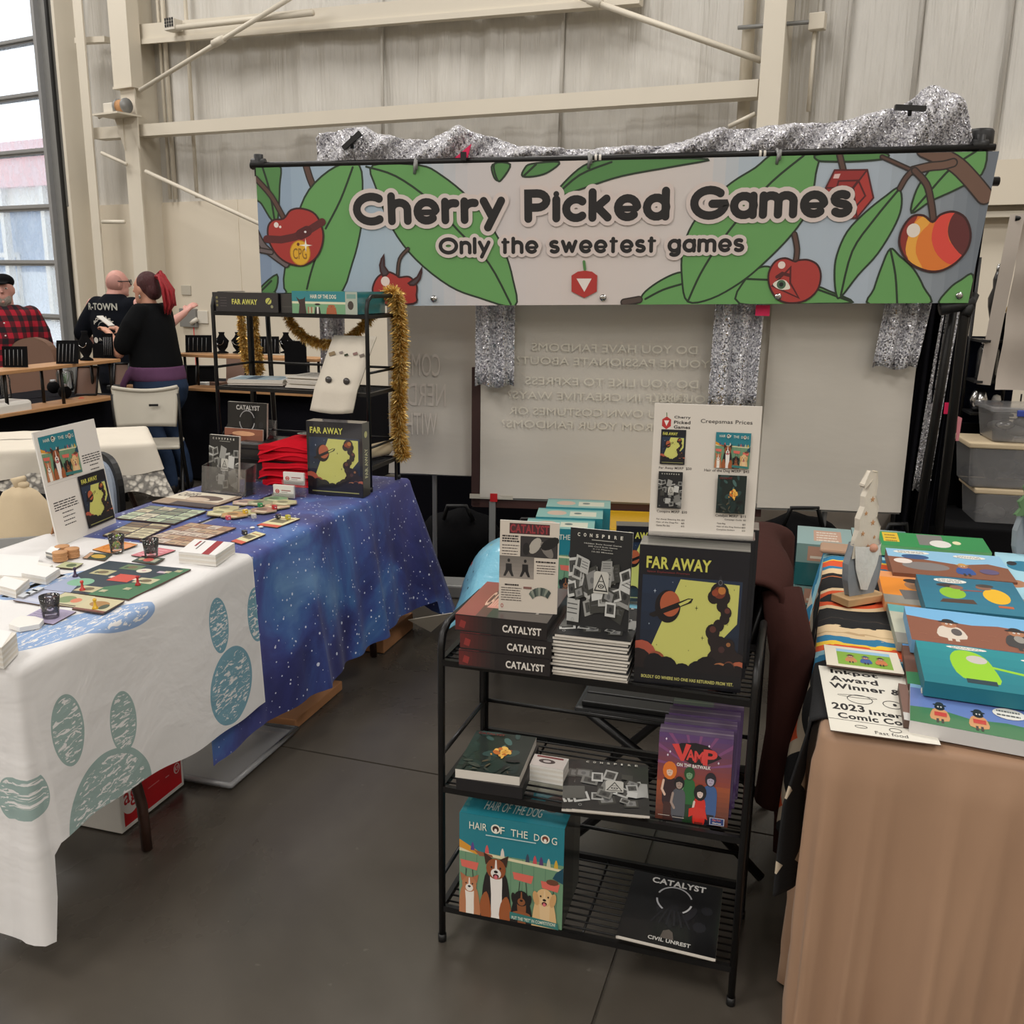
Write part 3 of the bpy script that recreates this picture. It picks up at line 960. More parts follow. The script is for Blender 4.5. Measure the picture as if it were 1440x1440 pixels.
wline('trim_conduit', (250, 39), (440, 18), .42, r=.03, mat=M['beam'])
a = wp(1146, 40, .14); mb = MB(); mb.tube([(a.x, a.y, 2.9), (a.x, a.y, a.z)], .016, 8); struct(mb.build('trim_conduit', M['beam']))
def wallbox(name, label, cat, x0, y0, x1, y1, off, th, mat, bev=.006):
    a = wp(x0, y1, off + th); b = wp(x1, y1, off + th); zt = wp((x0 + x1) / 2, y0, off + th).z; zb_ = wp((x0 + x1) / 2, y1, off + th).z
    W_ = (b - a).length
    t = thing(name, label, cat, Vector((a.x, a.y, zb_)), WROT)
    mb = MB(); mb.box(0, 0, 0, W_, th, zt - zb_); mb.build('plate', mat, t, bev)
    return t, W_, zt - zb_
wallbox('junction_box', 'cream junction box high on the wall right of the right column', 'junction box', 1136, 17, 1158, 41, .13, .08, M['beam'])
t, W_, H_ = wallbox('vent_box', 'small square louvred box near the top left of the wall', 'vent', 231, 26, 245, 42, .3, .12, M['white_plastic'])
for i in range(4):
    for j in range(3):
        mb = MB(); mb.box(.016 + i * W_ / 4.4, -.006, .03 + j * H_ / 3.5, .016 + i * W_ / 4.4 + .022, .0, .03 + j * H_ / 3.5 + .025); mb.build('slot', M['black_plastic'], t)
wallbox('blank_plate', 'square beige blank wall plate above the woman with red hair', 'wall plate', 255, 401, 268, 415, .09, .015, M['cream_plastic'])
t, W_, H_ = wallbox('electrical_panel', 'grey flat metal panel on the tan wall beside the outlet', 'panel', 253, 434, 275, 460, .09, .05, M['grey_metal'])
t, W_, H_ = wallbox('wall_outlet', 'white wall outlet with a pale plug and cord', 'outlet', 278, 437, 292, 455, .09, .02, M['white_plastic'])
mb = MB(); mb.tube([(.03, -.03, .05), (-.02, -.05, .02), (-.06, -.04, .0)], .025, 8); mb.build('plug', M['white_plastic'], t, 0)
mb = MB(); mb.tube([(-.05, -.02, 0), (-.05, -.02, -.5), (-.02, -.02, -1.3)], .006, 6); mb.build('cord', M['red_plastic'], t)
wallbox('red_marker', 'small red square sign on the tan wall between door and column', 'sign', 115, 311, 128, 326, .09, .006, M['red_plastic'], 0)

# ================================================================ PRINTED ARTWORK (each draws into 0..1 of a window)
def art_far_away(P, x, y, w, h, fine=True):
    P.sub(x, y, w, h); a = h / w
    P.rect(0, 0, 1, 1, (20, 21, 30))
    P.vgrad(.04, .13, .95, .79, (26, 34, 48), (34, 50, 74), 5)
    P.poly([(.39, .775), (.925, .765), (.925, .49), (.80, .37), (.72, .12), (.40, .08), (.13, .24)], (204, 204, 112))
    for (sx, sy, r, c) in ((.44, .73, .006, (90, 92, 50)), (.55, .58, .018, (70, 72, 40)), (.62, .37, .018, (70, 72, 40)), (.66, .65, .008, (80, 80, 40)), (.88, .73, .008, (80, 80, 40)), (.84, .48, .008, (80, 80, 40)), (.2, .29, .008, (90, 92, 50)), (.5, .27, .008, (90, 92, 50)), (.16, .68, .016, (190, 200, 215)), (.32, .75, .006, (190, 200, 215)), (.12, .44, .008, (190, 200, 215)), (.88, .26, .014, (200, 200, 200))):
        P.poly([(sx - r, sy), (sx - r * .2, sy - r * .15), (sx, sy - r / a * 1.1), (sx + r * .2, sy - r * .15), (sx + r, sy), (sx + r * .2, sy + r * .15), (sx, sy + r / a * 1.1), (sx - r * .2, sy + r * .15)], c)
    P.ell(.285, .575, .118, .118 / a, (24, 20, 24), 28)
    P.ell(.305, .595, .092, .092 / a, (178, 92, 60), 28)
    P.poly([(.12, .50), (.16, .49), (.50, .615), (.515, .645), (.47, .645), (.12, .515)], (26, 22, 24))
    P.poly([(.385, .60), (.47, .637), (.50, .64), (.47, .615), (.40, .585)], (204, 204, 112))
    dk = (36, 28, 30)
    for i, (cx, cy, r) in enumerate(((.75, .70, .085), (.79, .67, .06), (.70, .67, .055), (.78, .61, .05), (.82, .565, .05), (.81, .52, .045), (.76, .47, .05), (.71, .42, .065), (.73, .36, .06), (.78, .32, .085), (.86, .33, .06), (.85, .25, .10), (.76, .22, .09), (.93, .2, .10))):
        P.ell(cx, cy, r, r / a * .9, dk, 14)
    for cx, cy, r, c in ((.75, .705, .055, (120, 56, 40)), (.77, .72, .035, (190, 120, 60)), (.71, .70, .03, (150, 70, 46)), (.83, .58, .025, (100, 56, 50)), (.71, .44, .03, (92, 52, 46)), (.86, .34, .02, (150, 100, 60)), (.8, .3, .03, (70, 44, 44))):
        P.ell(cx, cy, r, r / a * .8, c, 12)
    if fine:
        P.poly([(.725, .745), (.735, .80), (.75, .83), (.768, .80), (.78, .745)], (40, 40, 48))
        P.ring(.752, .775, .02, .02 / a, .006, (100, 100, 110))
    for cx, cy, r, c in ((.06, .19, .15, (172, 84, 66)), (.03, .13, .15, dk), (.2, .17, .09, (150, 80, 56)), (.185, .145, .10, (20, 20, 26)), (.30, .12, .11, (20, 20, 26)), (.45, .09, .10, (20, 20, 26)), (.6, .11, .11, (20, 20, 26)), (.68, .14, .12, (24, 20, 24)), (.80, .12, .10, (170, 110, 72)), (.78, .10, .11, (24, 20, 24)), (.97, .14, .10, (176, 96, 70)), (.95, .11, .10, (24, 20, 24)), (.88, .18, .05, (110, 66, 52)), (.875, .165, .055, (24, 20, 24))):
        P.ell(cx, cy, r, r / a * .85, c, 16)
    P.rect(0, 0, 1, .115, (18, 18, 24))
    P.text('FAR AWAY', .07, .84, .66, .925, (206, 204, 96), .045)
    if fine:
        P.text('Space Exploration Program', .08, .808, .47, .826, (120, 52, 52), .02)
        P.text('BOLDLY GO WHERE NO ONE HAS RETURNED FROM YET.', .07, .042, .93, .066, (196, 192, 110), .03)
    else:
        P.rect(.08, .045, .93, .06, (150, 148, 90))

def art_conspire(P, x, y, w, h, fine=True, sub=True, seed=5):
    P.sub(x, y, w, h); a = h / w; r = random.Random(seed)
    P.rect(0, 0, 1, 1, (33, 33, 34))
    for k in range(26 if not fine else 44):
        cx = r.uniform(.02, .98); cy = r.uniform(.12, .72)
        ww = r.uniform(.06, .12); hh = ww * r.uniform(.6, 1.1) / a * 1.1; an = r.uniform(-.35, .35)
        g = r.choice((60, 90, 120, 150, 176, 196))
        def rot(px, py): return (cx + px * cos(an) - py * a * sin(an), cy + (px * sin(an)) / a + py * cos(an))
        P.poly([rot(-ww, -hh), rot(ww, -hh), rot(ww, hh), rot(-ww, hh)], (g, g, g - 4))
        if r.random() < .55:
            g2 = 40 if g > 110 else 100
            P.poly([rot(-ww * .7, -hh * .6), rot(ww * .7, -hh * .6), rot(ww * .7, hh * .7), rot(-ww * .7, hh * .7)], (g2 + 30, g2 + 30, g2 + 28))
            P.ell(cx, cy, ww * .3, ww * .3 / a, (g2, g2, g2), 8)
        elif fine:
            for q in range(3): P.poly([rot(-ww * .8, hh * (.5 - q * .4)), rot(ww * .7, hh * (.5 - q * .4)), rot(ww * .7, hh * (.6 - q * .4)), rot(-ww * .8, hh * (.6 - q * .4))], (80, 80, 80))
    c0 = (.54, .47)
    P.poly([(c0[0] - .12, c0[1] - .10), (c0[0] + .12, c0[1] - .10), (c0[0] + .12, c0[1] + .10), (c0[0] + .09, c0[1] + .12), (c0[0] - .09, c0[1] + .12), (c0[0] - .12, c0[1] + .10)], (190, 188, 180))
    tri = [(c0[0] - .1, c0[1] - .075), (c0[0] + .1, c0[1] - .075), (c0[0], c0[1] + .085)]
    P.stroke(tri + [tri[0]], .014, (30, 30, 30), asp=a)
    P.stroke([(c0[0] - .035, c0[1] + .02), (c0[0] + .035, c0[1] + .02)], .008, (30, 30, 30), asp=a)
    P.ell(c0[0], c0[1] - .03, .05, .022, (30, 30, 30), 12); P.ell(c0[0], c0[1] - .03, .03, .015, (190, 188, 180), 10); P.ell(c0[0], c0[1] - .03, .012, .01, (20, 20, 20), 8)
    P.L += 1
    for i, ch in enumerate('CONSPIRE'):
        xx = .12 + i * .098 + .01
        P.text(ch, xx, .925, xx + (.04 if ch != 'I' else .025), .96, (226, 222, 210), .02, nl=False)
    if sub:
        P.rect(.36, .895, .72, .903, (160, 158, 150))
        if fine:
            for i, s_ in enumerate(('Hidden Role Social Game', '200 Card Role Game', '3-12 Players', '15-25 Minutes')):
                wd = .013 * len(s_)
                P.text(s_, .54 - wd, .855 - i * .026, .54 + wd, .868 - i * .026, (190, 188, 180), .01)
    P.ring(.1, .07, .022, .022 / a, .006, (150, 150, 150))

def dog(P, cx, cy, s, a, body, chest, ear, dark=(30, 24, 24), tongue=True, tall=1.0, earup=True, head=None):
    """seated dog: body, chest, head with muzzle, ears, eye, nose; s is the head's half width"""
    head = head or body
    P.poly(smooth([(cx - s * .8, cy - s * .2), (cx - s * 1.35, cy - s * 3 * tall / a), (cx - s * 1.3, cy - s * 7 * tall / a), (cx + s * 1.5, cy - s * 7 * tall / a), (cx + s * 1.4, cy - s * 3 * tall / a), (cx + s * .8, cy - s * .2)], 3), body)
    P.poly(smooth([(cx - s * .5, cy - s * .3), (cx - s * .45, cy - s * 2.6 * tall / a), (cx - s * .35, cy - s * 6 * tall / a), (cx + s * .5, cy - s * 6 * tall / a), (cx + s * .6, cy - s * 2.4 * tall / a), (cx + s * .5, cy - s * .3)], 3), chest)
    if earup:
        P.poly([(cx - s * 1.0, cy + s * .3 / a), (cx - s * 1.2, cy + s * 1.5 / a), (cx - s * .2, cy + s * .9 / a)], ear)
        P.poly([(cx + s * 1.0, cy + s * .3 / a), (cx + s * 1.2, cy + s * 1.5 / a), (cx + s * .2, cy + s * .9 / a)], ear)
    P.ell(cx, cy, s * .95, s * 1.05 / a, head, 16)
    if not earup:
        P.ell(cx - s * .95, cy - s * .2 / a, s * .34, s * .85 / a, ear, 12, .2); P.ell(cx + s * .95, cy - s * .2 / a, s * .34, s * .85 / a, ear, 12, -.2)
    P.ell(cx, cy - s * .45 / a, s * .5, s * .5 / a, chest, 14)
    P.poly([(cx - s * .14, cy - s * .2 / a), (cx + s * .14, cy - s * .2 / a), (cx + s * .06, cy + s * .9 / a), (cx - s * .06, cy + s * .9 / a)], chest)
    P.ell(cx - s * .42, cy + s * .12 / a, s * .1, s * .12 / a, dark, 8); P.ell(cx + s * .42, cy + s * .12 / a, s * .1, s * .12 / a, dark, 8)
    P.ell(cx, cy - s * .28 / a, s * .2, s * .15 / a, dark, 10)
    if tongue:
        P.ell(cx, cy - s * .72 / a, s * .3, s * .24 / a, (70, 26, 30), 10); P.ell(cx, cy - s * .82 / a, s * .18, s * .22 / a, (214, 110, 120), 10)

def art_dogs(P, x, y, w, h, fine=True, title=True):
    P.sub(x, y, w, h); a = h / w
    P.rect(0, 0, 1, 1, (112, 150, 118))
    for k in range(9): P.rect(.06 + k * .11, 0, .064 + k * .11, .64, (80, 116, 92), k == 0)
    P.rect(0, .64, 1, 1, (36, 124, 138))
    P.poly([(0, .655), (1, .60), (1, .575), (0, .625)], (222, 214, 176))
    P.poly([(0, .74), (.16, .66), (.2, .64), (.17, .61), (0, .66)], (214, 150, 50))
    P.poly([(.14, .655), (.32, .63), (.33, .61), (.2, .60)], (150, 92, 66))
    for k, (bx, c) in enumerate(((.13, (90, 70, 140)), (.27, (216, 90, 90)), (.42, (220, 210, 200)), (.66, (60, 70, 90)), (.73, (200, 80, 90)), (.79, (90, 60, 110)), (.86, (200, 200, 170)), (.93, (212, 170, 60)))):
        yb = .655 - bx * .055
        P.poly([(bx - .02, yb), (bx + .02, yb), (bx + .014, yb + .05), (bx + .004, yb + .08), (bx - .004, yb + .08), (bx - .014, yb + .05)], c)
    for cx, cy, ww in ((.10, .50, .09), (.62, .46, .10), (.88, .42, .09)):
        P.poly([(cx - ww, cy + .04), (cx + ww, cy + .03), (cx + ww * .8, cy - .05), (cx - ww * .85, cy - .03)], (220, 108, 94))
        P.stroke([(cx - .03, cy - .05), (cx - .05, cy - .3)], .008, (60, 70, 60), asp=a); P.stroke([(cx + .03, cy - .05), (cx + .05, cy - .3)], .008, (60, 70, 60), asp=a)
    P.poly([(.90, .50), (.93, .56), (1, .62), (1, .46)], (28, 74, 92)); P.ell(.9, .46, .06, .03, (110, 66, 48), 10)
    dog(P, .10, .30, .075, a, (184, 122, 84), (236, 230, 220), (176, 108, 76), tall=.9, tongue=False)
    dog(P, .36, .50, .10, a, (32, 26, 26), (236, 230, 224), (60, 38, 28), tall=1.0, head=(146, 80, 44))
    P.poly(smooth([(.22, .0), (.21, .16), (.27, .26), (.31, .12), (.31, 0)], 3), (158, 88, 48)); P.poly(smooth([(.40, .0), (.41, .16), (.47, .24), (.51, .12), (.50, 0)], 3), (158, 88, 48))
    dog(P, .61, .25, .075, a, (28, 24, 24), (140, 84, 50), (28, 24, 24), tall=.8, tongue=False, earup=False)
    P.ell(.61, .09, .09, .03, (150, 88, 52), 12)
    dog(P, .83, .30, .085, a, (222, 184, 132), (228, 196, 150), (206, 160, 106), tall=.95, earup=False)
    P.poly([(.5, .03), (.97, .0), (.96, .065), (.5, .10)], (54, 120, 116))
    if fine: P.text('PUT THE "PET" IN COMPETITION!', .52, .028, .94, .062, (220, 220, 200), .02)
    if title:
        P.text('HAIR', .10, .865, .27, .935, (236, 232, 214), .0)
        P.text('F', .40, .86, .44, .93, (236, 232, 214), .0)
        P.ring(.355, .90, .045, .045 / a, .014, (236, 232, 214)); P.ell(.355, .90, .03, .03 / a, (60, 40, 36), 12); P.ell(.355, .885, .014, .02, (236, 232, 224), 8)
        P.text('THE', .50, .855, .66, .925, (236, 232, 214), .0)
        P.text('D', .72, .85, .77, .915, (236, 232, 214), .0); P.text('G', .885, .84, .935, .91, (236, 232, 214), .0)
        P.ring(.825, .88, .042, .042 / a, .012, (236, 232, 214)); P.ell(.825, .88, .028, .028 / a, (120, 60, 40), 12); P.ell(.825, .866, .014, .018, (236, 232, 224), 8)
        if fine: P.rect(.26, .822, .74, .832, (190, 210, 210))

def art_dogs_strip(P, x, y, w, h):
    P.sub(x, y, w, h); a = h / w
    P.rect(0, 0, 1, 1, (36, 134, 142)); P.rect(0, 0, 1, .5, (120, 170, 128)); P.rect(0, .44, 1, .54, (222, 222, 190))
    P.poly([(.12, .0), (.14, .4), (.08, .75), (.14, .62), (.22, .66), (.25, .75), (.25, .4), (.27, 0)], (52, 30, 30))
    P.ell(.48, .42, .055, .055 / a, (28, 26, 28), 14); P.ell(.48, .28, .03, .05 / a, (226, 222, 214), 12); P.poly([(.42, 0), (.54, 0), (.52, .3), (.44, .3)], (28, 26, 28)); P.rect(.465, 0, .5, .3, (226, 222, 214))
    P.ell(.74, .35, .07, .075 / a, (172, 92, 54), 16); P.ell(.74, .28, .03, .03 / a, (196, 126, 86), 10); P.ell(.74, .33, .012, .012 / a, (40, 20, 20), 8); P.poly([(.64, 0), (.84, 0), (.82, .3), (.66, .3)], (172, 92, 54))
    for k in range(4): P.rect(.3 + k * .03, .02, .315 + k * .03, .3, ((200, 90, 80), (220, 210, 180))[k % 2])
    P.text('HAIR OF THE DOG', .35, .68, .83, .86, (236, 234, 214), .02)

def art_fire(P, x, y, w, h):
    P.sub(x, y, w, h); a = h / w; r = random.Random(9)
    P.rect(0, 0, 1, 1, (24, 36, 32))
    for k in range(26):
        cx, cy = r.uniform(0, 1), r.uniform(.1, 1); q = r.uniform(.05, .2); f = max(0, 1 - sqrt((cx - .5) ** 2 + (cy - .75) ** 2) * 2)
        P.ell(cx, cy, q, q / a * .5, (24 + 60 * f, 44 + 76 * f, 42 + 74 * f), 10, r.uniform(0, 3))
    for k in range(20):
        cx, cy = r.gauss(.58, .07), r.gauss(.5, .06); q = r.uniform(.02, .08)
        P.ell(cx, cy, q, q / a * .6, r.choice(((200, 110, 40), (226, 160, 60), (150, 70, 30), (240, 190, 90))), 9, r.uniform(0, 3))
    for k in range(14):
        cx, cy = r.uniform(.1, .9), r.uniform(.02, .35); q = r.uniform(.03, .12)
        P.ell(cx, cy, q, q / a * .3, r.choice(((20, 22, 24), (60, 66, 60), (90, 80, 60))), 9, r.uniform(0, 3))
    P.text('CATALYST', .06, .9, .5, .95, (120, 40, 36), .03)

def art_catalyst_black(P, x, y, w, h, sub='CIVIL UNREST', title=True):
    P.sub(x, y, w, h); a = h / w; r = random.Random(4)
    P.rect(0, 0, 1, 1, (15, 15, 17))
    for k in range(16):
        P.ell(r.gauss(.5, .16), r.gauss(.42, .14), r.uniform(.04, .12), r.uniform(.03, .08), r.choice(((24, 24, 27), (32, 32, 36), (20, 20, 22))), 10, r.uniform(0, 3))
    P.ring(.5, .66, .20, .20 / a, .018, (170, 170, 172), 30, 20, 160); P.ring(.5, .66, .20, .20 / a, .02, (170, 170, 172), 12, 185, 235); P.ring(.5, .66, .20, .20 / a, .02, (190, 190, 190), 12, 300, 350)
    for k in range(6):
        x0 = .3 + k * .08
        P.stroke([(x0, .3), (x0 + (.5 - x0) * .3, .42), (x0 + (.5 - x0) * .5, .5)], .02, (34, 34, 38), asp=a)
    P.poly([(.42, .10), (.56, .10), (.54, .2), (.50, .23), (.44, .2)], (90, 82, 76))
    if title: P.text('CATALYST', .22, .86, .82, .95, (206, 204, 200), .04)
    if sub: P.text(sub, .3, .05, .74, .10, (196, 194, 188), .04)

def art_vamp(P, x, y, w, h):
    P.sub(x, y, w, h); a = h / w
    P.vgrad(0, .45, 1, 1, (150, 66, 50), (92, 66, 120), 10); P.vgrad(0, 0, 1, .45, (92, 50, 40), (170, 84, 48), 8)
    for k in range(8):
        an = radians(10 + k * 23)
        P.poly([(.5, .62), (.5 + cos(an) * 1.2, .62 + sin(an) * 1.0), (.5 + cos(an + .08) * 1.2, .62 + sin(an + .08) * 1.0)], (132, 78, 124))
    for sx, sy in ((.1, .93), (.68, .9), (.16, .79), (.13, .75), (.82, .72)):
        P.poly([(sx - .012, sy), (sx, sy - .016), (sx + .012, sy), (sx, sy + .016)], (236, 226, 240))
    P.poly([(.2, .84), (.3, .9), (.5, .92), (.66, .9), (.86, .78), (.74, .72), (.6, .66), (.44, .68), (.3, .74)], (26, 20, 24))
    R = (222, 70, 66)
    P.poly([(.18, .88), (.27, .89), (.33, .77), (.37, .90), (.44, .89), (.35, .70), (.31, .70)], R)
    P.text('A', .38, .715, .50, .84, R, .06); P.text('M', .49, .70, .62, .83, R, .06); P.text('P', .61, .68, .80, .86, R, .07)
    P.text('ON THE BATWALK', .26, .635, .72, .675, (236, 232, 226), .04)
    def fig(cx, cy, s, hair, skin, top, leg, hw=1.0, hats=0):
        P.poly(smooth([(cx - s * 1.3, cy - s * 1.5), (cx - s * 1.5, cy - s * 4), (cx - s * 1.2, cy - s * 6.5), (cx + s * 1.2, cy - s * 6.5), (cx + s * 1.5, cy - s * 4), (cx + s * 1.3, cy - s * 1.5), (cx, cy - s * .9)], 3), top)
        P.rect(cx - s * 1.1, cy - s * 11, cx + s * 1.1, cy - s * 6, leg)
        P.ell(cx, cy + s * .1, s * 1.15 * hw, s * 1.25 / a * hw, hair, 14)
        P.ell(cx, cy - s * .15, s * .72, s * .85 / a, skin, 14)
        P.poly([(cx - s * .8, cy + s * .1), (cx - s * .5, cy + s * .75), (cx + s * .5, cy + s * .75), (cx + s * .8, cy + s * .1), (cx, cy + s * .35)], hair)
        P.rect(cx - s * .35, cy - s * .1, cx - s * .15, cy, (20, 20, 20)); P.rect(cx + s * .15, cy - s * .1, cx + s * .35, cy, (20, 20, 20)); P.rect(cx - s * .2, cy - s * .55, cx + s * .2, cy - s * .48, (110, 40, 40))
        P.stroke([(cx - s * 1.3, cy - s * 1.9), (cx - s * 1.6, cy - s * 3.6), (cx - s * .9, cy - s * 4.6)], s * .5, skin, asp=a, n=6)
    fig(.17, .57, .06, (226, 120, 40), (230, 196, 176), (50, 30, 36), (70, 40, 36), 1.4)
    fig(.44, .56, .058, (32, 78, 40), (120, 160, 120), (40, 104, 52), (30, 60, 34), 1.1)
    fig(.73, .52, .066, (34, 30, 40), (180, 170, 190), (62, 96, 150), (30, 28, 40))
    fig(.31, .44, .062, (22, 20, 24), (170, 150, 140), (88, 90, 98), (50, 50, 56))
    fig(.60, .36, .056, (16, 14, 16), (226, 206, 196), (212, 44, 34), (120, 40, 34), 1.35)
    P.poly([(.46, .17), (.56, .20), (.68, .18), (.72, .06), (.64, .10), (.58, .02), (.52, .10), (.46, .07)], (216, 50, 36))
    P.rect(.75, .015, .95, .10, (190, 196, 214)); P.rect(.76, .022, .94, .093, (48, 66, 122)); P.text('Big Fun', .79, .06, .9, .085, (214, 110, 90), .03); P.text('Games', .79, .03, .91, .052, (226, 220, 214), .03)
    P.rect(.04, .055, .2, .062, (200, 190, 180)); P.rect(.24, .045, .4, .052, (200, 190, 180))

def logo(P, cx, cy, s, a=1.0, stem=True):
    P.poly([(cx, cy + s * .95 / a), (cx + s * .85, cy + s * .5 / a), (cx + s * .85, cy - s * .5 / a), (cx, cy - s / a), (cx - s * .85, cy - s * .5 / a), (cx - s * .85, cy + s * .5 / a)], (184, 50, 48))
    P.poly([(cx - s * .48, cy + s * .35 / a), (cx + s * .48, cy + s * .35 / a), (cx, cy - s * .5 / a)], (236, 228, 222))
    if stem: P.stroke([(cx, cy + s / a), (cx - s * .05, cy + s * 1.5 / a)], s * .14, (66, 110, 60), asp=a)

def art_prices(P, x, y, w, h):
    P.sub(x, y, w, h); a = h / w
    P.rect(0, 0, 1, 1, (218, 211, 201))
    logo(P, .12, .855, .05, a)
    for i, s_ in enumerate(('Cherry', 'Picked', 'Games')): P.text(s_, .19, .885 - i * .036, .345, .91 - i * .036, (54, 50, 50), .03)
    P.text('Creepsmas Prices', .44, .855, .92, .893, (60, 56, 54), .01)
    P.text('Far Away MSRP  $50', .07, .495, .38, .52, (70, 62, 58), .01); P.text('Hair of the Dog MSRP  $45', .50, .49, .92, .517, (70, 62, 58), .01)
    P.text('Conspire MSRP  $30', .07, .155, .36, .18, (70, 62, 58), .01); P.text('Catalyst MSRP  $15', .63, .145, .92, .17, (70, 62, 58), .01)
    P.text('Campaign Guide  $5', .72, .122, .92, .137, (90, 84, 80), .01)
    for i, (s_, p) in enumerate((('Far Away Sleeving Kit', '$5'), ('Hair of the Dog Pin', '$5'), ('Game Pin Set', '$10'))):
        P.text(s_, .07, .10 - i * .024, .07 + .011 * len(s_), .114 - i * .024, (70, 62, 58), .01); P.text(p, .31, .10 - i * .024, .34, .114 - i * .024, (70, 62, 58), .01)
    for i, (s_, p) in enumerate((('Tote Bag', '$5'), ('Hair of the Dog Stickers', '$5'), ('Complete Stickers', '$10'))):
        P.text(s_, .65, .09 - i * .024, .65 + .01 * len(s_), .104 - i * .024, (70, 62, 58), .01); P.text(p, .89, .09 - i * .024, .92, .104 - i * .024, (70, 62, 58), .01)
    art_far_away(P, x + w * .075, y + h * .54, w * .235, h * .265, False)
    art_dogs(P, x + w * .59, y + h * .53, w * .325, h * .27, False)
    art_conspire(P, x + w * .07, y + h * .20, w * .23, h * .285, False, False)
    art_fire(P, x + w * .63, y + h * .185, w * .27, h * .295)

def art_table_sign(P, x, y, w, h):
    P.sub(x, y, w, h); r = random.Random(3)
    P.rect(0, 0, 1, 1, (226, 222, 216))
    G = (60, 58, 58)
    P.greek(.66, .98, .70, 4, .022, G, .45, r); P.greek(.76, .93, .60, 3, .04, G, .25, r)
    P.greek(.06, .46, .375, 4, .022, G, .45, r); P.greek(.16, .36, .27, 4, .036, G, .25, r)
    P.rect(.03, .53, .97, .533, (190, 186, 180))
    art_dogs(P, x + w * .05, y + h * .56, w * .57, h * .39, False)
    art_far_away(P, x + w * .50, y + h * .05, w * .47, h * .48, False)

def art_catalyst_flyer(P, x, y, w, h):
    P.sub(x, y, w, h); a = h / w; r = random.Random(8)
    P.rect(0, 0, 1, 1, (206, 196, 183)); K = (70, 62, 60)
    P.rect(.16, .86, .84, .975, (70, 36, 40)); P.text('CATALYST', .17, .87, .83, .965, (146, 50, 56), .06)
    P.greek(.04, .33, .84, 3, .028, (40, 34, 34), .6, r); P.greek(.04, .33, .735, 4, .032, K, .3, r)
    P.rect(.35, .61, .98, .84, (52, 48, 48)); P.ell(.60, .74, .12, .07, (170, 164, 154), 14, .6); P.ell(.8, .7, .13, .06, (120, 114, 108), 14, -.6); P.ell(.85, .77, .16, .06, (26, 24, 24), 14, .3); P.ell(.45, .7, .06, .07, (30, 28, 28), 12)
    P.vgrad(.0, .37, .59, .615, (150, 142, 134), (112, 106, 100), 6)
    for cx, c in ((.16, (40, 38, 38)), (.44, (30, 28, 28))):
        P.poly([(cx - .05, .53), (cx + .05, .53), (cx + .055, .46), (cx + .09, .39), (cx + .05, .39), (cx, .45), (cx - .05, .39), (cx - .09, .39), (cx - .05, .46)], c); P.ell(cx, .565, .025, .02, c, 10)
    P.greek(.62, .96, .575, 1, .028, (40, 34, 34), .6, r); P.greek(.64, .96, .53, 4, .028, K, .3, r)
    P.greek(.1, .36, .305, 1, .028, (40, 34, 34), .6, r); P.greek(.04, .4, .265, 6, .027, K, .3, r)
    P.rect(.42, .26, .56, .285, (130, 90, 84))
    for k in range(9):
        an = radians(140 - k * 11); cx, cy = .72 + cos(an) * .20, .12 + sin(an) * .12
        t = an - pi / 2
        q = [(-.025, -.045), (.025, -.045), (.025, .045), (-.025, .045)]
        P.poly([(cx + px * cos(t) - py * a * sin(t), cy + px * sin(t) / a + py * cos(t)) for px, py in q], ((90, 100, 92), (130, 136, 124), (60, 70, 66))[k % 3])
    P.ring(.06, .06, .022, .022 / a, .007, (170, 50, 50))

# ================================================================ THE BOOTH BANNER
BL = aty(362, 232, 4.38); BR = aty(1388, 208, 4.10)
BLg = Vector((BL.x, BL.y, 0)); BRg = Vector((BR.x, BR.y, 0))
bu = (BRg - BLg).normalized(); bn = Vector((bu.y, -bu.x, 0))       # towards the aisle
BANG = atan2(bu.y, bu.x)
def bp(px, py, off=0.0):
    a = BLg + bn * off
    return onv(px, py, a, a + bu)
bz0 = bp(700, 428).z - .002; bz1 = bp(700, 231).z
O_ = bp(364, 430); R_ = bp(1367, 426)
bx0 = (bp(364, 330) - BLg).dot(bu); bx1 = (bp(1374, 320) - BLg).dot(bu)
BH0 = bp(364, 431).z; 
ban = thing('vinyl_banner', 'wide printed vinyl banner of leaves and cherries reading Cherry Picked Games', 'banner', BLg, BANG)
Lz = lambda x: bp(364, 431).z + (bp(1367, 426).z - bp(364, 431).z) * (x - bx0) / (bx1 - bx0)
Uz = lambda x: bp(362, 236).z + (bp(1384, 213).z - bp(362, 236).z) * (x - bx0) / (bx1 - bx0)
xr = lambda v: bx1 + .05 * v    # the right edge leans with its pole
sheet = MB(); sheet.color(205, 200, 196)
def shf(u, v, dy=0.0):
    x = bx0 + (xr(v) - bx0) * u
    return Vector((x, dy, Lz(x) + (Uz(x) - Lz(x)) * v))
sheet.hexa([shf(0, 0, .004), shf(1, 0, .004), shf(1, 0, .0), shf(0, 0, 0)], [shf(0, 1, .004), shf(1, 1, .004), shf(1, 1, 0), shf(0, 1, 0)])
sheet.build('vinyl_sheet', M['print'], ban)
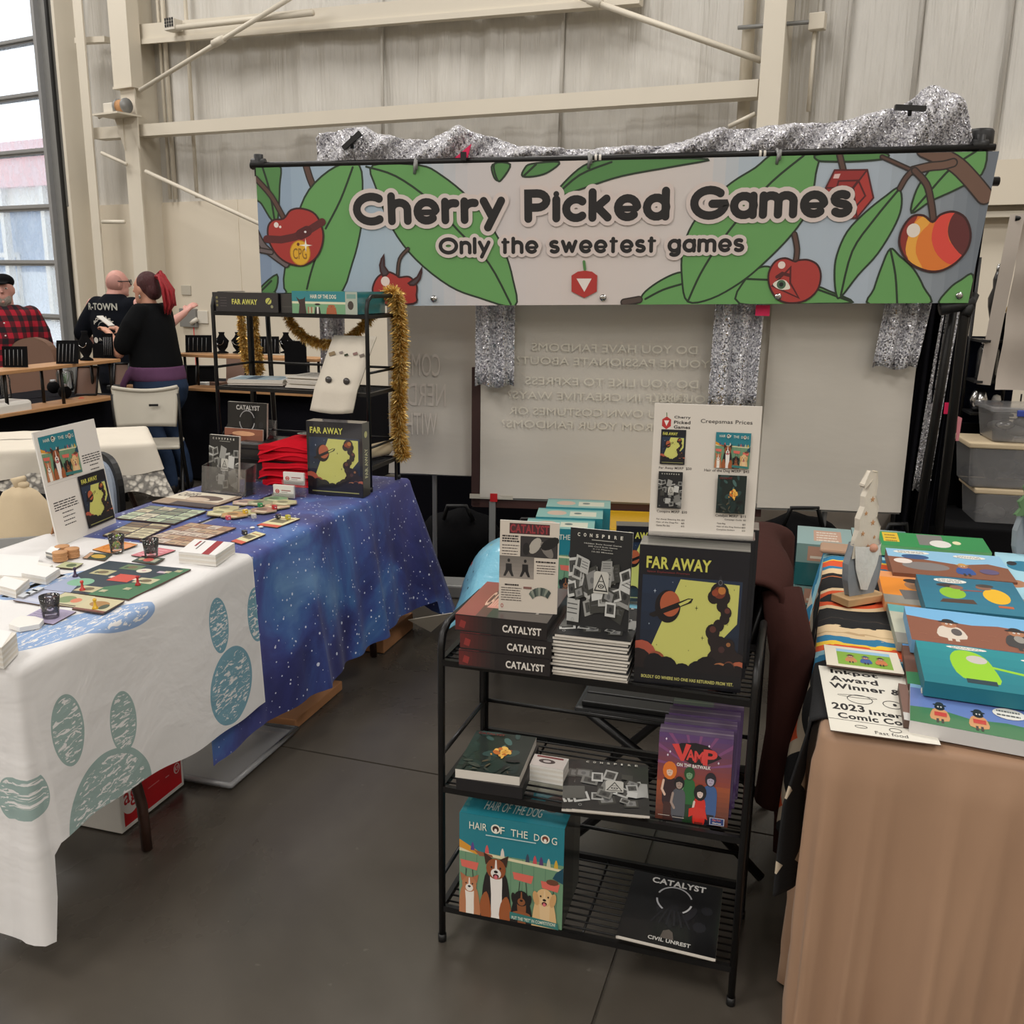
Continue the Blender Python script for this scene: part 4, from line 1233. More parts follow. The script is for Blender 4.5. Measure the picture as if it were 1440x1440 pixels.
# print, drawn in metres on the sheet (x along, z up)
def b2(px, py):
    p = bp(px, py) - BLg
    return (p.dot(bu), p.z)
c6 = lambda X, Y: b2(340 + X * .27778, 170 + Y * .27778)
c7 = lambda X, Y: b2(700 + X * .25, 140 + Y * .25)
c8 = lambda X, Y: b2(1040 + X * .27778, 120 + Y * .27778)
c9 = lambda X, Y: b2(1000 + X * .30556, Y * .30556)
zlo, zhi = min(Lz(bx0), Lz(bx1)), max(Uz(bx0), Uz(bx1))
P = Print((bx0, 0, zlo), (bx1 + .05 - bx0, 0, 0), (0, 0, zhi - zlo), win=(bx0, zlo, bx1 + .05, zhi), eps=5e-5, base=3e-4)
def bput(tris, c, P=P):       # clip to the sheet's slightly uneven outline
    P.mb.col = lin(c); z = -(P.base + P.L * P.eps)
    for t in tris:
        p = [tuple(q) for q in t]
        for (nx, nz, d) in edges:
            q = []
            for i in range(len(p)):
                a, b = p[i], p[(i + 1) % len(p)]
                da, db = a[0] * nx + a[1] * nz - d, b[0] * nx + b[1] * nz - d
                if da >= 0: q.append(a)
                if (da >= 0) != (db >= 0):
                    tt = da / (da - db); q.append((a[0] + (b[0] - a[0]) * tt, a[1] + (b[1] - a[1]) * tt))
            p = q
            if len(p) < 3: break
        if len(p) >= 3: P.mb.add([(a, z, b) for a, b in p], [tuple(range(len(p)))], False)
def edge(a, b):
    dx, dz = b[0] - a[0], b[1] - a[1]; l = sqrt(dx * dx + dz * dz); nx, nz = -dz / l, dx / l
    return (nx, nz, a[0] * nx + a[1] * nz)
cor = [(bx0, Lz(bx0)), (bx1, Lz(bx1)), (bx1 + .05, Uz(bx1 + .05)), (bx0, Uz(bx0))]
edges = [edge(cor[i], cor[(i + 1) % 4]) for i in range(4)]
P.put = bput
PK, SK, GR, GD, OUT = (214, 202, 196), (166, 184, 198), (104, 160, 92), (84, 136, 76), (36, 52, 34)
P.L += 1
NG = 60
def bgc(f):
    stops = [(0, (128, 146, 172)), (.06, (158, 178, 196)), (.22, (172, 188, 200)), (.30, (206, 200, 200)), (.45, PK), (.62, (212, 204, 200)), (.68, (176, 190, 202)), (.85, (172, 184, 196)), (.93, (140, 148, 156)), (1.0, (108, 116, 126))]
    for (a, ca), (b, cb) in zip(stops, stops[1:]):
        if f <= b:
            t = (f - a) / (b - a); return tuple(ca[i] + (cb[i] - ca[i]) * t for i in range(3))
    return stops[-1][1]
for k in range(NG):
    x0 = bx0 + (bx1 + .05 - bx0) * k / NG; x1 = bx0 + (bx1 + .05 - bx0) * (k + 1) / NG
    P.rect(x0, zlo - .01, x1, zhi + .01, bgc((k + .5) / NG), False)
def leaf(pts, mids, conv, fill=GR):
    q = smooth([conv(*p) for p in pts], 4)
    P.poly(q, fill); P.stroke(q + [q[0]], .008, OUT)
    for m in mids: P.stroke(smooth([conv(*p) for p in m], 4, False), .009, OUT)
def branch(pts, wd, conv, c=(92, 66, 56)):
    q = smooth([conv(*p) for p in pts], 4, False)
    P.stroke(q, wd + .012, (48, 38, 34)); P.stroke(q, wd, c)
s6 = .27778 / 1350 * 4.35      # metres per crop pixel
leaf([(65, 225), (190, 225), (192, 330), (182, 500), (150, 500), (100, 420), (66, 380)], [[(105, 235), (140, 350), (165, 495)]], c6, GD)
branch([(325, 225), (345, 290), (368, 345)], .02, c6)
leaf([(475, 232), (340, 350), (270, 520), (225, 700), (235, 880), (480, 885), (560, 720), (604, 540), (612, 400), (595, 225)], [[(562, 235), (500, 400), (425, 545)], [(378, 680), (350, 770), (330, 850)]], c6)
leaf([(665, 225), (680, 340), (760, 540), (880, 700), (1050, 835), (1200, 895), (1382, 938), (1372, 800), (1330, 660), (1260, 530), (1150, 390), (1010, 275), (900, 225)], [[(630, 232), (780, 280), (950, 400), (1100, 560), (1250, 720), (1362, 928)]], c6)
leaf([(95, 845), (178, 778), (168, 865), (95, 875)], [[(95, 865), (150, 810)]], c6, GD)
leaf([(1270, 222), (1275, 280), (1298, 303), (1330, 280), (1356, 222)], [[(1300, 225), (1296, 295)]], c6, GD)
leaf([(-20, 362), (0, 455), (30, 440), (70, 365)], [], c7, GD)
leaf([(140, 432), (150, 390), (190, 362), (345, 352), (290, 405), (220, 430)], [[(148, 428), (215, 365)]], c7, GD)
leaf([(320, 548), (400, 440), (520, 355), (700, 335), (1180, 335), (1000, 375), (700, 430), (480, 500)], [[(320, 548), (460, 425), (640, 352)]], c7, GD)
leaf([(800, 1135), (830, 1080), (930, 1010), (1040, 970), (1150, 1000), (1440, 980), (1500, 1160), (820, 1160)], [[(830, 1122), (930, 1070), (1045, 1035)]], c7)
leaf([(35, 975), (110, 920), (180, 930), (300, 1000), (400, 1020), (450, 1040), (572, 1097), (400, 1105), (0, 1105)], [[(30, 980), (150, 985)], [(400, 1035), (565, 1095)]], c8)
leaf([(-72, 1098), (-60, 1000), (-65, 900), (-35, 800), (-10, 690), (30, 560), (0, 470), (110, 400), (190, 345), (390, 345), (385, 450), (352, 620), (270, 750), (120, 905), (-20, 1010)][::1], [[(325, 350), (120, 540), (-60, 760)], [(-60, 760), (-150, 990), (-240, 1130)]], c8) if False else None
q9 = [(967, 424), (959, 392), (960, 352), (974, 315), (1003, 280), (1030, 256), (1062, 236), (1093, 214), (1148, 214), (1147, 245), (1138, 291), (1114, 329), (1073, 371), (1040, 398), (1000, 420)]
leaf(q9, [[(1130, 219), (1085, 256), (1045, 300), (1010, 345), (985, 385), (968, 422)]], b2)
leaf([(390, 352), (560, 342), (730, 342), (742, 370), (600, 385), (450, 386), (395, 380)], [], c8, GD)
leaf([(870, 645), (895, 530), (960, 430), (1040, 330), (1130, 310), (1245, 315), (1225, 450), (1100, 525), (970, 585)], [[(875, 638), (960, 540), (1070, 420), (1195, 335)]], c8)
leaf([(805, 520), (740, 560), (640, 640), (545, 740), (492, 860), (480, 960), (490, 1062), (515, 1068), (600, 960), (700, 850), (790, 700), (820, 600)], [[(805, 528), (680, 680), (570, 840), (512, 1062)]], c8)
leaf([(762, 828), (718, 920), (680, 1030), (660, 1110), (955, 1110), (930, 1020), (880, 930), (810, 865)], [[(763, 832), (788, 960), (797, 1105)]], c8)
leaf([(1010, 1110), (1060, 1030), (1120, 985), (1180, 960), (1170, 1110)], [], c8)
branch([(935, 322), (1080, 392), (1160, 465), (1240, 560)], .058, c8, (112, 84, 70))
branch([(1080, 392), (1030, 405), (960, 412), (875, 432)], .026, c8, (112, 84, 70))
branch([(875, 432), (720, 362)], .008, c8); branch([(875, 432), (840, 470), (810, 522)], .014, c8); branch([(885, 432), (945, 500), (968, 590), (980, 680)], .018, c8)
branch([(1205, 130), (1196, 148)], .03, lambda a, b: b2(a, b)) if False else None
branch([(505, 350), (520, 410), (532, 468)], .016, c8)
branch([(70, 290), (150, 380), (213, 492)], .014, c6); branch([(70, 560), (115, 640), (225, 725)], .022, c6, (108, 96, 96)); branch([(95, 655), (150, 665)], .014, c6, (108, 96, 96))
branch([(842, 648), (800, 700), (790, 782)], .006, c6)
branch([(-80, 1170 - 30), (5, 1125)], .02, lambda X, Y: c7(X + 790, Y), (80, 66, 60))
RD, RO = (170, 52, 46), (60, 24, 24)
def blob(pts, c, conv, oc=RO, n=4, wd=.008):
    q = smooth([conv(*p) for p in pts], n); P.poly(q, c); P.stroke(q + [q[0]], wd, oc)
# strapped cherry with a tag
blob([(213, 495), (250, 452), (310, 445), (375, 475), (412, 560), (405, 640), (370, 700), (310, 732), (240, 722), (180, 680), (140, 610), (134, 540), (160, 503)], RD, c6)
P.stroke([c6(*p) for p in ((128, 598), (200, 602), (270, 588), (340, 555), (408, 512))], .032, (92, 34, 34)); P.stroke([c6(300, 575), c6(332, 558)], .045, (84, 28, 30))
P.ell(*c6(176, 527), 12 * s6, 13 * s6, (236, 220, 214)); P.ell(*c6(196, 537), 6 * s6, 6 * s6, (236, 220, 214)); P.ell(*c6(323, 562), 6 * s6, 5 * s6, (230, 220, 220))
P.ell(*c6(297, 668), 52 * s6, 60 * s6, (226, 172, 44)); P.ring(*c6(297, 668), 52 * s6, 60 * s6, .004, (190, 130, 30)); P.ell(*c6(287, 625), 7 * s6, 8 * s6, (110, 50, 30))
a, b = c6(262, 700), c6(330, 645); P.text('CPG', a[0], a[1], b[0], b[1], (150, 104, 30), .01)
x_, y_ = c6(325, 630); P.poly([(x_ - .03, y_), (x_ - .004, y_ - .004), (x_, y_ - .03), (x_ + .004, y_ - .004), (x_ + .03, y_), (x_ + .004, y_ + .004), (x_, y_ + .03), (x_ - .004, y_ + .004)], (244, 236, 220))
# horned cherry
blob([(665, 840), (690, 790), (740, 765), (785, 782), (800, 792), (850, 790), (885, 830), (885, 880), (870, 925), (690, 925), (668, 880)], RD, c6)
blob([(700, 730), (720, 680), (722, 735), (745, 768), (715, 785)], (74, 62, 66), c6, n=2); blob([(845, 822), (890, 790), (912, 745), (903, 800), (872, 832)], (74, 62, 66), c6, n=2)
P.ell(*c6(728, 812), 22 * s6, 23 * s6, (232, 214, 206))
# cube
P.poly([c8(*p) for p in ((480, 430), (645, 428), (676, 570), (592, 672), (545, 672), (415, 560))], (152, 44, 42)); P.poly([c8(*p) for p in ((575, 520), (645, 428), (676, 570), (592, 672))], (176, 56, 50))
for pts in (((480, 430), (645, 428), (676, 570), (592, 672), (545, 672), (415, 560), (480, 430)), ((415, 560), (440, 520), (575, 520), (645, 428)), ((575, 520), (592, 672)), ((500, 485), (600, 482), (635, 560), (590, 610), (560, 540), (485, 540), (500, 485)), ((555, 540), (600, 482))): P.stroke([c8(*p) for p in pts], .007, (84, 26, 28))
P.poly([c8(*p) for p in ((480, 450), (510, 448), (500, 472), (472, 472))], (226, 190, 186))
# cherry with an eye in a triangle
branch([(277, 755), (290, 830), (283, 892)], .014, c8)
blob([(278, 892), (230, 875), (180, 892), (147, 950), (152, 1020), (190, 1080), (250, 1102), (330, 1090), (390, 1040), (410, 970), (395, 912), (350, 885), (300, 885)], (172, 58, 52), c8)
P.stroke([c8(*p) for p in ((257, 922), (165, 1015), (298, 1076), (255, 1000), (257, 922))], .008, (84, 26, 28))
P.poly(smooth([c8(*p) for p in ((168, 1005), (200, 985), (235, 990), (255, 1028), (215, 1035), (185, 1025))], 3), (226, 222, 206)); P.ell(*c8(210, 1008), 21 * s6, 21 * s6, (70, 100, 74)); P.ell(*c8(210, 1008), 10 * s6, 10 * s6, (20, 24, 22))
P.stroke([c8(*p) for p in ((188, 970), (215, 952), (252, 962))], .014, (84, 30, 30)); P.ell(*c8(212, 910), 17 * s6, 17 * s6, (234, 216, 206))
# striped cherry
rb = smooth([c8(*p) for p in ((975, 692), (930, 660), (870, 665), (820, 730), (808, 810), (850, 890), (930, 935), (1010, 940), (1090, 900), (1150, 830), (1167, 750), (1140, 672), (1080, 640), (1015, 655))], 4)
P.poly(rb, (226, 124, 48))
P.poly(smooth([c8(*p) for p in ((868, 668), (900, 660), (870, 720), (845, 800), (850, 880), (812, 815), (822, 730))], 3), (140, 46, 38))
P.poly(smooth([c8(*p) for p in ((925, 665), (965, 690), (905, 760), (890, 850), (925, 930), (865, 895), (838, 830), (870, 720))], 3), (236, 168, 66))
P.poly(smooth([c8(*p) for p in ((1015, 657), (1090, 645), (1055, 700), (1060, 790), (1125, 862), (1070, 908), (1000, 860), (970, 780), (985, 700))], 3), (222, 74, 62))
P.poly(smooth([c8(*p) for p in ((1095, 645), (1145, 680), (1167, 750), (1150, 830), (1125, 862), (1070, 800), (1052, 740), (1065, 680))], 3), (98, 42, 42))
P.stroke(rb + [rb[0]], .009, RO); P.ell(*c8(878, 735), 30 * s6, 31 * s6, (232, 220, 208))
# cherry logo
P.poly([c7(*p) for p in ((490, 962), (530, 968), (560, 990), (557, 1080), (487, 1116), (415, 1080), (415, 990), (450, 968))], (178, 52, 46)); P.poly([c7(*p) for p in ((443, 1007), (528, 1007), (487, 1082))], (232, 222, 214)); P.stroke([c7(490, 955), c7(485, 912)], .012, (80, 130, 70))
# the two lines of lettering
def letter_line(s, pa, pb, cap, wd, halo):
    st, W_ = letters(s)
    A = Vector(b2(*pa)); B = Vector(b2(*pb)); ex = (B - A) / W_; ez = Vector((-ex.y, ex.x)).normalized() * cap
    sts = [[tuple(A + ex * p[0] + ez * p[1]) for p in q] for q in st]
    P.L += 1
    for q in sts: P.stroke(q, wd + halo * 2, (214, 200, 194), False, n=12, fine=True)
    P.L += 4
    for q in sts: P.stroke(q, wd * (.72 if len(q) == 2 and abs(q[0][1] - q[1][1]) < .008 else 1), (26, 22, 22), False, n=10, fine=True)
letter_line('Cherry Picked Games', (503, 312), (1191, 300), .102, .034, .017)
letter_line('Only the sweetest games', (620, 355.5), (1043, 352), .056, .016, .014)
P.build('banner_print', ban)
# hem band, grommets and clips
hm = MB(); hm.color(190, 186, 180)
for k in range(5):
    x = bx0 + .04 + (bx1 - bx0 - .08) * k / 4
    o = MB(); o.lathe([(.004, -.003), (.014, -.003), (.014, .003), (.004, .003)], 12, (0, 0, 0)); o.v = [(x + a, -.006 + c, Lz(x) + .03 + b) for a, b, c in o.v]; o.build('grommet', M['steel'], ban)

# the frame that carries it: crossbar, left pole, right pole
fr = thing('banner_stand', 'black pole frame with crossbar carrying the cherry banner', 'stand', BLg, BANG)
TL, TR = bp(350, 232, -.0), bp(1402, 206, -.0)
def loc(p): p = p - BLg; return Vector((p.dot(bu), -p.dot(bn), p.z))
mb = MB(); mb.tube([loc(TL) + Vector((0, .02, 0)), loc(bp(830, 222)) + Vector((0, .02, 0)), loc(TR) + Vector((0, .02, 0))], .014, 12); mb.build('crossbar', M['black_metal'], fr)
mb = MB(); a = loc(bp(360, 236)); mb.tube([a + Vector((0, .025, 0)), Vector((a.x + .03, .06, 0.02))], .011, 10); mb.build('left_pole', M['black_metal'], fr)
rt = loc(bp(1387, 212)); rb_ = loc(bp(1362, 428))
dirv = (rb_ - rt); k_ = (rt.z - .02) / -dirv.z
mb = MB(); mb.tube([rt + Vector((0, .03, 0)), rt + dirv + Vector((0, .03, 0)), Vector(((rt + dirv * k_).x, .05, .02))], .021, 12); mb.build('right_pole', M['black_metal'], fr)
for px, py in ((361, 240), (1380, 214)):
    a = loc(bp(px, py)); mb = MB(); mb.tube([a + Vector((-.03, .03, .03)), a + Vector((.03, .03, .03))], .024, 10); mb.tube([a + Vector((0, .03, -.02)), a + Vector((0, .03, .07))], .02, 10); mb.build('corner_clamp', M['black_plastic'], fr)
for px, py in ((583, 232), (828, 224), (1093, 218)):
    a = loc(bp(px, py)); mb = MB(); mb.tube([a + Vector((0, .0, -.035)), a + Vector((.004, -.012, 0)), a + Vector((0, .02, .025))], .007, 8); mb.tube([a + Vector((.01, -.008, -.02)), a + Vector((.01, -.012, .02))], .006, 6); mb.build('clip', M['grey_metal'], fr)
for x0_ in (836, 1068):
    a = loc(bp(x0_, 222 - (x0_ - 836) * .0268)); mb = MB()
    for d in (0, .018): mb.tube([a + Vector((d, .02, 0)), a + Vector((d + .01, .02, 0))], .0155, 12)
    mb.build('tape_mark', M['paper'], fr)
for ang in (-1, 1):
    for base in (rt + dirv * k_, loc(BLg) + Vector((.03, .06, 0))):
        mb = MB(); b0 = Vector((base.x, .05, .25)); mb.tube([b0, Vector((base.x + ang * .3, .05 + .25 * 1, .01))], .01, 8); mb.build('foot_strut', M['black_metal'], fr)

# lower right swivel clamp under the banner
mb = MB(); a = loc(bp(1350, 432)); mb.tube([a + Vector((-.07, .03, -.01)), a + Vector((.06, .03, .02))], .028, 10); mb.tube([a + Vector((.03, .0, -.03)), a + Vector((.07, .05, .05))], .02, 8); mb.build('knob', M['black_plastic'], fr)

# ---------------------------------------------------------------- roll-up screens behind, seen from their backs
def screen_at(y_off, px0, px1, pyt, pyb, name, label, txt, edge_left=True):
    """y_off metres behind the banner plane; pixel bounds at the bottom edge"""
    a = bp(px0, pyb, -y_off); b = bp(px1, pyb + (px1 - px0) * .028, -y_off)
    g = Vector((a.x, a.y, 0)); ang = atan2(b.y - a.y, b.x - a.x); W_ = sqrt((b.x - a.x) ** 2 + (b.y - a.y) ** 2)
    t = thing(name, label, 'banner', g, ang, 'roll-up screens behind the cherry banner')
    z0, z1 = (a.z + b.z) / 2, bp(px0, pyt, -y_off).z
    r = random.Random(px0)
    mb = MB()
    mb.grid(24, 30, lambda u, v: Vector((W_ * u, .004 * sin(v * 14 + px0) + .006 * sin(u * 6 + v * 9) - .03 * max(0, .08 - v) * 12 * (1 if pyb < 700 else .3), z0 + (z1 - z0) * v)))
    mb.build('screen', M['backdrop'], t)
    if txt:
        for (s, x0, x1, y0, y1, m) in txt:
            P = Print((0, -.012, z0), (W_, 0, 0), (0, 0, z1 - z0), eps=1e-4, base=.0025)
            P.text(s, x0, y0, x1, y1, (255, 255, 255), .0, flip=True)
            P.mb.build('show_through_text', M[m], t)['kind'] = 'stuff'
    mb = MB(); mb.tube([(0, .0, z1), (W_, 0, z1)], .018, 10); mb.build('top_rail', M['grey_metal'], t)
    mb = MB(); mb.box(0, .01, z0 - .012, W_, .035, z0 + .012); mb.build('bottom_rail', M['grey_metal'], t)
    mb = MB(); mb.tube([(W_ * .5, .06, .05), (W_ * .5, .06, z1)], .012, 8); mb.build('support_pole', M['alu'], t)
    mb = MB(); mb.box(W_ * .5 - .3, .0, 0, W_ * .5 + .3, .16, .07); mb.build('base', M['grey_metal'], t, .01)
    return t, W_, z0, z1
T1 = [('COME', .20, .60, .455, .53, 'backdrop_text2'), ('NERD', .22, .66, .355, .43, 'backdrop_text2'), ('WITH', .20, .56, .255, .33, 'backdrop_text2')]
screen_at(.42, 548, 669, 236, 664, 'roll_up_screen', 'narrow grey back of a roll-up screen reading COME NERD WITH in reverse', [(s, x0, x1, y0 - .12, y1 - .12, m) for s, x0, x1, y0, y1, m in T1])
LN = ['DO YOU HAVE FANDOMS', "YOU'RE PASSIONATE ABOUT?", 'DO YOU LIKE TO EXPRESS', 'YOURSELF IN CREATIVE WAYS?', 'DO YOU OWN COSTUMES OR', 'PROPS FROM YOUR FANDOMS?']
T2 = []
for i, (s, py, xl, xr_) in enumerate(zip(LN, (479, 498, 527, 548, 571, 590), (746, 726, 738, 714, 716, 706), (972, 990, 976, 1000, 985, 990))):
    T2.append((s, (xl - 675) / 400, (xr_ - 675) / 400, (702 - py - 5) / 470, (702 - py + 6) / 470, 'backdrop_text'))
T2.append(('ENJOY', .60, .72, .31, .345, 'backdrop_text'))
t_, W_, z0, z1 = screen_at(.24, 675, 1072, 232, 700, 'roll_up_screen', 'wide pale screen back with reversed lettering behind the price sign', T2)
mb = MB(); mb.color(60, 34, 30); mb.box(-.045, .02, z0 - .05, -.004, .05, z1 - .9); mb.build('backing_edge', M['print'], t_)
mb = MB(); mb.box(-.05, -.004, z0 - .008, .16, .012, z0 + .012); mb.build('cross_strip', M['cream_plastic'], t_)
mb = MB(); mb.color(66, 36, 30); mb.box(-.04, .02, z0 - .055, W_, .045, z0 - .014); mb.build('lower_backing', M['print'], t_)
mb = MB(); mb.box(.05, -.008, z0 - .02, .085, .02, z0 + .02); mb.build('red_tape', M['red_plastic'], t_)
mb = MB(); mb.box(.045, .0, z0 - .30, .075, .02, z0 - .02); mb.build('hanging_strap', M['grey_metal'], t_)
screen_at(.20, 1064, 1266, 216, 714, 'roll_up_screen', 'right hand plain grey screen back beside the black drape', [])

# black drape and uprights at the right end of the booth
dr = MB(); a = bp(1256, 720, -.34); b = bp(1322, 720, -.34)
z0 = .02
dl = thing('black_drape', 'black fabric drape hanging right of the plain grey screen', 'curtain', Vector((a.x, a.y, 0)), BANG)
Wd = (b - a).length * 1.0
mb = MB(); mb.grid(60, 6, lambda u, v: Vector((Wd * u + .05 * v, .03 * sin(u * 26) + .01 * sin(u * 61), z0 + 2.03 * v))); mb.build('drape_sheet', M['black_cloth'], dl)
mb = MB(); mb.tube([(0.0, .06, 2.06), (Wd + .1, .06, 2.06)], .02, 8); mb.build('drape_rod', M['black_metal'], dl)
# glitter scarf swagged over the drape rod and hanging strips
gl = MB()
gt = thing('glitter_scarf', 'silver glitter fabric swagged along the top of the cherry banner', 'fabric', BLg, BANG)
top = [(447, 196), (452, 188), (470, 184), (497, 178), (515, 180), (530, 190), (570, 196), (600, 196), (622, 190), (644, 177), (660, 186), (680, 192), (695, 192), (730, 206), (780, 210), (850, 209), (920, 206), (975, 196), (1010, 182), (1060, 180), (1120, 176), (1200, 168), (1265, 150), (1285, 138), (1298, 126), (1310, 121), (1325, 126), (1350, 140), (1362, 160), (1364, 190)]
def topy(px):
    for (a, ay), (b, by) in zip(top, top[1:]):
        if px <= b: return ay + (by - ay) * (px - a) / (b - a)
    return top[-1][1]
def swag(u, v):
    px = 447 + (1364 - 447) * u
    bot = 240 - (px - 447) * .026
    ty = topy(px)
    py = ty + (bot - ty) * v
    q = loc(bp(px, py, -.10))
    r = 1.0 if v > .02 else .6
    return q + Vector((0, .028 * sin(px * .055 + v * 4.2) * r + .012 * sin(px * .19 + v * 9) - .035 * sin(v * pi) + .008 * sin(px * .5 - v * 14), 0))
gl.grid(240, 20, swag); o = gl.build('swag', M['glitter'], gt); add_mod(o, 'SOLIDIFY', thickness=.006)
for px, py, l in ((556 - 61, 198, .05), (1280, 152, .06)):
    a = loc(bp(px, py, -.02)); mb = MB(); mb.box(-l, -.012, -.01, l, .012, .01, Matrix.Translation(a) @ Matrix.Rotation(-.7 if px < 600 else .05, 4, 'Y')); mb.tube([a + Vector((0, 0, .02)), a + Vector((0, 0, -.03))], .008, 6); mb.build('spring_clip', M['black_plastic'], gt)
def strip(x0, x1, y0, y1, off, lab, lean=0.0, folds=3.0):
    a = bp(x0, y1, -off); b = bp(x1, y1, -off)
    W_ = (b - a).length; zb_ = a.z; zt = bp(x0, y0, -off).z
    t = thing('glitter_strip', lab, 'fabric', Vector((a.x, a.y, 0)), BANG)
    n = max(16, int(W_ * 160))
    mb = MB(); mb.grid(n, 14, lambda u, v: Vector((W_ * u + lean * v, .018 * sin(u * folds * 2 * pi + .6 * sin(v * 5)) + .006 * sin(u * 31), zb_ + (zt - zb_) * v + .008 * sin(u * 9) * (1 - v))))
    o = mb.build('cloth', M['glitter'], t); add_mod(o, 'SOLIDIFY', thickness=.005)
    mb = MB(); mb.grid(n, 2, lambda u, v: Vector((W_ * u + lean * .06, -.004 + .018 * sin(u * folds * 2 * pi) + .006 * sin(u * 31), zb_ + .055 + .006 * v)))
    mb.build('hem', M['glitter'], t)
strip(669, 722, 226, 543, .16, 'silver glitter strip hanging in front of the left edge of the wide screen', 0, 2.4)
strip(996, 1061, 218, 572, .12, 'longest silver glitter strip hanging behind the price sign', .02, 2.6)
strip(453, 488, 240, 560, .16, 'silver glitter strip hanging behind the wire shelf rack', 0, 1.6)
strip(1228, 1288, 212, 517, .12, 'silver glitter strip hanging over the right hand screen', .10, 2.5)
strip(1284, 1304, 212, 690, .30, 'narrow long silver glitter strip lying on the black drape', .08, .8)
# pink tape
for lab, px0, px1, py0, py1, off in (('pink tape square below the banner on the right hand screen', 1062, 1082, 429, 444, .05), ('hot pink tape flag on the black pole at the right', 1327, 1341, 566, 582, .10)):
    a = bp(px0, py1, -off + .0); b = bp(px1, py1, -off); z1_ = bp(px0, py0, -off).z
    o = MB(); o.box(0, 0, 0, (b - a).length, .003, z1_ - a.z); q = o.build('pink_tape', M['pink']); q.location = a; q.rotation_euler = (0, 0, BANG); tag(q, lab, 'tape')
a = loc(bp(652, 226, .0)); t = thing('pink_clip', 'small hot pink bow clip with black centre on the glitter swag', 'clip', BLg, BANG)
mb = MB(); mb.smooth = False; P_ = [loc(bp(*p, -.03)) for p in ((637, 225), (663, 203), (658, 222), (668, 226))]
mb.hexa([P_[0], P_[3], P_[2], P_[1]], [p + Vector((0, -.012, 0)) for p in (P_[0], P_[3], P_[2], P_[1])]); mb.build('ribbon', M['pink'], t)
c = loc(bp(652, 219, -.0)); mb = MB(); mb.box(c.x - .012, c.y - .014, c.z - .02, c.x + .012, c.y, c.z + .014); mb.build('centre', M['black_plastic'], t)
mb = MB(); t = thing('ribbon_tail', 'pale pink ribbon tied on the black pole at the right', 'ribbon', BLg, BANG)
for q in (((1336, 583), (1342, 583), (1336, 618), (1330, 617)), ((1347, 585), (1353, 588), (1348, 620), (1344, 620))):
    mb = MB(); pp = [loc(bp(*p, -.06)) for p in q]; mb.hexa([p + Vector((0, .004, 0)) for p in pp], pp); mb.build('tail', M['pale_pink'], t)
# second tall post of the drape frame at the right
pt = thing('drape_upright', 'tall black upright with round cap right of the cherry banner', 'pole', Vector((bp(1385, 200, -.16).x, bp(1385, 200, -.16).y, 0)), BANG)
zt = bp(1380, 182, -.16).z
mb = MB(); mb.tube([(-.11, 0, .02), (-.02, 0, zt - .02)], .02, 10); mb.build('tube', M['black_metal'], pt)
mb = MB(); mb.lathe([(.03, -.10), (.052, -.09), (.052, -.01), (.045, 0)], 16, (-.02, 0, zt)); mb.build('cap', M['black_plastic'], pt)
mb = MB(); mb.box(-.4, -.2, 0, .2, .2, .015); mb.build('foot_plate', M['black_metal'], pt)

# ================================================================ TABLES AND CLOTHS
A0 = at(20, 940, .74); A1 = at(575, 672, .74)
AV = (A1 - A0); AV.z = 0; AV.normalize(); AU = Vector((AV.y, -AV.x, 0)); AANG = atan2(AU.y, AU.x)
A0g = Vector((A0.x, A0.y, 0))
def tabl(x, y, z=0.0): return A0g + AU * x + AV * y + Vector((0, 0, z))      # aisle frame: x towards the aisle, y away from the camera
def tloc(p): p = p - A0g; return Vector((p.dot(AU), p.dot(AV), p.z))

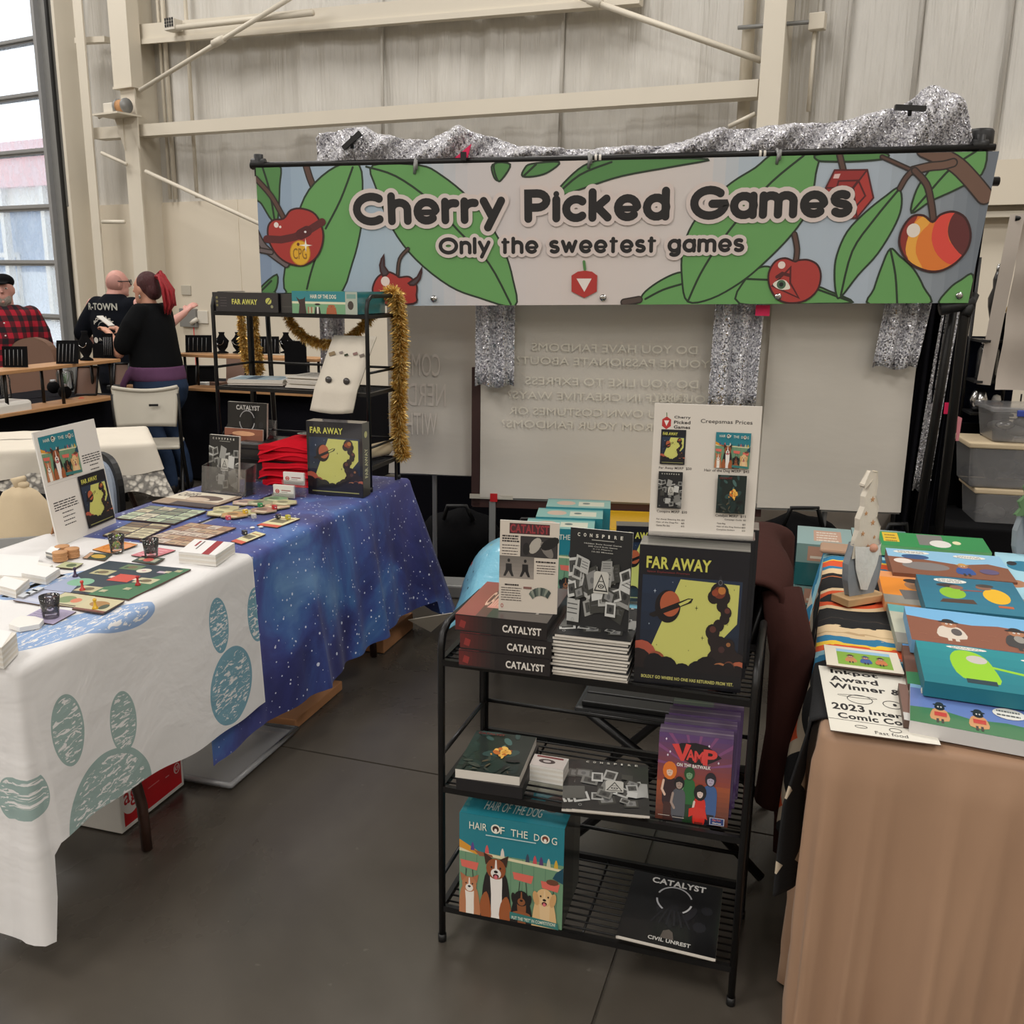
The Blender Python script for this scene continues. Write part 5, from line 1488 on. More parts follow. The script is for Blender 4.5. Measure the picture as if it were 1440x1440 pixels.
def cloth(name, label, cat, mat, org, rz, x0, x1, y0, y1, H, hem, fold, flare=.10, r=.025, seg=.012, rings=16, topn=14, corner_flare=1.0, wr=.0015, group=None, seed=1, thick=0.0, lift=.004, jit=.004, outs=None):
    """table cloth over the rectangle; hem(side, t) gives the height of the hem; side 0 = x1 side (y up), 1 = y1 side, 2 = x0 side, 3 = y0 side"""
    rnd = random.Random(seed)
    path = []     # (x, y, nx, ny, side, t, u)
    cr = .02
    sides = [((x1, y0), (x1, y1), (1, 0)), ((x1, y1), (x0, y1), (0, 1)), ((x0, y1), (x0, y0), (-1, 0)), ((x0, y0), (x1, y0), (0, -1))]
    for k, (a, b, n) in enumerate(sides):
        L_ = sqrt((b[0] - a[0]) ** 2 + (b[1] - a[1]) ** 2); m = max(2, int(L_ / seg))
        for i in range(m + 1):
            t = (cr + (L_ - 2 * cr) * i / m) / L_
            path.append((a[0] + (b[0] - a[0]) * t - n[0] * 0, a[1] + (b[1] - a[1]) * t, n[0], n[1], k, t))
        n2 = sides[(k + 1) % 4][2]
        for i in range(1, 8):      # round the corner
            an = (pi / 2) * i / 8
            nx = n[0] * cos(an) + n2[0] * sin(an); ny = n[1] * cos(an) + n2[1] * sin(an)
            cx, cy = b[0] - (n[0] + n2[0]) * cr, b[1] - (n[1] + n2[1]) * cr
            path.append((cx + nx * cr, cy + ny * cr, nx, ny, k + i / 8.0, 1.0))
    mb = MB(); vs = []; uvs = []
    n = len(path)
    # top: rings shrinking to a line
    def wrk(x, y): return wr * (sin(x * 21 + y * 9 + seed) * sin(y * 13 - x * 5) + .6 * sin(x * 47 - y * 31))
    cxm, cym = (x0 + x1) / 2, (y0 + y1) / 2
    insets = [1.0 - (j / topn) for j in range(topn)]       # 1 = centre line, 0 = edge
    hx, hy = (x1 - x0) / 2, (y1 - y0) / 2; mn = min(hx, hy)
    rows = []
    for f in insets:
        row = []
        for (x, y, nx, ny, sd, t) in path:
            px = cxm + (x - cxm) * ((hx - mn * f * .97) / hx); py = cym + (y - cym) * ((hy - mn * f * .97) / hy)
            row.append(((px, py, H + lift + wrk(px, py)), (px - x1, py)))
        rows.append(row)
    for j in range(1, 4):       # over the edge
        an = (pi / 2) * j / 3; row = []
        for (x, y, nx, ny, sd, t) in path:
            row.append(((x + nx * r * sin(an) - nx * r * .6, y + ny * r * sin(an) - ny * r * .6, H + lift - r * (1 - cos(an))), None))
        rows.append(row)
    acc = 0; arcs = []
    for i in range(n):
        arcs.append(acc); a, b = path[i], path[(i + 1) % n]; acc += sqrt((a[0] - b[0]) ** 2 + (a[1] - b[1]) ** 2) + .008 * (a[4] != int(a[4]))
    for j in range(1, rings + 1):
        row = []
        for i, (x, y, nx, ny, sd, t) in enumerate(path):
            hz = hem(sd, t, x, y)
            top = H + lift - r
            f = j / rings
            z = top - (top - hz) * f
            drop = (top - z)
            cw = 1.0 - abs((sd % 1) - .5) * 2 if sd != int(sd) else 0.0
            if sd == int(sd):
                dcor = min(t, 1 - t) * (abs(x1 - x0) if int(sd) in (1, 3) else abs(y1 - y0)); cw = max(0, 1 - dcor / .16) * .35
            out = flare * drop * (1 + (corner_flare(sd, t) if callable(corner_flare) else corner_flare) * cw * 1.6) + fold(arcs[i], f, sd) * min(1, drop / .05)
            if outs: out *= outs(x, y, sd)
            row.append(((x + nx * (r * .4 + out), y + ny * (r * .4 + out), z + (jit * sin(arcs[i] * 23 + seed) if j == rings else 0)), (drop + r * 1.2, y if sd < 3 else y0 - (x1 - x))))
        rows.append(row)
    base = 0
    flat = []
    for row in rows:
        flat += [p for p, _ in row]
    fs = []
    for j in range(len(rows) - 1):
        for i in range(n):
            a = j * n + i; b = j * n + (i + 1) % n
            fs.append((a, a + n, b + n, b))
    mb.add(flat, fs, True)
    o = mb.build(name, mat)
    me = o.data; uvl = me.uv_layers.new(name='UVMap')
    uvv = []
    for k, row in enumerate(rows):
        for i, (p, u) in enumerate(row):
            if u is None: u = (.01 * (k - topn + 1), p[1])
            uvv.append(u)
    buf = []
    for lp in me.loops: buf += list(uvv[lp.vertex_index])
    uvl.data.foreach_set('uv', buf)
    o.location = org; o.rotation_euler = (0, 0, rz)
    if thick: add_mod(o, 'SOLIDIFY', thickness=thick, offset=-1)
    tag(o, label, cat, group)
    return o

def folding_table(name, label, org, rz, x0, x1, y0, y1, H=.735, legs=True):
    t = thing(name, label, 'table', org, rz)
    mb = MB(); mb.box(x0 + .01, y0 + .01, H - .045, x1 - .01, y1 - .01, H); mb.build('tabletop', M['white_plastic'], t, .01)
    for (lx, ly) in ((x0 + .09, y0 + .42), (x1 - .09, y0 + .42), (x0 + .09, y1 - .30), (x1 - .09, y1 - .30)):
        sx = 1 if lx > (x0 + x1) / 2 else -1
        mb = MB(); mb.tube([(lx - sx * .05, ly, H - .04), (lx - sx * .03, ly, .42), (lx + sx * .01, ly, .28), (lx + sx * .04, ly, .14), (lx + sx * .045, ly, .006)], .0155, 10); mb.build('leg', M['brown_leg'], t)
    return t
M['brown_leg'] = plain('brown_leg_paint', (62, 40, 32), .35, .2, .1, 12)
sn = random.Random(11)
def folds(fr, am, seed):
    r_ = random.Random(seed); tr = [(r_.uniform(*fr), r_.uniform(0, 6.28), r_.uniform(.4, 1.0)) for _ in range(5)]
    def f(s, v, sd):
        return am * v ** .8 * sum(a * sin(w_ * s + p + .6 * sin(s * 3.1 + v)) for w_, p, a in tr) / 2.2
    return f

folding_table('folding_table', 'folding table under the galaxy cloth with brown bent leg', A0g, AANG, -.76, 0, .02, 2.28)
# galaxy cloth over the whole run; the paw cloth on top of its near half
def gal_hem(sd, t, x, y):
    if sd <= .01 or sd == 0: return .15 + .03 * t
    if sd < 1: return .17 - .14 * sin((sd) * pi) ** 1
    if sd < 2: return .16
    return .7335
cloth('galaxy_tablecloth', 'deep blue galaxy print tablecloth with stars hanging to the floor', 'tablecloth', M['galaxy'], A0g, AANG, -.765, 0.005, .66, 2.29, .738, gal_hem, (lambda g_: lambda s, f, sd: g_(s, f, sd) + .03 * f * (1 - abs(sin(8.5 * s + sin(3 * s)))) ** 2)(folds((14, 44), .022, 3)), flare=.10, corner_flare=lambda sd, t: 1.5 if (0 < sd < 1 or (sd == 0 and t > .5)) else .15, wr=.001, rings=22, seed=2, outs=lambda x, y, sd: .12 + .88 * max(0, min(1, (y - 1.0) / .18)) if sd < .5 or sd > 3.5 else 1.0)
def paw_hem(sd, t, x, y):
    if sd == 0: return .315 - .07 * t
    if sd < 1: return .733
    if sd <= 2.0: return .733
    if sd < 3: return .73 - (.63) * (sd - 2)
    if sd == 3: return .10 - .0 * t
    f = sd - 3; return .09 + .02 * f if f < .62 else .09 + (.225) * min(1, (f - .62) / .3)
pc = cloth('paw_print_tablecloth', 'off white tablecloth with blue and green paw prints over the near table', 'tablecloth', M['paw'], A0g, AANG, -.775, .012, -.012, .97, .745, paw_hem, folds((5, 13), .012, 9), flare=.07, corner_flare=lambda sd, t: .9 if (sd >= 3 or (sd == 0 and t < .3)) else 0.0, wr=.0022, rings=22, seed=5, lift=.003)

# cardboard case of flyers and plastic lid under the tables
bx = thing('printed_carton', 'red and white cardboard carton on the floor under the paw print cloth', 'box', A0g, AANG)
q0 = tloc(at(172, 1175)); q1 = tloc(at(263, 1107))
L_ = q1.y - q0.y
mb = MB(); mb.box(q0.x - .30, q0.y, .004, q0.x, q0.y + L_ * 1.02, .24); mb.build('carton', M['card_white'], bx, .003)
P = Print((q0.x, q0.y, .004), (0, L_ * 1.02, 0), (0, 0, .236), base=.0005)
P.rect(.05, .06, .96, .99, (200, 30, 36)); P.ell(.16, .40, .14, .21, (232, 226, 222), 24); P.text('ag', .06, .27, .25, .50, (190, 34, 40), .01)
P.text('increase your reach', .32, .52, .80, .62, (232, 214, 210), .0); P.rect(.42, .33, .6, .345, (220, 120, 120)); P.rect(.70, .30, .76, .31, (230, 180, 176)); P.ring(.89, .32, .05, .075, .012, (228, 210, 206)); P.text('KF', .86, .29, .92, .35, (228, 210, 206), .01)
P.build('printed_side', bx)
P = Print((q0.x - .30, q0.y, .004), (.30, 0, 0), (0, 0, .236), base=.0005); P.text('rev.com', .30, .42, .62, .5, (70, 70, 72), .0); P.build('end_print', bx)
lid = thing('plastic_lid', 'clear plastic storage lid on the floor under the galaxy cloth', 'lid', A0g, AANG)
mb = MB(); mb.box(-.34, .80, .004, .0, 1.22, .02); mb.build('panel', M['bin'], lid, .008); mb = MB(); mb.tube([(-.34, .80, .022), (.0, .80, .022), (.0, 1.22, .022), (-.34, 1.22, .022), (-.34, .80, .022)], .011, 8); mb.build('rim', M['bin'], lid)
for k, (ya, yb, lb) in enumerate(((1.25, 1.62, 'cardboard tray peeking out under the middle of the galaxy cloth'), (2.02, 2.36, 'cardboard box edge under the far end of the galaxy cloth'))):
    o = MB(); o.box(-.4, ya, .003, -.015, yb, .04 + .04 * k); q = o.build('cardboard_box', M['cardboard'], None, .004); q.location = A0g; q.rotation_euler = (0, 0, AANG); tag(q, lb, 'box')
# pale back-folded corner of the galaxy cloth
mb = MB(); pts = [at(574, 872, .10), at(637, 862, .13), at(606, 889, .004), at(590, 880, .05)]
mb.add([pts[0], pts[3], pts[2], pts[1]], [(0, 1, 2, 3)]); o = mb.build('cloth_corner', M['white_linen']); add_mod(o, 'SOLIDIFY', thickness=.003); tag(o, 'pale underside of the galaxy cloth corner touching the floor', 'cloth')

# ---------------------------------------------------------------- the two wire racks (same model)
def wire_rack(label, org, rz, W_=.70, D_=.29, tiers=(.10, .415, .745), H_=.83, lean=0.0):
    t = thing('wire_shelf', label, 'shelf', org, rz)
    B = M['black_metal']; R_ = .0085
    for sx in (0, W_):
        s_ = 1 if sx == 0 else -1
        def arch(y0, y1):
            return [(sx, y0, .0), (sx, y0, H_ - .05), (sx, y0 + .012, H_ - .018), (sx, y0 + .045, H_), (sx, y1 - .045, H_), (sx, y1 - .012, H_ - .018), (sx, y1, H_ - .05), (sx, y1, .0)]
        mb = MB(); mb.tube(arch(0, D_), R_, 10); sf_ = mb.build('side_frame', B, t)
        for yy in (0, D_):
            mb = MB(); mb.tube([(sx, yy, 0), (sx, yy, .02)], .0105, 10); mb.build('foot_cap', M['black_plastic'], sf_)
        mb = MB(); mb.box(sx - .004, D_ - .03, .0, sx + .004, D_ - .014, H_ - .02); mb.build('rear_flat', B, t)
    for z in tiers:
        for yy in (0, D_):
            mb = MB(); mb.box(0, yy - .006, z - .013, W_, yy + .006, z + .002); mb.build('tray_rail', B, t)
        for xx in (0, W_):
            mb = MB(); mb.box(xx - .006, 0, z - .013, xx + .006, D_, z + .002); mb.build('tray_end', B, t)
        n = 13
        for k in range(1, n):
            mb = MB(); y = D_ * k / n; mb.tube([(0, y, z - .003), (W_, y, z - .003)], .0024, 6); mb.build('wire', B, t)
        for k in range(1, 4):
            mb = MB(); x = W_ * k / 4; mb.tube([(x, 0, z - .008), (x, D_, z - .008)], .0032, 6); mb.build('cross_wire', B, t)
        zz_ = z + .082
        if zz_ < H_ - .02:
            mb = MB(); mb.tube([(0, D_, zz_), (W_, D_, zz_)], .0055, 8); mb.build('back_guard', B, t)
            for xx in (0, W_):
                mb = MB(); mb.tube([(xx, 0, zz_), (xx, D_, zz_)], .0055, 8); mb.build('side_guard', B, t)
    return t

# rack on the galaxy table
RZ0 = .745
rf = tloc(at(521, 690, .75)); RKO = tabl(rf.x - .70, rf.y, RZ0)
rk1 = wire_rack('black wire shelf rack with gold tinsel standing on the galaxy cloth', RKO, AANG, H_=.79, tiers=(.10, .405, .715))
def rk(x, y, z): return RKO + AU * x + AV * y + Vector((0, 0, z))
# front cart
CL = at(622, 1322); CR = at(1027, 1412)
CU = (CR - CL).normalized(); CV = Vector((-CU.y, CU.x, 0)); CANG = atan2(CU.y, CU.x)
cart = wire_rack('black wire shelf rack standing on the concrete floor in front', CL, CANG, W_=.705, D_=.325, tiers=(.10, .425, .748), H_=.825)
def ct(x, y, z): return CL + CU * x + CV * y + Vector((0, 0, z))

# ---------------------------------------------------------------- boxed games, books, cards: shared builders (front face at y = 0, base at z = 0)
def game_box(name, label, org, rz, W_, D_, H_, front=None, top=None, right=None, body=(22, 22, 28), tilt=0.0, group=None, film=True, frontmat='shrink', cat='board game'):
    t = thing(name, label, cat, org, rz, group)
    if tilt: t.rotation_euler = (-tilt, 0, rz)
    mb = MB(); mb.color(*body); mb.box(0, 0, 0, W_, D_, H_); mb.build('box_body', M[frontmat], t, .0015, 1)
    if front:
        P = Print((0, 0, 0), (W_, 0, 0), (0, 0, H_)); front(P); P.build('front_print', t, M[frontmat])
    if top:
        P = Print((0, 0, H_), (W_, 0, 0), (0, D_, 0)); top(P); P.build('top_print', t, M[frontmat])
    if right:
        P = Print((W_, 0, 0), (0, D_, 0), (0, 0, H_)); right(P); P.build('side_print', t, M[frontmat])
    return t
def flat_item(name, label, cat, org, rz, W_, D_, th, art, body=(216, 210, 200), mat='print', group=None, edge='paper'):
    """a thin printed thing lying flat: book, card, board"""
    t = thing(name, label, cat, org, rz, group)
    mb = MB(); mb.color(*body); mb.box(0, 0, 0, W_, D_, th); mb.build('pages' if edge == 'paper' else 'body', M['paper'] if edge == 'paper' else M['print'], t)
    P = Print((0, 0, th), (W_, 0, 0), (0, D_, 0)); art(P); P.build('cover', t, M[mat])
    return t

# --- on the table rack
g0 = rk(.0, .03, .718)
def fa_side(P):
    P.rect(0, 0, 1, 1, (26, 24, 32)); P.text('FAR AWAY', .30, .38, .69, .66, (206, 204, 96), .04)
    P.ell(.86, .58, .045, .17, (196, 196, 96), 16); P.stroke([(.82, .35), (.91, .78)], .012, (40, 40, 36), asp=.25)
    for k in range(3): P.ell(.07, .72 - k * .2, .018, .07, (120, 112, 70), 10)
    for k in range(4): P.rect(.12, .7 - k * .14, .22, .73 - k * .14, (74, 66, 72))
    P.ell(.91, .3, .02, .08, (150, 148, 110), 10)
def fa_spine(P):
    P.rect(0, 0, 1, 1, (52, 54, 50)); P.L += 1
    tr, b = text_tris('FAR AWAY', .03)
    out = []
    for t_ in tr: out.append(tuple((.72 - (py - b[1]) / (b[3] - b[1]) * .42, .25 + (px - b[0]) / (b[2] - b[0]) * .40) for px, py in t_))
    P.put([tuple(t_) for t_ in out], (196, 194, 150)); P.ell(.5, .84, .2, .045, (190, 190, 120), 12)
game_box('board_game_box', 'dark Far Away game box lying flat on top of the table rack, left', rk(-.002, .005, .718), AANG, .305, .25, .078, fa_side, lambda P: P.rect(0, 0, 1, 1, (22, 24, 32)), None, (24, 22, 26))
game_box('board_game_box', 'charcoal box end showing between the two games on the table rack', rk(.308, .02, .718), AANG, .058, .23, .076, lambda P: (P.rect(0, 0, 1, 1, (48, 46, 46)), P.rect(.1, .3, .9, .34, (70, 68, 66))), None, None, (40, 38, 40))
game_box('board_game_box', 'teal Hair of the Dog game box lying flat on top of the table rack', rk(.368, .005, .718), AANG, .29, .27, .088, lambda P: (art_dogs_strip(P, 0, 0, .82, 1), P.full(), P.rect(.82, 0, 1, 1, (176, 184, 170)), P.ell(.9, .4, .045, .2, (60, 50, 46), 12), P.rect(.84, .7, .98, .9, (120, 160, 150))), lambda P: P.rect(0, 0, 1, 1, (44, 140, 148)), None, (40, 132, 140))
# middle tier of the rack: glass topped stack and papers, pin board
def stack(name, label, cat, org, rz, W_, D_, th, n, mat, group=None, sl=.004, topart=None):
    t = thing(name, label, cat, org, rz, group); r = random.Random(int(org.x * 1000))
    for k in range(n):
        mb = MB(); dx, dy = r.uniform(-sl, sl), r.uniform(-sl, sl); mb.box(dx, dy, th * k, W_ + dx, D_ + dy, th * (k + .93)); mb.build('sheet', mat, t)
    if topart:
        P = Print((0, 0, th * n), (W_, 0, 0), (0, D_, 0)); topart(P); P.build('top_print', t)
    return t
stack('sticker_sheets', 'stack of flat printed sheets on the middle tier of the table rack', 'paper', rk(.02, .05, .408), AANG + .25, .24, .17, .004, 6, M['paper'], topart=lambda P: (P.rect(0, 0, 1, 1, (196, 206, 210)), P.rect(.06, .08, .94, .92, (150, 172, 184)), P.rect(.3, .1, .5, .9, (70, 92, 110)), P.rect(.62, .2, .8, .8, (176, 190, 196))))
stack('paper_stack', 'thick stack of loose white papers on the middle tier of the table rack', 'paper', rk(.30, .06, .408), AANG - .05, .22, .2, .006, 8, M['paper'], sl=.01, topart=lambda P: P.greek(.1, .9, .9, 8, .1, (120, 116, 110), .3))
cn = thing('pin_board', 'white canvas display board with enamel pins leaning on the table rack', 'board', rk(.45, -.03, .33), AANG)
W_ = .19; mb = MB()
mb.grid(4, 16, lambda u, v: Vector((W_ * u + .06 * v, (.0 if v < .3 else (v - .3) * .18) + .01 * sin(v * 5), .30 * v - .01 * sin(u * 3) * (1 - v))))
o = mb.build('canvas', M['canvas_white'], cn); add_mod(o, 'SOLIDIFY', thickness=.008)
def pin(x, v, col, r_, kind=0):
    y = (0 if v < .3 else (v - .3) * .18) + .01 * sin(v * 5) - .0045; c = Vector((W_ * x + .06 * v, y, .30 * v))
    mb = MB(); mb.color(*col)
    if kind: mb.tube([c + Vector((0, 0, 0)), c + Vector((0, -.004, 0))], r_, 14)
    else: mb.box(c.x - r_, c.y - .003, c.z - r_ * .5, c.x + r_, c.y, c.z + r_ * .5, Matrix.Translation(c) @ Matrix.Rotation(-.3, 4, 'Y') @ Matrix.Translation(-c))
    mb.build('enamel_pin', M['gloss'], cn)
pin(.14, .76, (150, 130, 100), .014); pin(.34, .78, (150, 140, 136), .008); pin(.48, .75, (40, 56, 36), .008); pin(.68, .77, (150, 120, 116), .01); pin(.85, .75, (130, 120, 112), .011)
pin(.27, .42, (70, 66, 64), .014, 1); pin(.70, .41, (60, 56, 54), .014, 1)
# bottom tier: rolled poster
o = MB(); o.tube([(0, 0, 0), (.05, .20, 0)], .03, 16); o = o.build('rolled_poster', M['tote']); o.location = rk(.62, .04, .145); o.rotation_euler = (0, 0, AANG); tag(o, 'rolled cream poster on the lowest tier of the table rack', 'poster')
mbx = thing('marbled_box', 'black marbled box standing behind the red shirts', 'box', tabl(-.66, 1.98, .748), AANG)
mb = MB(); mb.box(0, 0, 0, .26, .2, .16); mb.build('box_body', M['marble'], mbx, .01); mb = MB(); mb.box(-.004, -.004, .13, .264, .204, .165); mb.build('lid', M['marble'], mbx, .01)

# --- on the galaxy cloth
TZ = .7445
def onT(px, py, z=TZ): return at(px, py, z)
a = onT(434, 694); 
game_box('board_game_box', 'upright Far Away game box standing right of the red shirts', a, AANG + .02, .243, .07, .30, lambda P: art_far_away(P, 0, 0, 1, 1, False), lambda P: P.rect(0, 0, 1, 1, (60, 60, 58)), fa_spine, (50, 52, 50), group=None)
# red shirts
rs = thing('red_shirt_stack', 'stack of folded bright red shirts with a printed emblem', 'clothing', onT(362, 682) + AV * .02, AANG)
for k in range(5):
    mb = MB(); r = random.Random(k); o_ = r.uniform(-.01, .01)
    mb.grid(18, 12, lambda u, v: Vector((.0 + o_ + .31 * u, .24 * v, .037 * (k + 1) + .03 * max(0, (u - .2)) * (k > 2) - .022 * abs(u - .5) ** 3 * 8 + .006 * sin(u * 9 + k) + .004 * sin(v * 11 + u * 5) - (.034 if v in (0, 1) or u in (0, 1) else 0))))
    mb.build('folded_shirt', M['red_cotton'], rs)
    mb = MB(); mb.box(.004 + o_, .004, .037 * k, .306 + o_, .236, .037 * k + .02); mb.build('fold_edge', M['red_cotton'], rs)
P = Print((.14, .03, .215), (.15, 0, .004), (0, .12, .0)); P.ell(.5, .5, .5, .36, (150, 160, 150)); P.ell(.5, .5, .44, .3, (70, 80, 76)); P.text('CATALYST', .16, .42, .84, .6, (210, 210, 200), .04); P.build('emblem', rs)

def acrylic_holder(name, label, org, rz, W_, H_, D_=.05, front=.45, lean=.16):
    t = thing(name, label, 'brochure holder', org, rz)
    th = .003
    def pan(nm, a, b, c, d):
        mb = MB(); n = (b - a).cross(d - a).normalized() * th; mb.hexa([a, b, c, d], [a + n, b + n, c + n, d + n]); mb.build(nm, M['clear'], t)
    V_ = Vector; l = lean
    pan('back_panel', V_((0, D_, 0)), V_((W_, D_, 0)), V_((W_, D_ + H_ * l, H_)), V_((0, D_ + H_ * l, H_)))
    pan('front_panel', V_((0, 0, 0)), V_((W_, 0, 0)), V_((W_, H_ * front * l, H_ * front)), V_((0, H_ * front * l, H_ * front)))
    for x in (0, W_ - th): pan('side_panel', V_((x, D_, 0)), V_((x, 0, 0)), V_((x, H_ * front * l, H_ * front)), V_((x, D_ + H_ * l, H_)))
    pan('floor_panel', V_((0, 0, .0)), V_((0, D_, .0)), V_((W_, D_, .0)), V_((W_, 0, .0)))
    return t
def booklet(name, label, org, rz, W_, H_, n, art, lean=.16, group=None):
    t = thing(name, label, 'booklet', org, rz, group)
    for k in range(n):
        mb = MB(); mb.hexa([Vector((0, k * .004, 0)), Vector((W_, k * .004, 0)), Vector((W_, k * .004 + H_ * lean, H_)), Vector((0, k * .004 + H_ * lean, H_))][::-1], [Vector((0, k * .004 + .003, 0)), Vector((W_, k * .004 + .003, 0)), Vector((W_, k * .004 + .003 + H_ * lean, H_)), Vector((0, k * .004 + .003 + H_ * lean, H_))][::-1])
        mb.build('pages', M['paper'], t)
    P = Print((0, 0, 0), (W_, 0, 0), (0, H_ * lean, H_), base=.0004); art(P); P.build('cover', t, M['gloss'])
    return t
a = onT(284, 692); acrylic_holder('brochure_holder', 'clear acrylic brochure holder with Conspire booklets, front left of the rack', a, AANG - .08, .215, .12, .07, front=.9, lean=.12)
booklet('game_booklet', 'black Conspire booklet standing in the front acrylic holder', a + AU * .012 + AV * .03 + Vector((0, 0, .006)), AANG - .08, .145, .225, 3, lambda P: art_conspire(P, 0, 0, 1, 1, False), .12)
b_ = onT(304, 672) + AV * .02; acrylic_holder('brochure_holder', 'tall clear acrylic brochure holder with Catalyst books behind the Conspire holder', b_, AANG - .05, .235, .25, .09, front=.62, lean=.10)
booklet('game_booklet', 'black Catalyst book standing highest in the rear acrylic holder', b_ + AU * .012 + AV * .06 + Vector((0, 0, .09)), AANG - .05, .20, .235, 3, lambda P: art_catalyst_black(P, 0, 0, 1, 1, None), .10)
booklet('game_booklet', 'copper coloured booklet half hidden in the rear acrylic holder', b_ + AU * .016 + AV * .02 + Vector((0, 0, .006)), AANG - .05, .195, .21, 2, lambda P: (P.vgrad(0, 0, 1, 1, (60, 30, 26), (150, 92, 70), 8), P.ell(.5, .9, .3, .05, (226, 170, 130), 12)), .10)
ch = thing('card_holder', 'two tier clear business card holder with white cards by the game box', 'card holder', onT(381, 699), AANG + .02)
for k in range(2):
    x, y, z = .012 + k * .022, .0 + k * .045, .0 + k * .045
    mb = MB(); mb.box(x - .004, y - .004, 0, x + .094, y - .001, z + .02); mb.build('tier_front', M['clear'], ch)
    mb = MB(); mb.box(x - .004, y + .012, 0, x + .094, y + .015, z + .05); mb.build('tier_back', M['clear'], ch)
    mb = MB(); mb.box(x, y, z + .002, x + .09, y + .01, z + .052); mb.build('card_pile', M['card_white'], ch)
    P = Print((x, y, z + .002), (.09, 0, 0), (0, 0, .05)); P.ring(.2, .5, .1, .17, .05, (184, 50, 48)); P.ell(.2, .5, .04, .07, (184, 50, 48)); P.rect(.4, .55, .86, .62, (150, 70, 66)); P.rect(.4, .42, .7, .46, (150, 140, 136)); P.build('card_print', ch)

# boards, cards and player pieces laid out in play: four corners on the cloth, near-left, near-right, far-right, far-left
def quad_item(name, label, cat, corners, th, art, z=None, mat='print', body=(90, 70, 60), group=None):
    z = TZ if z is None else z
    P0, P1, P2, P3 = [at(x, y, z + th) for x, y in corners]
    org = (P0 + P1 + P2 + P3) / 4; org.z = z
    ex = ((P1 - P0) + (P2 - P3)) / 2; ey = ((P3 - P0) + (P2 - P1)) / 2
    o0 = -(ex + ey) / 2
    t = thing(name, label, cat, org, 0, group)
    mb = MB(); mb.color(*body); c = [o0, o0 + ex, o0 + ex + ey, o0 + ey]; mb.hexa([Vector((p.x, p.y, 0)) for p in c], [Vector((p.x, p.y, th)) for p in c]); mb.build('board' if cat != 'card' else 'card_stock', M['print'], t)
    P = Print(Vector((o0.x, o0.y, th)), Vector((ex.x, ex.y, 0)), Vector((ey.x, ey.y, 0))); art(P); P.build('printed_face', t, M[mat])
    return t
CR_ = (206, 200, 176)
def art_grid(nx, ny, cols, bg=(60, 52, 60), seed=1, gap=.03):
    def f(P):
        r = random.Random(seed); P.rect(0, 0, 1, 1, bg)
        for i in range(nx):
            for j in range(ny):
                x0, y0 = (i + gap * 1.5) / nx, (j + gap * 3) / ny; x1, y1 = (i + 1 - gap * 1.5) / nx, (j + 1 - gap * 3) / ny
                P.rect(x0, y0, x1, y1, r.choice(cols), i + j == 0)
        P.L += 1
        for i in range(nx):
            for j in range(ny):
                x0, y0 = (i + .2) / nx, (j + .25) / ny
                P.rect(x0, y0, x0 + .5 / nx, y0 + .2 / ny, (120, 110, 96), False)
                P.rect(x0, y0 + .38 / ny, x0 + .6 / nx, y0 + .46 / ny, (150, 140, 120), False)
    return f
quad_item('game_board', 'cream and brown board lettered CARES on the far end of the galaxy cloth', 'game board', [(215, 706), (293, 714), (343, 699), (260, 690)], .004, lambda P: (P.rect(0, 0, 1, 1, (150, 130, 110)), P.rect(0, .4, .9, 1, (208, 198, 178)), P.text('CARES', .05, .62, .35, .9, (90, 80, 74), .04), P.ell(.58, .62, .28, .2, (96, 76, 66)), P.ell(.5, .5, .2, .14, (190, 170, 150)), P.rect(.3, 0, 1, .25, (64, 54, 56))))
quad_item('game_board', 'green and cream card grid board left of the acrylic holders', 'game board', [(162, 728), (245, 737), (291, 718), (212, 711)], .004, art_grid(4, 4, [CR_, (176, 190, 160), (190, 180, 150), (120, 130, 110)], seed=3))
quad_item('game_board', 'dark striped board half hidden behind the table sign', 'game board', [(140, 752), (206, 758), (237, 738), (190, 734)], .004, art_grid(2, 6, [(206, 196, 160), (120, 96, 70), (190, 176, 140)], seed=4))
quad_item('game_board', 'large pale peach card grid board in the middle of the galaxy cloth', 'game board', [(197, 760), (262, 768), (333, 742), (268, 735)], .004, art_grid(4, 5, [(206, 190, 176), (190, 160, 130), (200, 180, 160), (170, 130, 100)], (120, 90, 80), seed=5))
HXL = ('rosy', 'olive left', 'pale yellow', 'sage', 'green far right', 'peach', 'mauve middle', 'cream leftmost', 'orange brown front', 'khaki right')
for k, (px, py, c) in enumerate(((345, 707, (176, 148, 136)), (318, 716, (170, 160, 120)), (342, 722, (184, 178, 130)), (366, 708, (150, 150, 120)), (388, 703, (120, 150, 110)), (390, 713, (190, 160, 130)), (371, 719, (160, 128, 110)), (310, 723, (190, 186, 140)), (330, 726, (180, 140, 90)), (400, 709, (176, 170, 130)))):
    c0 = at(px, py, TZ); t = thing('hex_tile', HXL[k] + ' hexagonal tile in the cluster on the galaxy cloth', 'game tile', Vector((c0.x, c0.y, TZ)), AANG, 'hexagonal tiles laid out on the galaxy cloth')
    pl = [(.055 * cos(pi / 3 * i), .055 * sin(pi / 3 * i)) for i in range(6)]
    mb = MB(); mb.color(150, 136, 110); mb.prism(pl, .0005 * k, .003 + .0005 * k); mb.build('tile', M['print'], t)
    P = Print((-.055, -.055, .003 + .0005 * k), (.11, 0, 0), (0, .11, 0)); q = [((a + .055) / .11, (b + .055) / .11) for a, b in pl]; P.poly([((a - .5) * .92 + .5, (b - .5) * .92 + .5) for a, b in q], c); P.ell(.4, .55, .2, .15, tuple(int(v * .7) for v in c)); P.rect(.3, .2, .75, .3, (214, 206, 176)); P.build('tile_print', t)
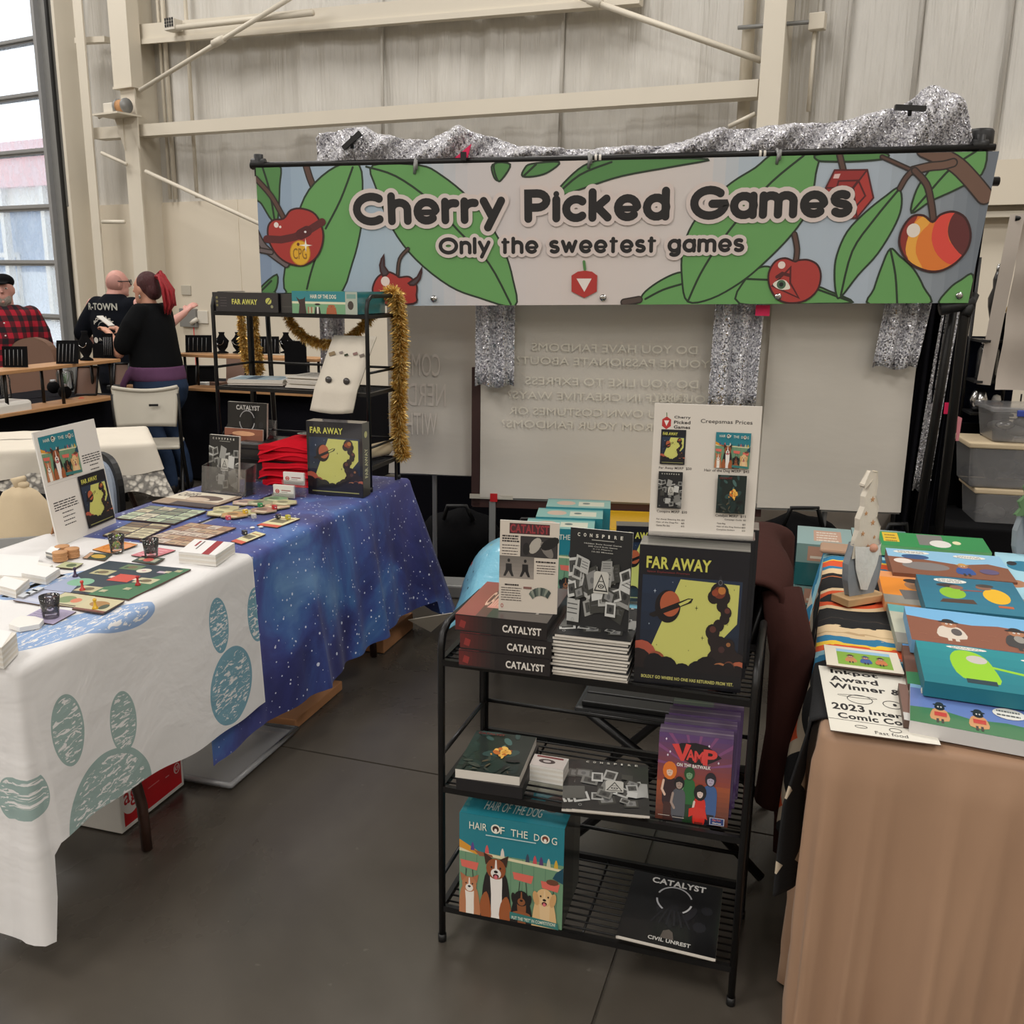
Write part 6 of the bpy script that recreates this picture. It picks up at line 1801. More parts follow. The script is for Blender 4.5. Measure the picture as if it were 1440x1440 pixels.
for k, (q, lb) in enumerate((([(361, 738), (390, 742), (422, 729), (394, 726)], 'cream and orange score strip nearest the table edge by the cards'), ([(327, 761), (337, 765), (376, 751), (357, 747)], 'cream and red strip card lying right of the peach board'))):
    quad_item('score_card', lb, 'card', q, .003, lambda P: (P.rect(0, 0, 1, 1, (214, 206, 160)), P.rect(0, 0, 1, .2, (200, 90, 70)), P.rect(.1, .4, .8, .7, (120, 112, 90)), P.rect(.1, .8, .9, .85, (170, 110, 60))))
for px, py, cl, lb in ((321, 731, (216, 84, 90), 'pink die on the galaxy cloth by the tiles'), (357, 729, (196, 190, 180), 'white die with dark wheels on the galaxy cloth'), (366, 713, (40, 140, 80), 'green die on the hexagonal tiles'), (386, 716, (190, 40, 40), 'red die on the hexagonal tiles'), (345, 722, (216, 180, 50), 'yellow cube on the hexagonal tiles'), (391, 729, (40, 38, 44), 'black token on the score strip'), (344, 752, (40, 38, 44), 'black token on the strip card beside the peach board'), (405, 730, (190, 180, 60), 'yellow token on the score strip')):
    c0 = at(px, py, TZ + .006); t = thing('die', lb, 'die', c0, AANG + k)
    mb = MB(); mb.color(*cl); mb.box(-.008, -.008, 0, .008, .008, .016); mb.build('cube', M['gloss'], t, .002)
    mb = MB(); mb.color(230, 226, 220); mb.box(-.002, -.009, .006, .002, -.008, .010); mb.build('pip', M['print'], t)
for px, py, sd_ in ((355, 743, 'left'), (367, 742, 'right')):
    c0 = at(px, py, TZ); o = MB(); o.lathe([(.004, 0), (.009, .002), (.009, .004), (.004, .006)], 12); o = o.build('white_token', M['card_white']); o.location = c0; tag(o, sd_ + ' one of two small white round tokens near the strip cards', 'token', 'white round tokens')

# --- near table
WZ = .7505
def onW(px, py, z=WZ): return at(px, py, z)
sg = thing('table_sign', 'white upright table sign with dogs and space game pictures', 'sign', onW(82, 769), 0)
p0 = onW(83, 769); p1 = at(164, 737, .7445)
d_ = p1 - p0; d_.z = 0
W_ = d_.length; ang = atan2(d_.y, d_.x)
def above_z(px, py, P0, off):   # height of a leaning panel's corner
    return onv(px, py, (P0.x + off[0], P0.y + off[1]), (P0.x + off[0] + d_.x, P0.y + off[1] + d_.y))
bk = Vector((-d_.y, d_.x, 0)).normalized()
tl = above_z(46, 606, p0, bk * .05); tr_ = above_z(132, 591, p0, bk * .05)
sg.location = (p0.x, p0.y, WZ)
v0 = Vector((0, 0, 0)); v1 = p1 - p0; v3 = tl - Vector((p0.x, p0.y, WZ)); v1.z = 0; v2 = v3 + v1
v2 = Vector((tr_.x - p0.x, tr_.y - p0.y, tr_.z - WZ))
v3b = v3; exx = ((v1 - v0) + (v2 - v3)) / 2; eyy = ((v3 - v0) + (v2 - v1)) / 2
exx.z = 0
mb = MB(); nb = exx.cross(eyy).normalized() * -.005
c = [v0, v0 + exx, v0 + exx + eyy, v0 + eyy]; mb.hexa([p + nb for p in c], c); mb.build('foam_board', M['card_white'], sg)
P = Print(v0, exx, eyy, base=.0004); art_table_sign(P, 0, 0, 1, 1); P.build('sign_print', sg)
mb = MB(); mb.bar(v0 + exx * .5 + eyy * .6 + nb, v0 + exx * .5 + bk * .12, .06, .004); mb.build('easel_back', M['cardboard'], sg)

def white_box(label, corners, h, z=WZ, name='card_box', cat='box', group=None, m='card_white', art=None):
    P0, P1, P2, P3 = [at(x, y, z + h) for x, y in corners]
    org = (P0 + P1 + P2 + P3) / 4; org.z = z
    t = thing(name, label, cat, org, 0, group)
    c = [Vector((p.x - org.x, p.y - org.y, 0)) for p in (P0, P1, P2, P3)]
    n = max(3, int(h / .006))
    for k in range(n):
        e = .0012 * (1 if k % 2 else -1); mb = MB(); mb.hexa([p * (1 + e) + Vector((0, 0, h * k / n)) for p in c], [p * (1 + e) + Vector((0, 0, h * (k + .94) / n)) for p in c]); mb.build('card_layer', M['paper'] if k % 2 else M[m], t)
    ex = c[1] - c[0]; ey = c[3] - c[0]
    P = Print(c[0] + Vector((0, 0, h)), ex, ey); P.rect(0, 0, 1, 1, (228, 226, 224))
    if art: art(P)
    P.build('top_sheet', t)
    return t
white_box('large flat white card tray at the far left of the paw print cloth', [(-12, 808), (48, 812), (74, 794), (0, 779)], .012)
white_box('deck of white cards beside the wooden tokens', [(30, 806), (64, 812), (84, 799), (50, 794)], .022, name='card_deck', cat='cards')
white_box('deck of white cards in front of the large white tray', [(-8, 822), (22, 830), (41, 814), (6, 810)], .024, name='card_deck', cat='cards')
white_box('thick pile of white cards at the left picture edge near the cloth corner', [(-30, 905), (2, 911), (23, 890), (-14, 883)], .05, name='card_deck', cat='cards')
white_box('white box of leaflets with a maroon stripe on the paw print cloth', [(251, 776), (303, 781), (330, 763), (274, 758)], .035, name='leaflet_box', art=lambda P: (P.rect(.62, .0, .82, 1, (150, 40, 46)), P.rect(.2, .5, .26, .9, (150, 50, 56)), P.rect(.32, .3, .36, .9, (90, 84, 84))))
white_box('small grey deck lying behind the wooden tokens', [(64, 776), (76, 779), (86, 770), (72, 768)], .018, name='card_deck', cat='cards', m='grey_metal')
for k, (px, py, h, lb) in enumerate(((85, 786, .028, 'round wooden token stack nearest the card deck'), (102, 781, .028, 'round wooden token stack touching the table sign'), (88, 774, .02, 'reddish wooden token stack behind the two round ones'))):
    c0 = onW(px, py + 2); t = thing('token_stack', lb, 'token', c0, 0)
    n = 5
    for j in range(n):
        mb = MB(); e = .0008 * (j % 2); mb.lathe([(.021 - e, h * j / n), (.022 - e, h * (j + .2) / n), (.022 - e, h * (j + .8) / n), (.021 - e, h * (j + .96) / n)], 20); mb.build('disc', M['cork'], t)
# boards in play
def art_board(P):
    P.rect(0, 0, 1, 1, (34, 50, 62)); P.poly([(0, 0), (.35, 0), (.2, .35), (0, .5)], (150, 160, 186)); P.ell(.22, .3, .13, .12, (120, 170, 140)); P.poly([(.55, 0), (1, 0), (1, 1), (.92, 1), (.75, .45), (.5, .2)], (60, 110, 76))
    for (x, y, c) in ((.12, .62, (176, 170, 130)), (.35, .12, (186, 176, 140)), (.3, .85, (96, 120, 84)), (.72, .5, (190, 184, 150))):
        P.rect(x - .02, y - .06, x + .2, y + .1, c); P.ell(x + .09, y + .02, .06, .05, (110, 96, 70), 10); P.ell(x + .03, y + .0, .02, .03, (60, 70, 60), 8)
    P.rect(.42, .42, .66, .64, (196, 74, 62)); P.rect(.38, .5, .42, .56, (220, 200, 190)); P.rect(.66, .5, .7, .56, (220, 200, 190)); P.ell(.58, .8, .08, .07, (214, 206, 190)); P.ell(.58, .8, .025, .02, (190, 150, 150)); P.rect(.74, .78, .84, .84, (190, 170, 186))
    for (x, y) in ((.84, .8), (.93, .86), (.62, .1), (.8, .22)):
        for j in range(3): P.rect(x - .035, y + j * .022, x + .035, y + .014 + j * .022, (214, 206, 170))
B_ = quad_item('game_board', 'large dark board with coloured paths and pawns on the paw print cloth', 'game board', [(57, 828), (180, 843), (269, 800), (153, 789)], .004, art_board, WZ)
quad_item('game_board', 'light blue player board at the near left of the large dark board', 'game board', [(16, 844), (58, 850), (91, 832), (60, 826)], .003, lambda P: (P.rect(0, 0, 1, 1, (172, 178, 200)), P.rect(.1, .1, .9, .3, (190, 194, 210))), WZ)
quad_item('game_card', 'cream card with green plants below the large dark board', 'card', [(62, 848), (106, 854), (134, 839), (92, 833)], .003, lambda P: (P.rect(0, 0, 1, 1, (190, 184, 150)), P.ell(.4, .5, .25, .3, (120, 140, 96)), P.ell(.7, .5, .15, .2, (200, 120, 90)), P.rect(.05, .05, .95, .12, (90, 70, 60))), WZ)
quad_item('game_card', 'cream card with yellow pawn at the near corner of the boards', 'card', [(100, 856), (146, 862), (174, 845), (134, 839)], .004, lambda P: (P.rect(0, 0, 1, 1, (196, 186, 150)), P.ell(.5, .55, .3, .22, (160, 120, 70)), P.ell(.75, .4, .12, .2, (70, 80, 60)), P.rect(0, 0, 1, .12, (120, 70, 60))), WZ)
for k, c_ in enumerate(([(24, 838), (33, 840), (44, 834), (36, 832)], [(35, 834), (43, 836), (54, 830), (46, 829)], [(44, 830), (52, 832), (62, 826), (54, 825)])):
    quad_item('game_tile', 'small pale tile, %s in the row on the light blue player board' % ('nearest', 'middle', 'farthest')[k], 'game tile', c_, .006, lambda P: P.rect(0, 0, 1, 1, (196, 200, 206)), WZ + .003, group='pale tiles on the light blue board', body=(150, 150, 150))
quad_item('game_card', 'orange card under the glass of green beads', 'card', [(130, 773), (158, 778), (194, 766), (166, 760)], .002, lambda P: (P.rect(0, 0, 1, 1, (214, 138, 60)), P.rect(.55, .1, .95, .9, (226, 160, 120)), P.ring(.3, .5, .2, .3, .04, (196, 110, 40))), WZ)
quad_item('game_card', 'small dark green card with a gold fruit beside the orange card', 'card', [(117, 785), (146, 788), (159, 780), (126, 776)], .002, lambda P: (P.rect(0, 0, 1, 1, (50, 64, 50)), P.ell(.55, .5, .32, .3, (196, 160, 70)), P.rect(.02, .02, .2, .95, (190, 150, 120))), WZ)
quad_item('game_card', 'pink card under the glass of dark beads', 'card', [(184, 781), (214, 785), (247, 774), (218, 769)], .002, lambda P: (P.rect(0, 0, 1, 1, (206, 120, 130)), P.greek(.1, .9, .85, 4, .2, (226, 170, 176), .4)), WZ)
quad_item('game_card', 'dark card with red shapes in front of the pink card', 'card', [(185, 789), (218, 793), (232, 785), (200, 782)], .002, lambda P: (P.rect(0, 0, 1, 1, (60, 76, 66)), P.ell(.5, .5, .2, .3, (200, 90, 80)), P.ell(.2, .5, .1, .2, (190, 170, 140)), P.rect(.7, .2, .9, .8, (170, 170, 150))), WZ)
quad_item('game_card', 'cream card with a green tree near the round wooden tokens', 'card', [(78, 797), (104, 800), (117, 792), (92, 790)], .002, lambda P: (P.rect(0, 0, 1, 1, (176, 180, 140)), P.ell(.6, .5, .25, .3, (84, 100, 70))), WZ)
quad_item('game_card', 'lilac card under the near glass of dark beads', 'card', [(28, 871), (76, 877), (106, 861), (64, 852)], .002, lambda P: (P.rect(0, 0, 1, 1, (160, 150, 178)), P.greek(.05, .6, .9, 6, .14, (130, 120, 150), .4)), WZ)
# shot glasses full of beads
def shot_glass(px, py, lab, m):
    c0 = onW(px, py, WZ + .002); t = thing('bead_glass', lab, 'glass', c0, 0)
    mb = MB(); mb.lathe([(.018, .0), (.02, .004), (.022, .03), (.025, .058), (.0235, .058), (.0205, .03), (.018, .014)], 20); mb.build('glass', M['clear'], t)
    r = random.Random(px)
    for k in range(34):
        an = r.uniform(0, 6.28); q = .017 * sqrt(r.random()); mb = MB(); mb.ell((q * cos(an), q * sin(an), r.uniform(.018, .052)), (.005, .005, .004), 7, 5); mb.build('bead', m, t)
shot_glass(165, 777, 'small glass of green beads on the orange card', M['yarn_green'])
shot_glass(213, 783, 'small glass of dark beads on the pink card', M['yarn_dark'])
shot_glass(72, 868, 'small glass of dark beads on the lilac card nearest the camera', M['yarn_dark'])
for px, py, c, lb in ((106, 811, (60, 40, 72), 'dark purple pawn on the edge of the large dark board'), (116, 830, (196, 56, 50), 'orange red pawn on the near side of the large dark board'), (194, 823, (176, 30, 34), 'red pawn on the right part of the large dark board'), (134, 856, (222, 176, 40), 'yellow pawn on the cream card')):
    c0 = onW(px, py, WZ + .004); o = MB(); o.color(*c); o.lathe([(.008, 0), (.008, .003), (.004, .008), (.0032, .017), (.0028, .019), (.005, .0225), (.0045, .027), (.001, .029)], 14); o = o.build('pawn', M['gloss']); o.location = c0; tag(o, lb, 'pawn')
# folded label at the near left
sl_ = thing('soap_slip', 'white folded octagonal slip beside the card pile', 'paper', onW(30, 885), 0)
c_ = [onW(*p) for p in ((13, 884), (28, 889), (56, 884), (62, 877), (50, 873), (30, 872), (20, 877))]
mb = MB(); pp = [(p.x - sl_.location.x, p.y - sl_.location.y) for p in c_]; mb.prism(pp, 0, .012); mb.build('slip', M['card_white'], sl_)
# tinsel
def tinsel(name, label, path, n, ln, seed, rad=.006):
    r = random.Random(seed); mb = MB(); path = [Vector(p) for p in path]
    cum = [0]
    for a, b in zip(path, path[1:]): cum.append(cum[-1] + (b - a).length)
    for k in range(n):
        s_ = r.random() * cum[-1]
        for i in range(len(cum) - 1):
            if s_ <= cum[i + 1]: break
        p = path[i].lerp(path[i + 1], (s_ - cum[i]) / (cum[i + 1] - cum[i])); tdir = (path[i + 1] - path[i]).normalized()
        d = Vector((r.gauss(0, 1), r.gauss(0, 1), r.gauss(0, 1))); d -= tdir * d.dot(tdir) * .75; d.normalize(); d.z -= .15
        l = ln * r.uniform(.6, 1.15); w_ = d.cross(Vector((r.gauss(0, 1), r.gauss(0, 1), r.gauss(0, 1)))).normalized() * .0021
        q = p + d * l * .5 + Vector((r.gauss(0, .002), r.gauss(0, .002), r.gauss(0, .002))); e = p + d * l + Vector((0, 0, -.004))
        mb.col = lin(r.choice(((222, 184, 96), (240, 208, 130), (196, 150, 66), (250, 228, 160), (214, 172, 90))))
        mb.add([p - w_, p + w_, q + w_ * 1.4, q - w_ * 1.4, e], [(0, 1, 2, 3), (3, 2, 4)])
    t = thing(name, label, 'garland', path[0], 0)
    mb.v = [(x - path[0].x, y - path[0].y, z - path[0].z) for x, y, z in mb.v]
    o = mb.build('tinsel_strands', M['gold'], t); o['kind'] = 'stuff'
    c = MB(); c.tube([p - path[0] for p in path], .0025, 6); c.build('core_wire', M['gold_plastic'], t)
def rp(px, py, y=0.0):      # on a vertical plane parallel to the rack's front
    a = rk(0, y, 0); return onv(px, py, a, a + AU)
tinsel('tinsel_garland', 'gold tinsel garland swagged under the top of the table rack', [rp(402, 436, .28), rp(412, 458, .27), rp(430, 474, .26), rp(452, 483, .26), rp(475, 482, .26), rp(498, 470, .26), rp(515, 452, .27), rp(525, 436, .28)], 3200, .03, 1)
tinsel('tinsel_garland', 'gold tinsel garland hanging down the right end of the table rack', [rk(.66, .29, .80), rk(.71, .27, .81), rp(560, 440, .27), rp(563, 480, .27), rp(562, 530, .27), rp(560, 580, .27), rp(562, 620, .27), rp(568, 644, .27)], 6000, .044, 2)
tinsel('tinsel_garland', 'gold tinsel garland looped behind the left posts of the table rack', [rp(339, 436, .31), rp(341, 470, .31), rp(346, 505, .31), rp(352, 520, .31), rp(366, 522, .33), rp(364, 500, .35), rp(358, 470, .35), rp(356, 436, .35)], 2800, .028, 3)

# ================================================================ WHAT STANDS ON THE FRONT RACK
def frame_from(BLp, BRp, z):
    a = at(*BLp, z); b = at(*BRp, z); d = b - a
    return a, atan2(d.y, d.x), d.length
def standing(name, label, cat, BLp, BRp, z, topy, art, lean=.06, th=.003, mat='print', group=None, n=1, back=None, sheet='card_white'):
    a, an, W_ = frame_from(BLp, BRp, z)
    q = aty(BLp[0], topy, a.y + .03); H_ = q.z - z
    t = thing(name, label, cat, a, an, group)
    for k in range(n):
        o_ = k * th * 1.2
        c = [Vector((0, o_, 0)), Vector((W_, o_, 0)), Vector((W_, o_ + H_ * lean, H_)), Vector((0, o_ + H_ * lean, H_))]
        mb = MB(); mb.hexa(c[::-1], [p + Vector((0, th, 0)) for p in c[::-1]]); mb.build('sheet', M[sheet], t)
    P = Print((0, 0, 0), (W_, 0, 0), (0, H_ * lean, H_), base=.0004); art(P); P.build('front_print', t, M[mat])
    if back: back(t, W_, H_)
    return t, W_, H_

T1, T2_, T3 = .7505, .4275, .1025
def spine_catalyst(P):
    P.rect(0, 0, 1, 1, (30, 26, 28))
    for k in range(8): P.rect(.0 + k * .05, .1, .05 + k * .05, .95, (96 - k * 8, 34, 34), k == 0)
    P.text('CATALYST', .52, .22, .94, .66, (222, 216, 208), .06); P.poly([(.04, .3), (.1, .2), (.12, .6), (.06, .7)], (140, 50, 48))
def top_catalyst(P):
    P.rect(0, 0, 1, 1, (46, 42, 44)); P.rect(0, 0, .22, 1, (150, 70, 70)); P.rect(.22, 0, .34, 1, (96, 52, 54)); P.poly([(.26, .25), (.42, .25), (.46, .75), (.32, .75)], (210, 140, 130)); P.text('CATALYST', .2, .3, .5, .7, (226, 180, 160), .02); P.rect(.82, .2, .85, .42, (190, 186, 180))
a, an, W_ = frame_from((643, 936), (768, 951), T1)
for k, (dx, lb) in enumerate(((.004, 'bottom'), (.006, 'middle'), (-.006, 'top'))):
    game_box('board_game_box', 'dark red and black Catalyst box, %s of the stack of three on the front rack' % lb, a + CU * dx + Vector((0, 0, .041 * k)) + CV * .002 * k, an, W_ * 1.02, .25, .040, spine_catalyst, top_catalyst, lambda P: P.rect(0, 0, 1, 1, (40, 34, 36)), (34, 28, 30), group='Catalyst boxes stacked on the front rack')
standing('flyer_board', 'white Catalyst information card standing on the Catalyst boxes', 'sign', (701, 858), (783, 864), T1 + .1235, 728, lambda P: art_catalyst_flyer(P, 0, 0, 1, 1), .05)
def cons_top(seed): return lambda P: art_conspire(P, 0, 0, 1, 1, False, False, seed)
a, an, W_ = frame_from((777, 949), (882, 962), T1)
for k in range(13):
    r = random.Random(k + 40); o_ = CU * r.uniform(-.004, .004) + CV * r.uniform(-.004, .004)
    t = thing('game_booklet', '%s black Conspire book of the tall pile on the front rack' % ('lowest', 'second lowest', 'third lowest', 'fourth from bottom', 'fifth from bottom', 'sixth from bottom', 'middle', 'sixth from top', 'fifth from top', 'fourth from top', 'third from top', 'second from top', 'uppermost')[k], 'book', a + o_ + Vector((0, 0, .0077 * k)), an, 'Conspire books piled on the front rack')
    mb = MB(); mb.box(0, 0, .0004, W_, .22, .0066); mb.build('pages', M['paper'], t); mb = MB(); mb.color(40, 40, 42); mb.box(-.001, -.001, .0066, W_ + .001, .221, .0073); mb.build('cover', M['print'], t)
    if k == 12: P = Print((0, 0, .0073), (W_, 0, 0), (0, .22, 0)); art_conspire(P, 0, 0, 1, 1, False, False, 12); P.build('cover_print', t)
zc = T1 + .0077 * 13
standing('flyer_board', 'black Conspire information card standing on the pile of Conspire books', 'sign', (797, 878), (883, 889), zc + .001, 738, lambda P: art_conspire(P, 0, 0, 1, 1, True, True, 21), .05)
# Far Away boxes
a, an, W_ = frame_from((891, 958), (1041, 974), T1)
for k, (dx, hz, lb) in enumerate(((0, .312, 'front Far Away box with a ringed planet cover on the front rack'), (.004, .318, 'second Far Away box standing behind the front one on the rack'), (.008, .322, 'rearmost Far Away box on the front rack under the price sign'))):
    game_box('board_game_box', lb, a + CU * dx + CV * (.077 * k), an, W_, .074, hz, (lambda P: art_far_away(P, 0, 0, 1, 1)) if k == 0 else (lambda P: P.rect(0, 0, 1, 1, (24, 26, 34))), lambda P: (P.rect(0, 0, 1, 1, (120, 118, 112)), P.rect(0, .1, 1, .2, (150, 148, 140))), lambda P: P.rect(0, 0, 1, 1, (26, 26, 32)), (26, 26, 32), group='Far Away boxes standing on the front rack')
fz = T1 + .322
def stand_back(t, W_, H_):
    mb = MB(); mb.hexa([Vector((0, -.03, 0)), Vector((W_, -.03, 0)), Vector((W_, .05, 0)), Vector((0, .05, 0))], [Vector((0, -.03, .003)), Vector((W_, -.03, .003)), Vector((W_, .05, .003)), Vector((0, .05, .003))]); mb.build('foot', M['clear'], t)
standing('price_sign', 'white Creepsmas Prices sign standing on the Far Away boxes', 'sign', (912, 748), (1059, 756), fz + .001, 565, lambda P: art_prices(P, 0, 0, 1, 1), .03, .004, back=stand_back)

# middle tier
def pile(label, cat, corners, z, h, art, n=1, name='book', body=(214, 208, 198), group=None, mat='gloss', dark=False):
    return quad_item(name, label, cat, corners, h, art, z, mat, body, group)
pile('black boxed Catalyst game under the fiery green book on the middle tier', 'board game', [(641, 1094), (735, 1108), (757, 1048), (672, 1036)], T2_, .03, lambda P: P.rect(0, 0, 1, 1, (24, 22, 24)), name='board_game_box', body=(26, 24, 26))
pile('thick Catalyst book with a fiery green cover on the middle tier', 'book', [(640, 1080), (731, 1094), (754, 1036), (671, 1028)], T2_ + .0305, .022, lambda P: art_fire(P, 0, 0, 1, 1))
t = white_box('small stack of white cards with an eye logo on the middle tier', [(745, 1075), (792, 1083), (800, 1067), (752, 1060)], .042, T2_, 'card_stack', 'cards', art=lambda P: (P.rect(0, 0, 1, 1, (206, 196, 190)), P.rect(.1, .8, .9, .95, (120, 50, 50)), P.ell(.45, .5, .25, .2, (70, 56, 54)), P.ell(.45, .5, .12, .1, (190, 180, 176))))
for k, (dx, lb) in enumerate(((-16, 'lowest Conspire booklet of the fanned three on the middle tier'), (-9, 'middle Conspire booklet of the fanned three on the middle tier'), (0, 'top Conspire booklet of the fanned three on the middle tier'))):
    pile(lb, 'book', [(798 + dx + 4, 1137), (916 + dx * .6, 1148), (909 + dx, 1076), (814 + dx, 1068)], T2_ + .0065 * k, .006, cons_top(12), group='Conspire booklets fanned on the middle tier')
a, an, W_ = frame_from((921, 1150), (1024, 1164), T2_)
for k in range(4):
    game_box('board_game_box', 'purple Vamp on the Batwalk box with five cartoon figures, front of the row' if k == 0 else 'purple edged box behind the Vamp box, %s of the row' % ('second', 'third', 'last')[k - 1], a + CV * (.043 * k) + CU * .004 * k, an, W_ * .99, .041, .212 + .004 * k, (lambda P: art_vamp(P, 0, 0, 1, 1)) if k == 0 else (lambda P: P.rect(0, 0, 1, 1, (92, 66, 116))), lambda P: (P.rect(0, 0, 1, 1, (112, 92, 124)), P.rect(.0, .4, 1, .55, (150, 136, 150))), lambda P: P.rect(0, 0, 1, 1, (70, 46, 76)), (84, 62, 104), group='Vamp boxes in a row on the middle tier')
# bottom tier
a, an, W_ = frame_from((646, 1281), (790, 1308), T3)
game_box('board_game_box', 'large teal Hair of the Dog game box with dogs on the lowest tier', a, an, W_, .20, .268, lambda P: art_dogs(P, 0, 0, 1, 1), lambda P: (P.rect(0, 0, 1, 1, (36, 124, 138)), P.ell(.25, .6, .12, .2, (150, 90, 60)), P.ell(.5, .6, .09, .16, (34, 30, 30)), P.ell(.82, .5, .1, .2, (60, 44, 40)), P.rect(0, .7, 1, 1, (190, 190, 170)), P.text('HAIR OF THE DOG', .2, .15, .75, .35, (214, 220, 210), .0, flip=False)), lambda P: (P.rect(0, 0, 1, 1, (44, 50, 46)), P.rect(.6, 0, 1, 1, (76, 80, 76))), (36, 110, 120))
for k in range(4):
    pile(('lowest', 'second', 'third', 'topmost')[k] + ' black Catalyst Civil Unrest book of the pile on the lowest tier', 'book', [(866 + k, 1317), (1003 + k, 1347), (1017, 1251), (893, 1222)], T3 + .0075 * k, .007, (lambda P: art_catalyst_black(P, 0, 0, 1, 1)) if k == 3 else (lambda P: P.rect(0, 0, 1, 1, (20, 20, 22))), group='Catalyst books piled on the lowest tier')

# ================================================================ BETWEEN THE RACK AND THE SCREENS
def simple_box(name, label, cat, org, rz, dims, mat, bev=.01, group=None, extra=None):
    t = thing(name, label, cat, org, rz, group)
    mb = MB(); mb.box(0, 0, 0, *dims); mb.build('body', mat, t, bev)
    if extra: extra(t)
    return t
# black slatted folding chair with a maroon coat over its back
CHP = Vector((.47, 2.62, 0)); chr_ = AANG
ch = thing('folding_chair', 'black folding chair behind the front rack carrying a maroon coat', 'chair', CHP, chr_)
for k in range(6):
    mb = MB(); y = -.2 + k * .068; mb.box(-.22, y, .445, .18, y + .06, .462); mb.build('seat_slat', M['black_plastic'], ch, .004)
mb = MB(); mb.box(-.24, -.21, .425, .19, .21, .445); mb.build('seat_frame', M['black_plastic'], ch, .01)
for y in (-.215, .215):
    mb = MB(); mb.tube([(.27, y, .90), (.2, y, .6), (.10, y, .40), (-.26, y, .01)], .014, 8); mb.build('leg', M['black_metal'], ch)
    mb = MB(); mb.tube([(-.20, y * .93, .43), (.02, y * .93, .28), (.30, y * .93, .01)], .014, 8); mb.build('leg', M['black_metal'], ch)
mb = MB(); mb.box(.235, -.21, .66, .26, .21, .9); mb.build('backrest', M['black_plastic'], ch, .006)
ct_ = thing('maroon_coat', 'dark maroon coat draped over the chair back between rack and right table', 'clothing', CHP - Vector((.02, 0, 0)), chr_)
def coat(u, v):
    y = -.30 + .56 * u; s_ = v * 2 - 1         # s<0 left face, s>0 right face
    edge = 1 - abs(u - .5) ** 3 * 3.2
    zt = .935 - .05 * (abs(u - .5) * 2) ** 2.5
    w_ = .045 + .03 * sin(u * 9)
    d = abs(s_)
    if d < .25:
        an = d / .25 * pi / 2; x = (.03 + w_ * .6) * sin(an); z = zt - .035 * (1 - cos(an))
    else:
        f = (d - .25) / .75; L_ = (.70 if s_ > 0 else .60)
        x = .03 + w_ * .6 + .05 * f * f + .018 * sin(u * 21 + f * 4) * f + .012 * sin(u * 43) * f; z = zt - .035 - L_ * f * (1 + .05 * sin(u * 7))
    return Vector((.25 + (x if s_ > 0 else -x), y + .02 * sin(z * 13 + u * 4), z))
mb = MB(); mb.grid(44, 44, coat); o = mb.build('coat_body', M['maroon_cloth'], ct_); add_mod(o, 'SOLIDIFY', thickness=.012)
mb = MB(); mb.tube([(.31, -.26, .86), (.35, -.33, .72), (.35, -.34, .52), (.33, -.33, .32)], [.05, .055, .05, .045], 12); mb.build('sleeve', M['maroon_cloth'], ct_)
# blue leaf print cover with boxes on it
lf = thing('low_table', 'low folding stand hidden under the light blue leaf print cover', 'stand', Vector((-.16, 3.40, 0)), -.12)
mb = MB(); mb.box(0, 0, .34, .84, .56, .37); mb.build('stand_top', M['black_plastic'], lf, .01)
for x, y in ((.05, .05), (.79, .05), (.05, .51), (.79, .51)): mb = MB(); mb.tube([(x, y, 0), (x, y, .34)], .012, 8); mb.build('leg', M['black_metal'], lf)
def leafc(u, v):
    x = -.07 + .98 * u; y = -.06 + .68 * v
    ed = min(1, min(u, 1 - u, v, 1 - v) / .09)
    z = .385 + .235 * math.exp(-((x - .10) / .15) ** 2 * .8 - ((y - .26) / .24) ** 2) ** .8 + .008 * sin(x * 33 + y * 11) * sin(y * 29)
    z -= (1 - ed) ** 1.4 * .085 * (1 + .3 * sin(x * 21 + y * 17))
    return Vector((x, y, z))
mb = MB(); mb.grid(70, 50, leafc); o = mb.build('leaf_print_cover', M['leafy']); o.location = (-.16, 3.40, 0); o.rotation_euler = (0, 0, -.12); add_mod(o, 'SOLIDIFY', thickness=.003)
tag(o, 'light blue plastic cover with autumn leaves heaped behind the front rack', 'cover')
FR = Vector((.05, 3.56, .40))
for k in range(3):
    game_box('board_game_box', ('teal Hair of the Dog box at the front of the row behind the Catalyst sign', 'second teal dog game box of the row behind the Catalyst sign', 'rearmost teal dog game box of the row behind the Catalyst sign')[k], FR + AV * (.16 * k) - Vector((0, 0, 0)), -.10, .265, .155, .285 + .006 * k, (lambda P: art_dogs(P, 0, 0, 1, 1, False)) if k == 0 else (lambda P: P.rect(0, 0, 1, 1, (40, 128, 138))), lambda P: (P.rect(0, 0, 1, 1, (112, 176, 170)), P.ell(.3, .5, .15, .25, (200, 170, 150)), P.rect(.5, .2, .9, .7, (206, 210, 190)), P.ell(.62, .5, .06, .1, (50, 90, 90)), P.rect(0, .9, 1, 1, (60, 140, 146))), lambda P: P.rect(0, 0, 1, 1, (44, 112, 118)), (40, 128, 138), group='dog game boxes in a row behind the rack')
game_box('board_game_box', 'Far Away box standing behind the Conspire sign', Vector((.40, 3.55, .40)), -.08, .235, .07, .30, lambda P: art_far_away(P, 0, 0, 1, 1, False), lambda P: P.rect(0, 0, 1, 1, (60, 60, 58)), None, (24, 26, 34))
tb = thing('storage_tote', 'black storage tote with a yellow lid behind the boxes', 'storage box', Vector((.33, 4.15, 0)), -.1)
mb = MB(); mb.box(0, 0, 0, .5, .34, .50); mb.build('tub', M['black_plastic'], tb, .02); mb = MB(); mb.box(-.01, -.01, .50, .51, .35, .54); mb.build('lid', M['gold_plastic'], tb, .01)
q = at(1104, 872, .40)
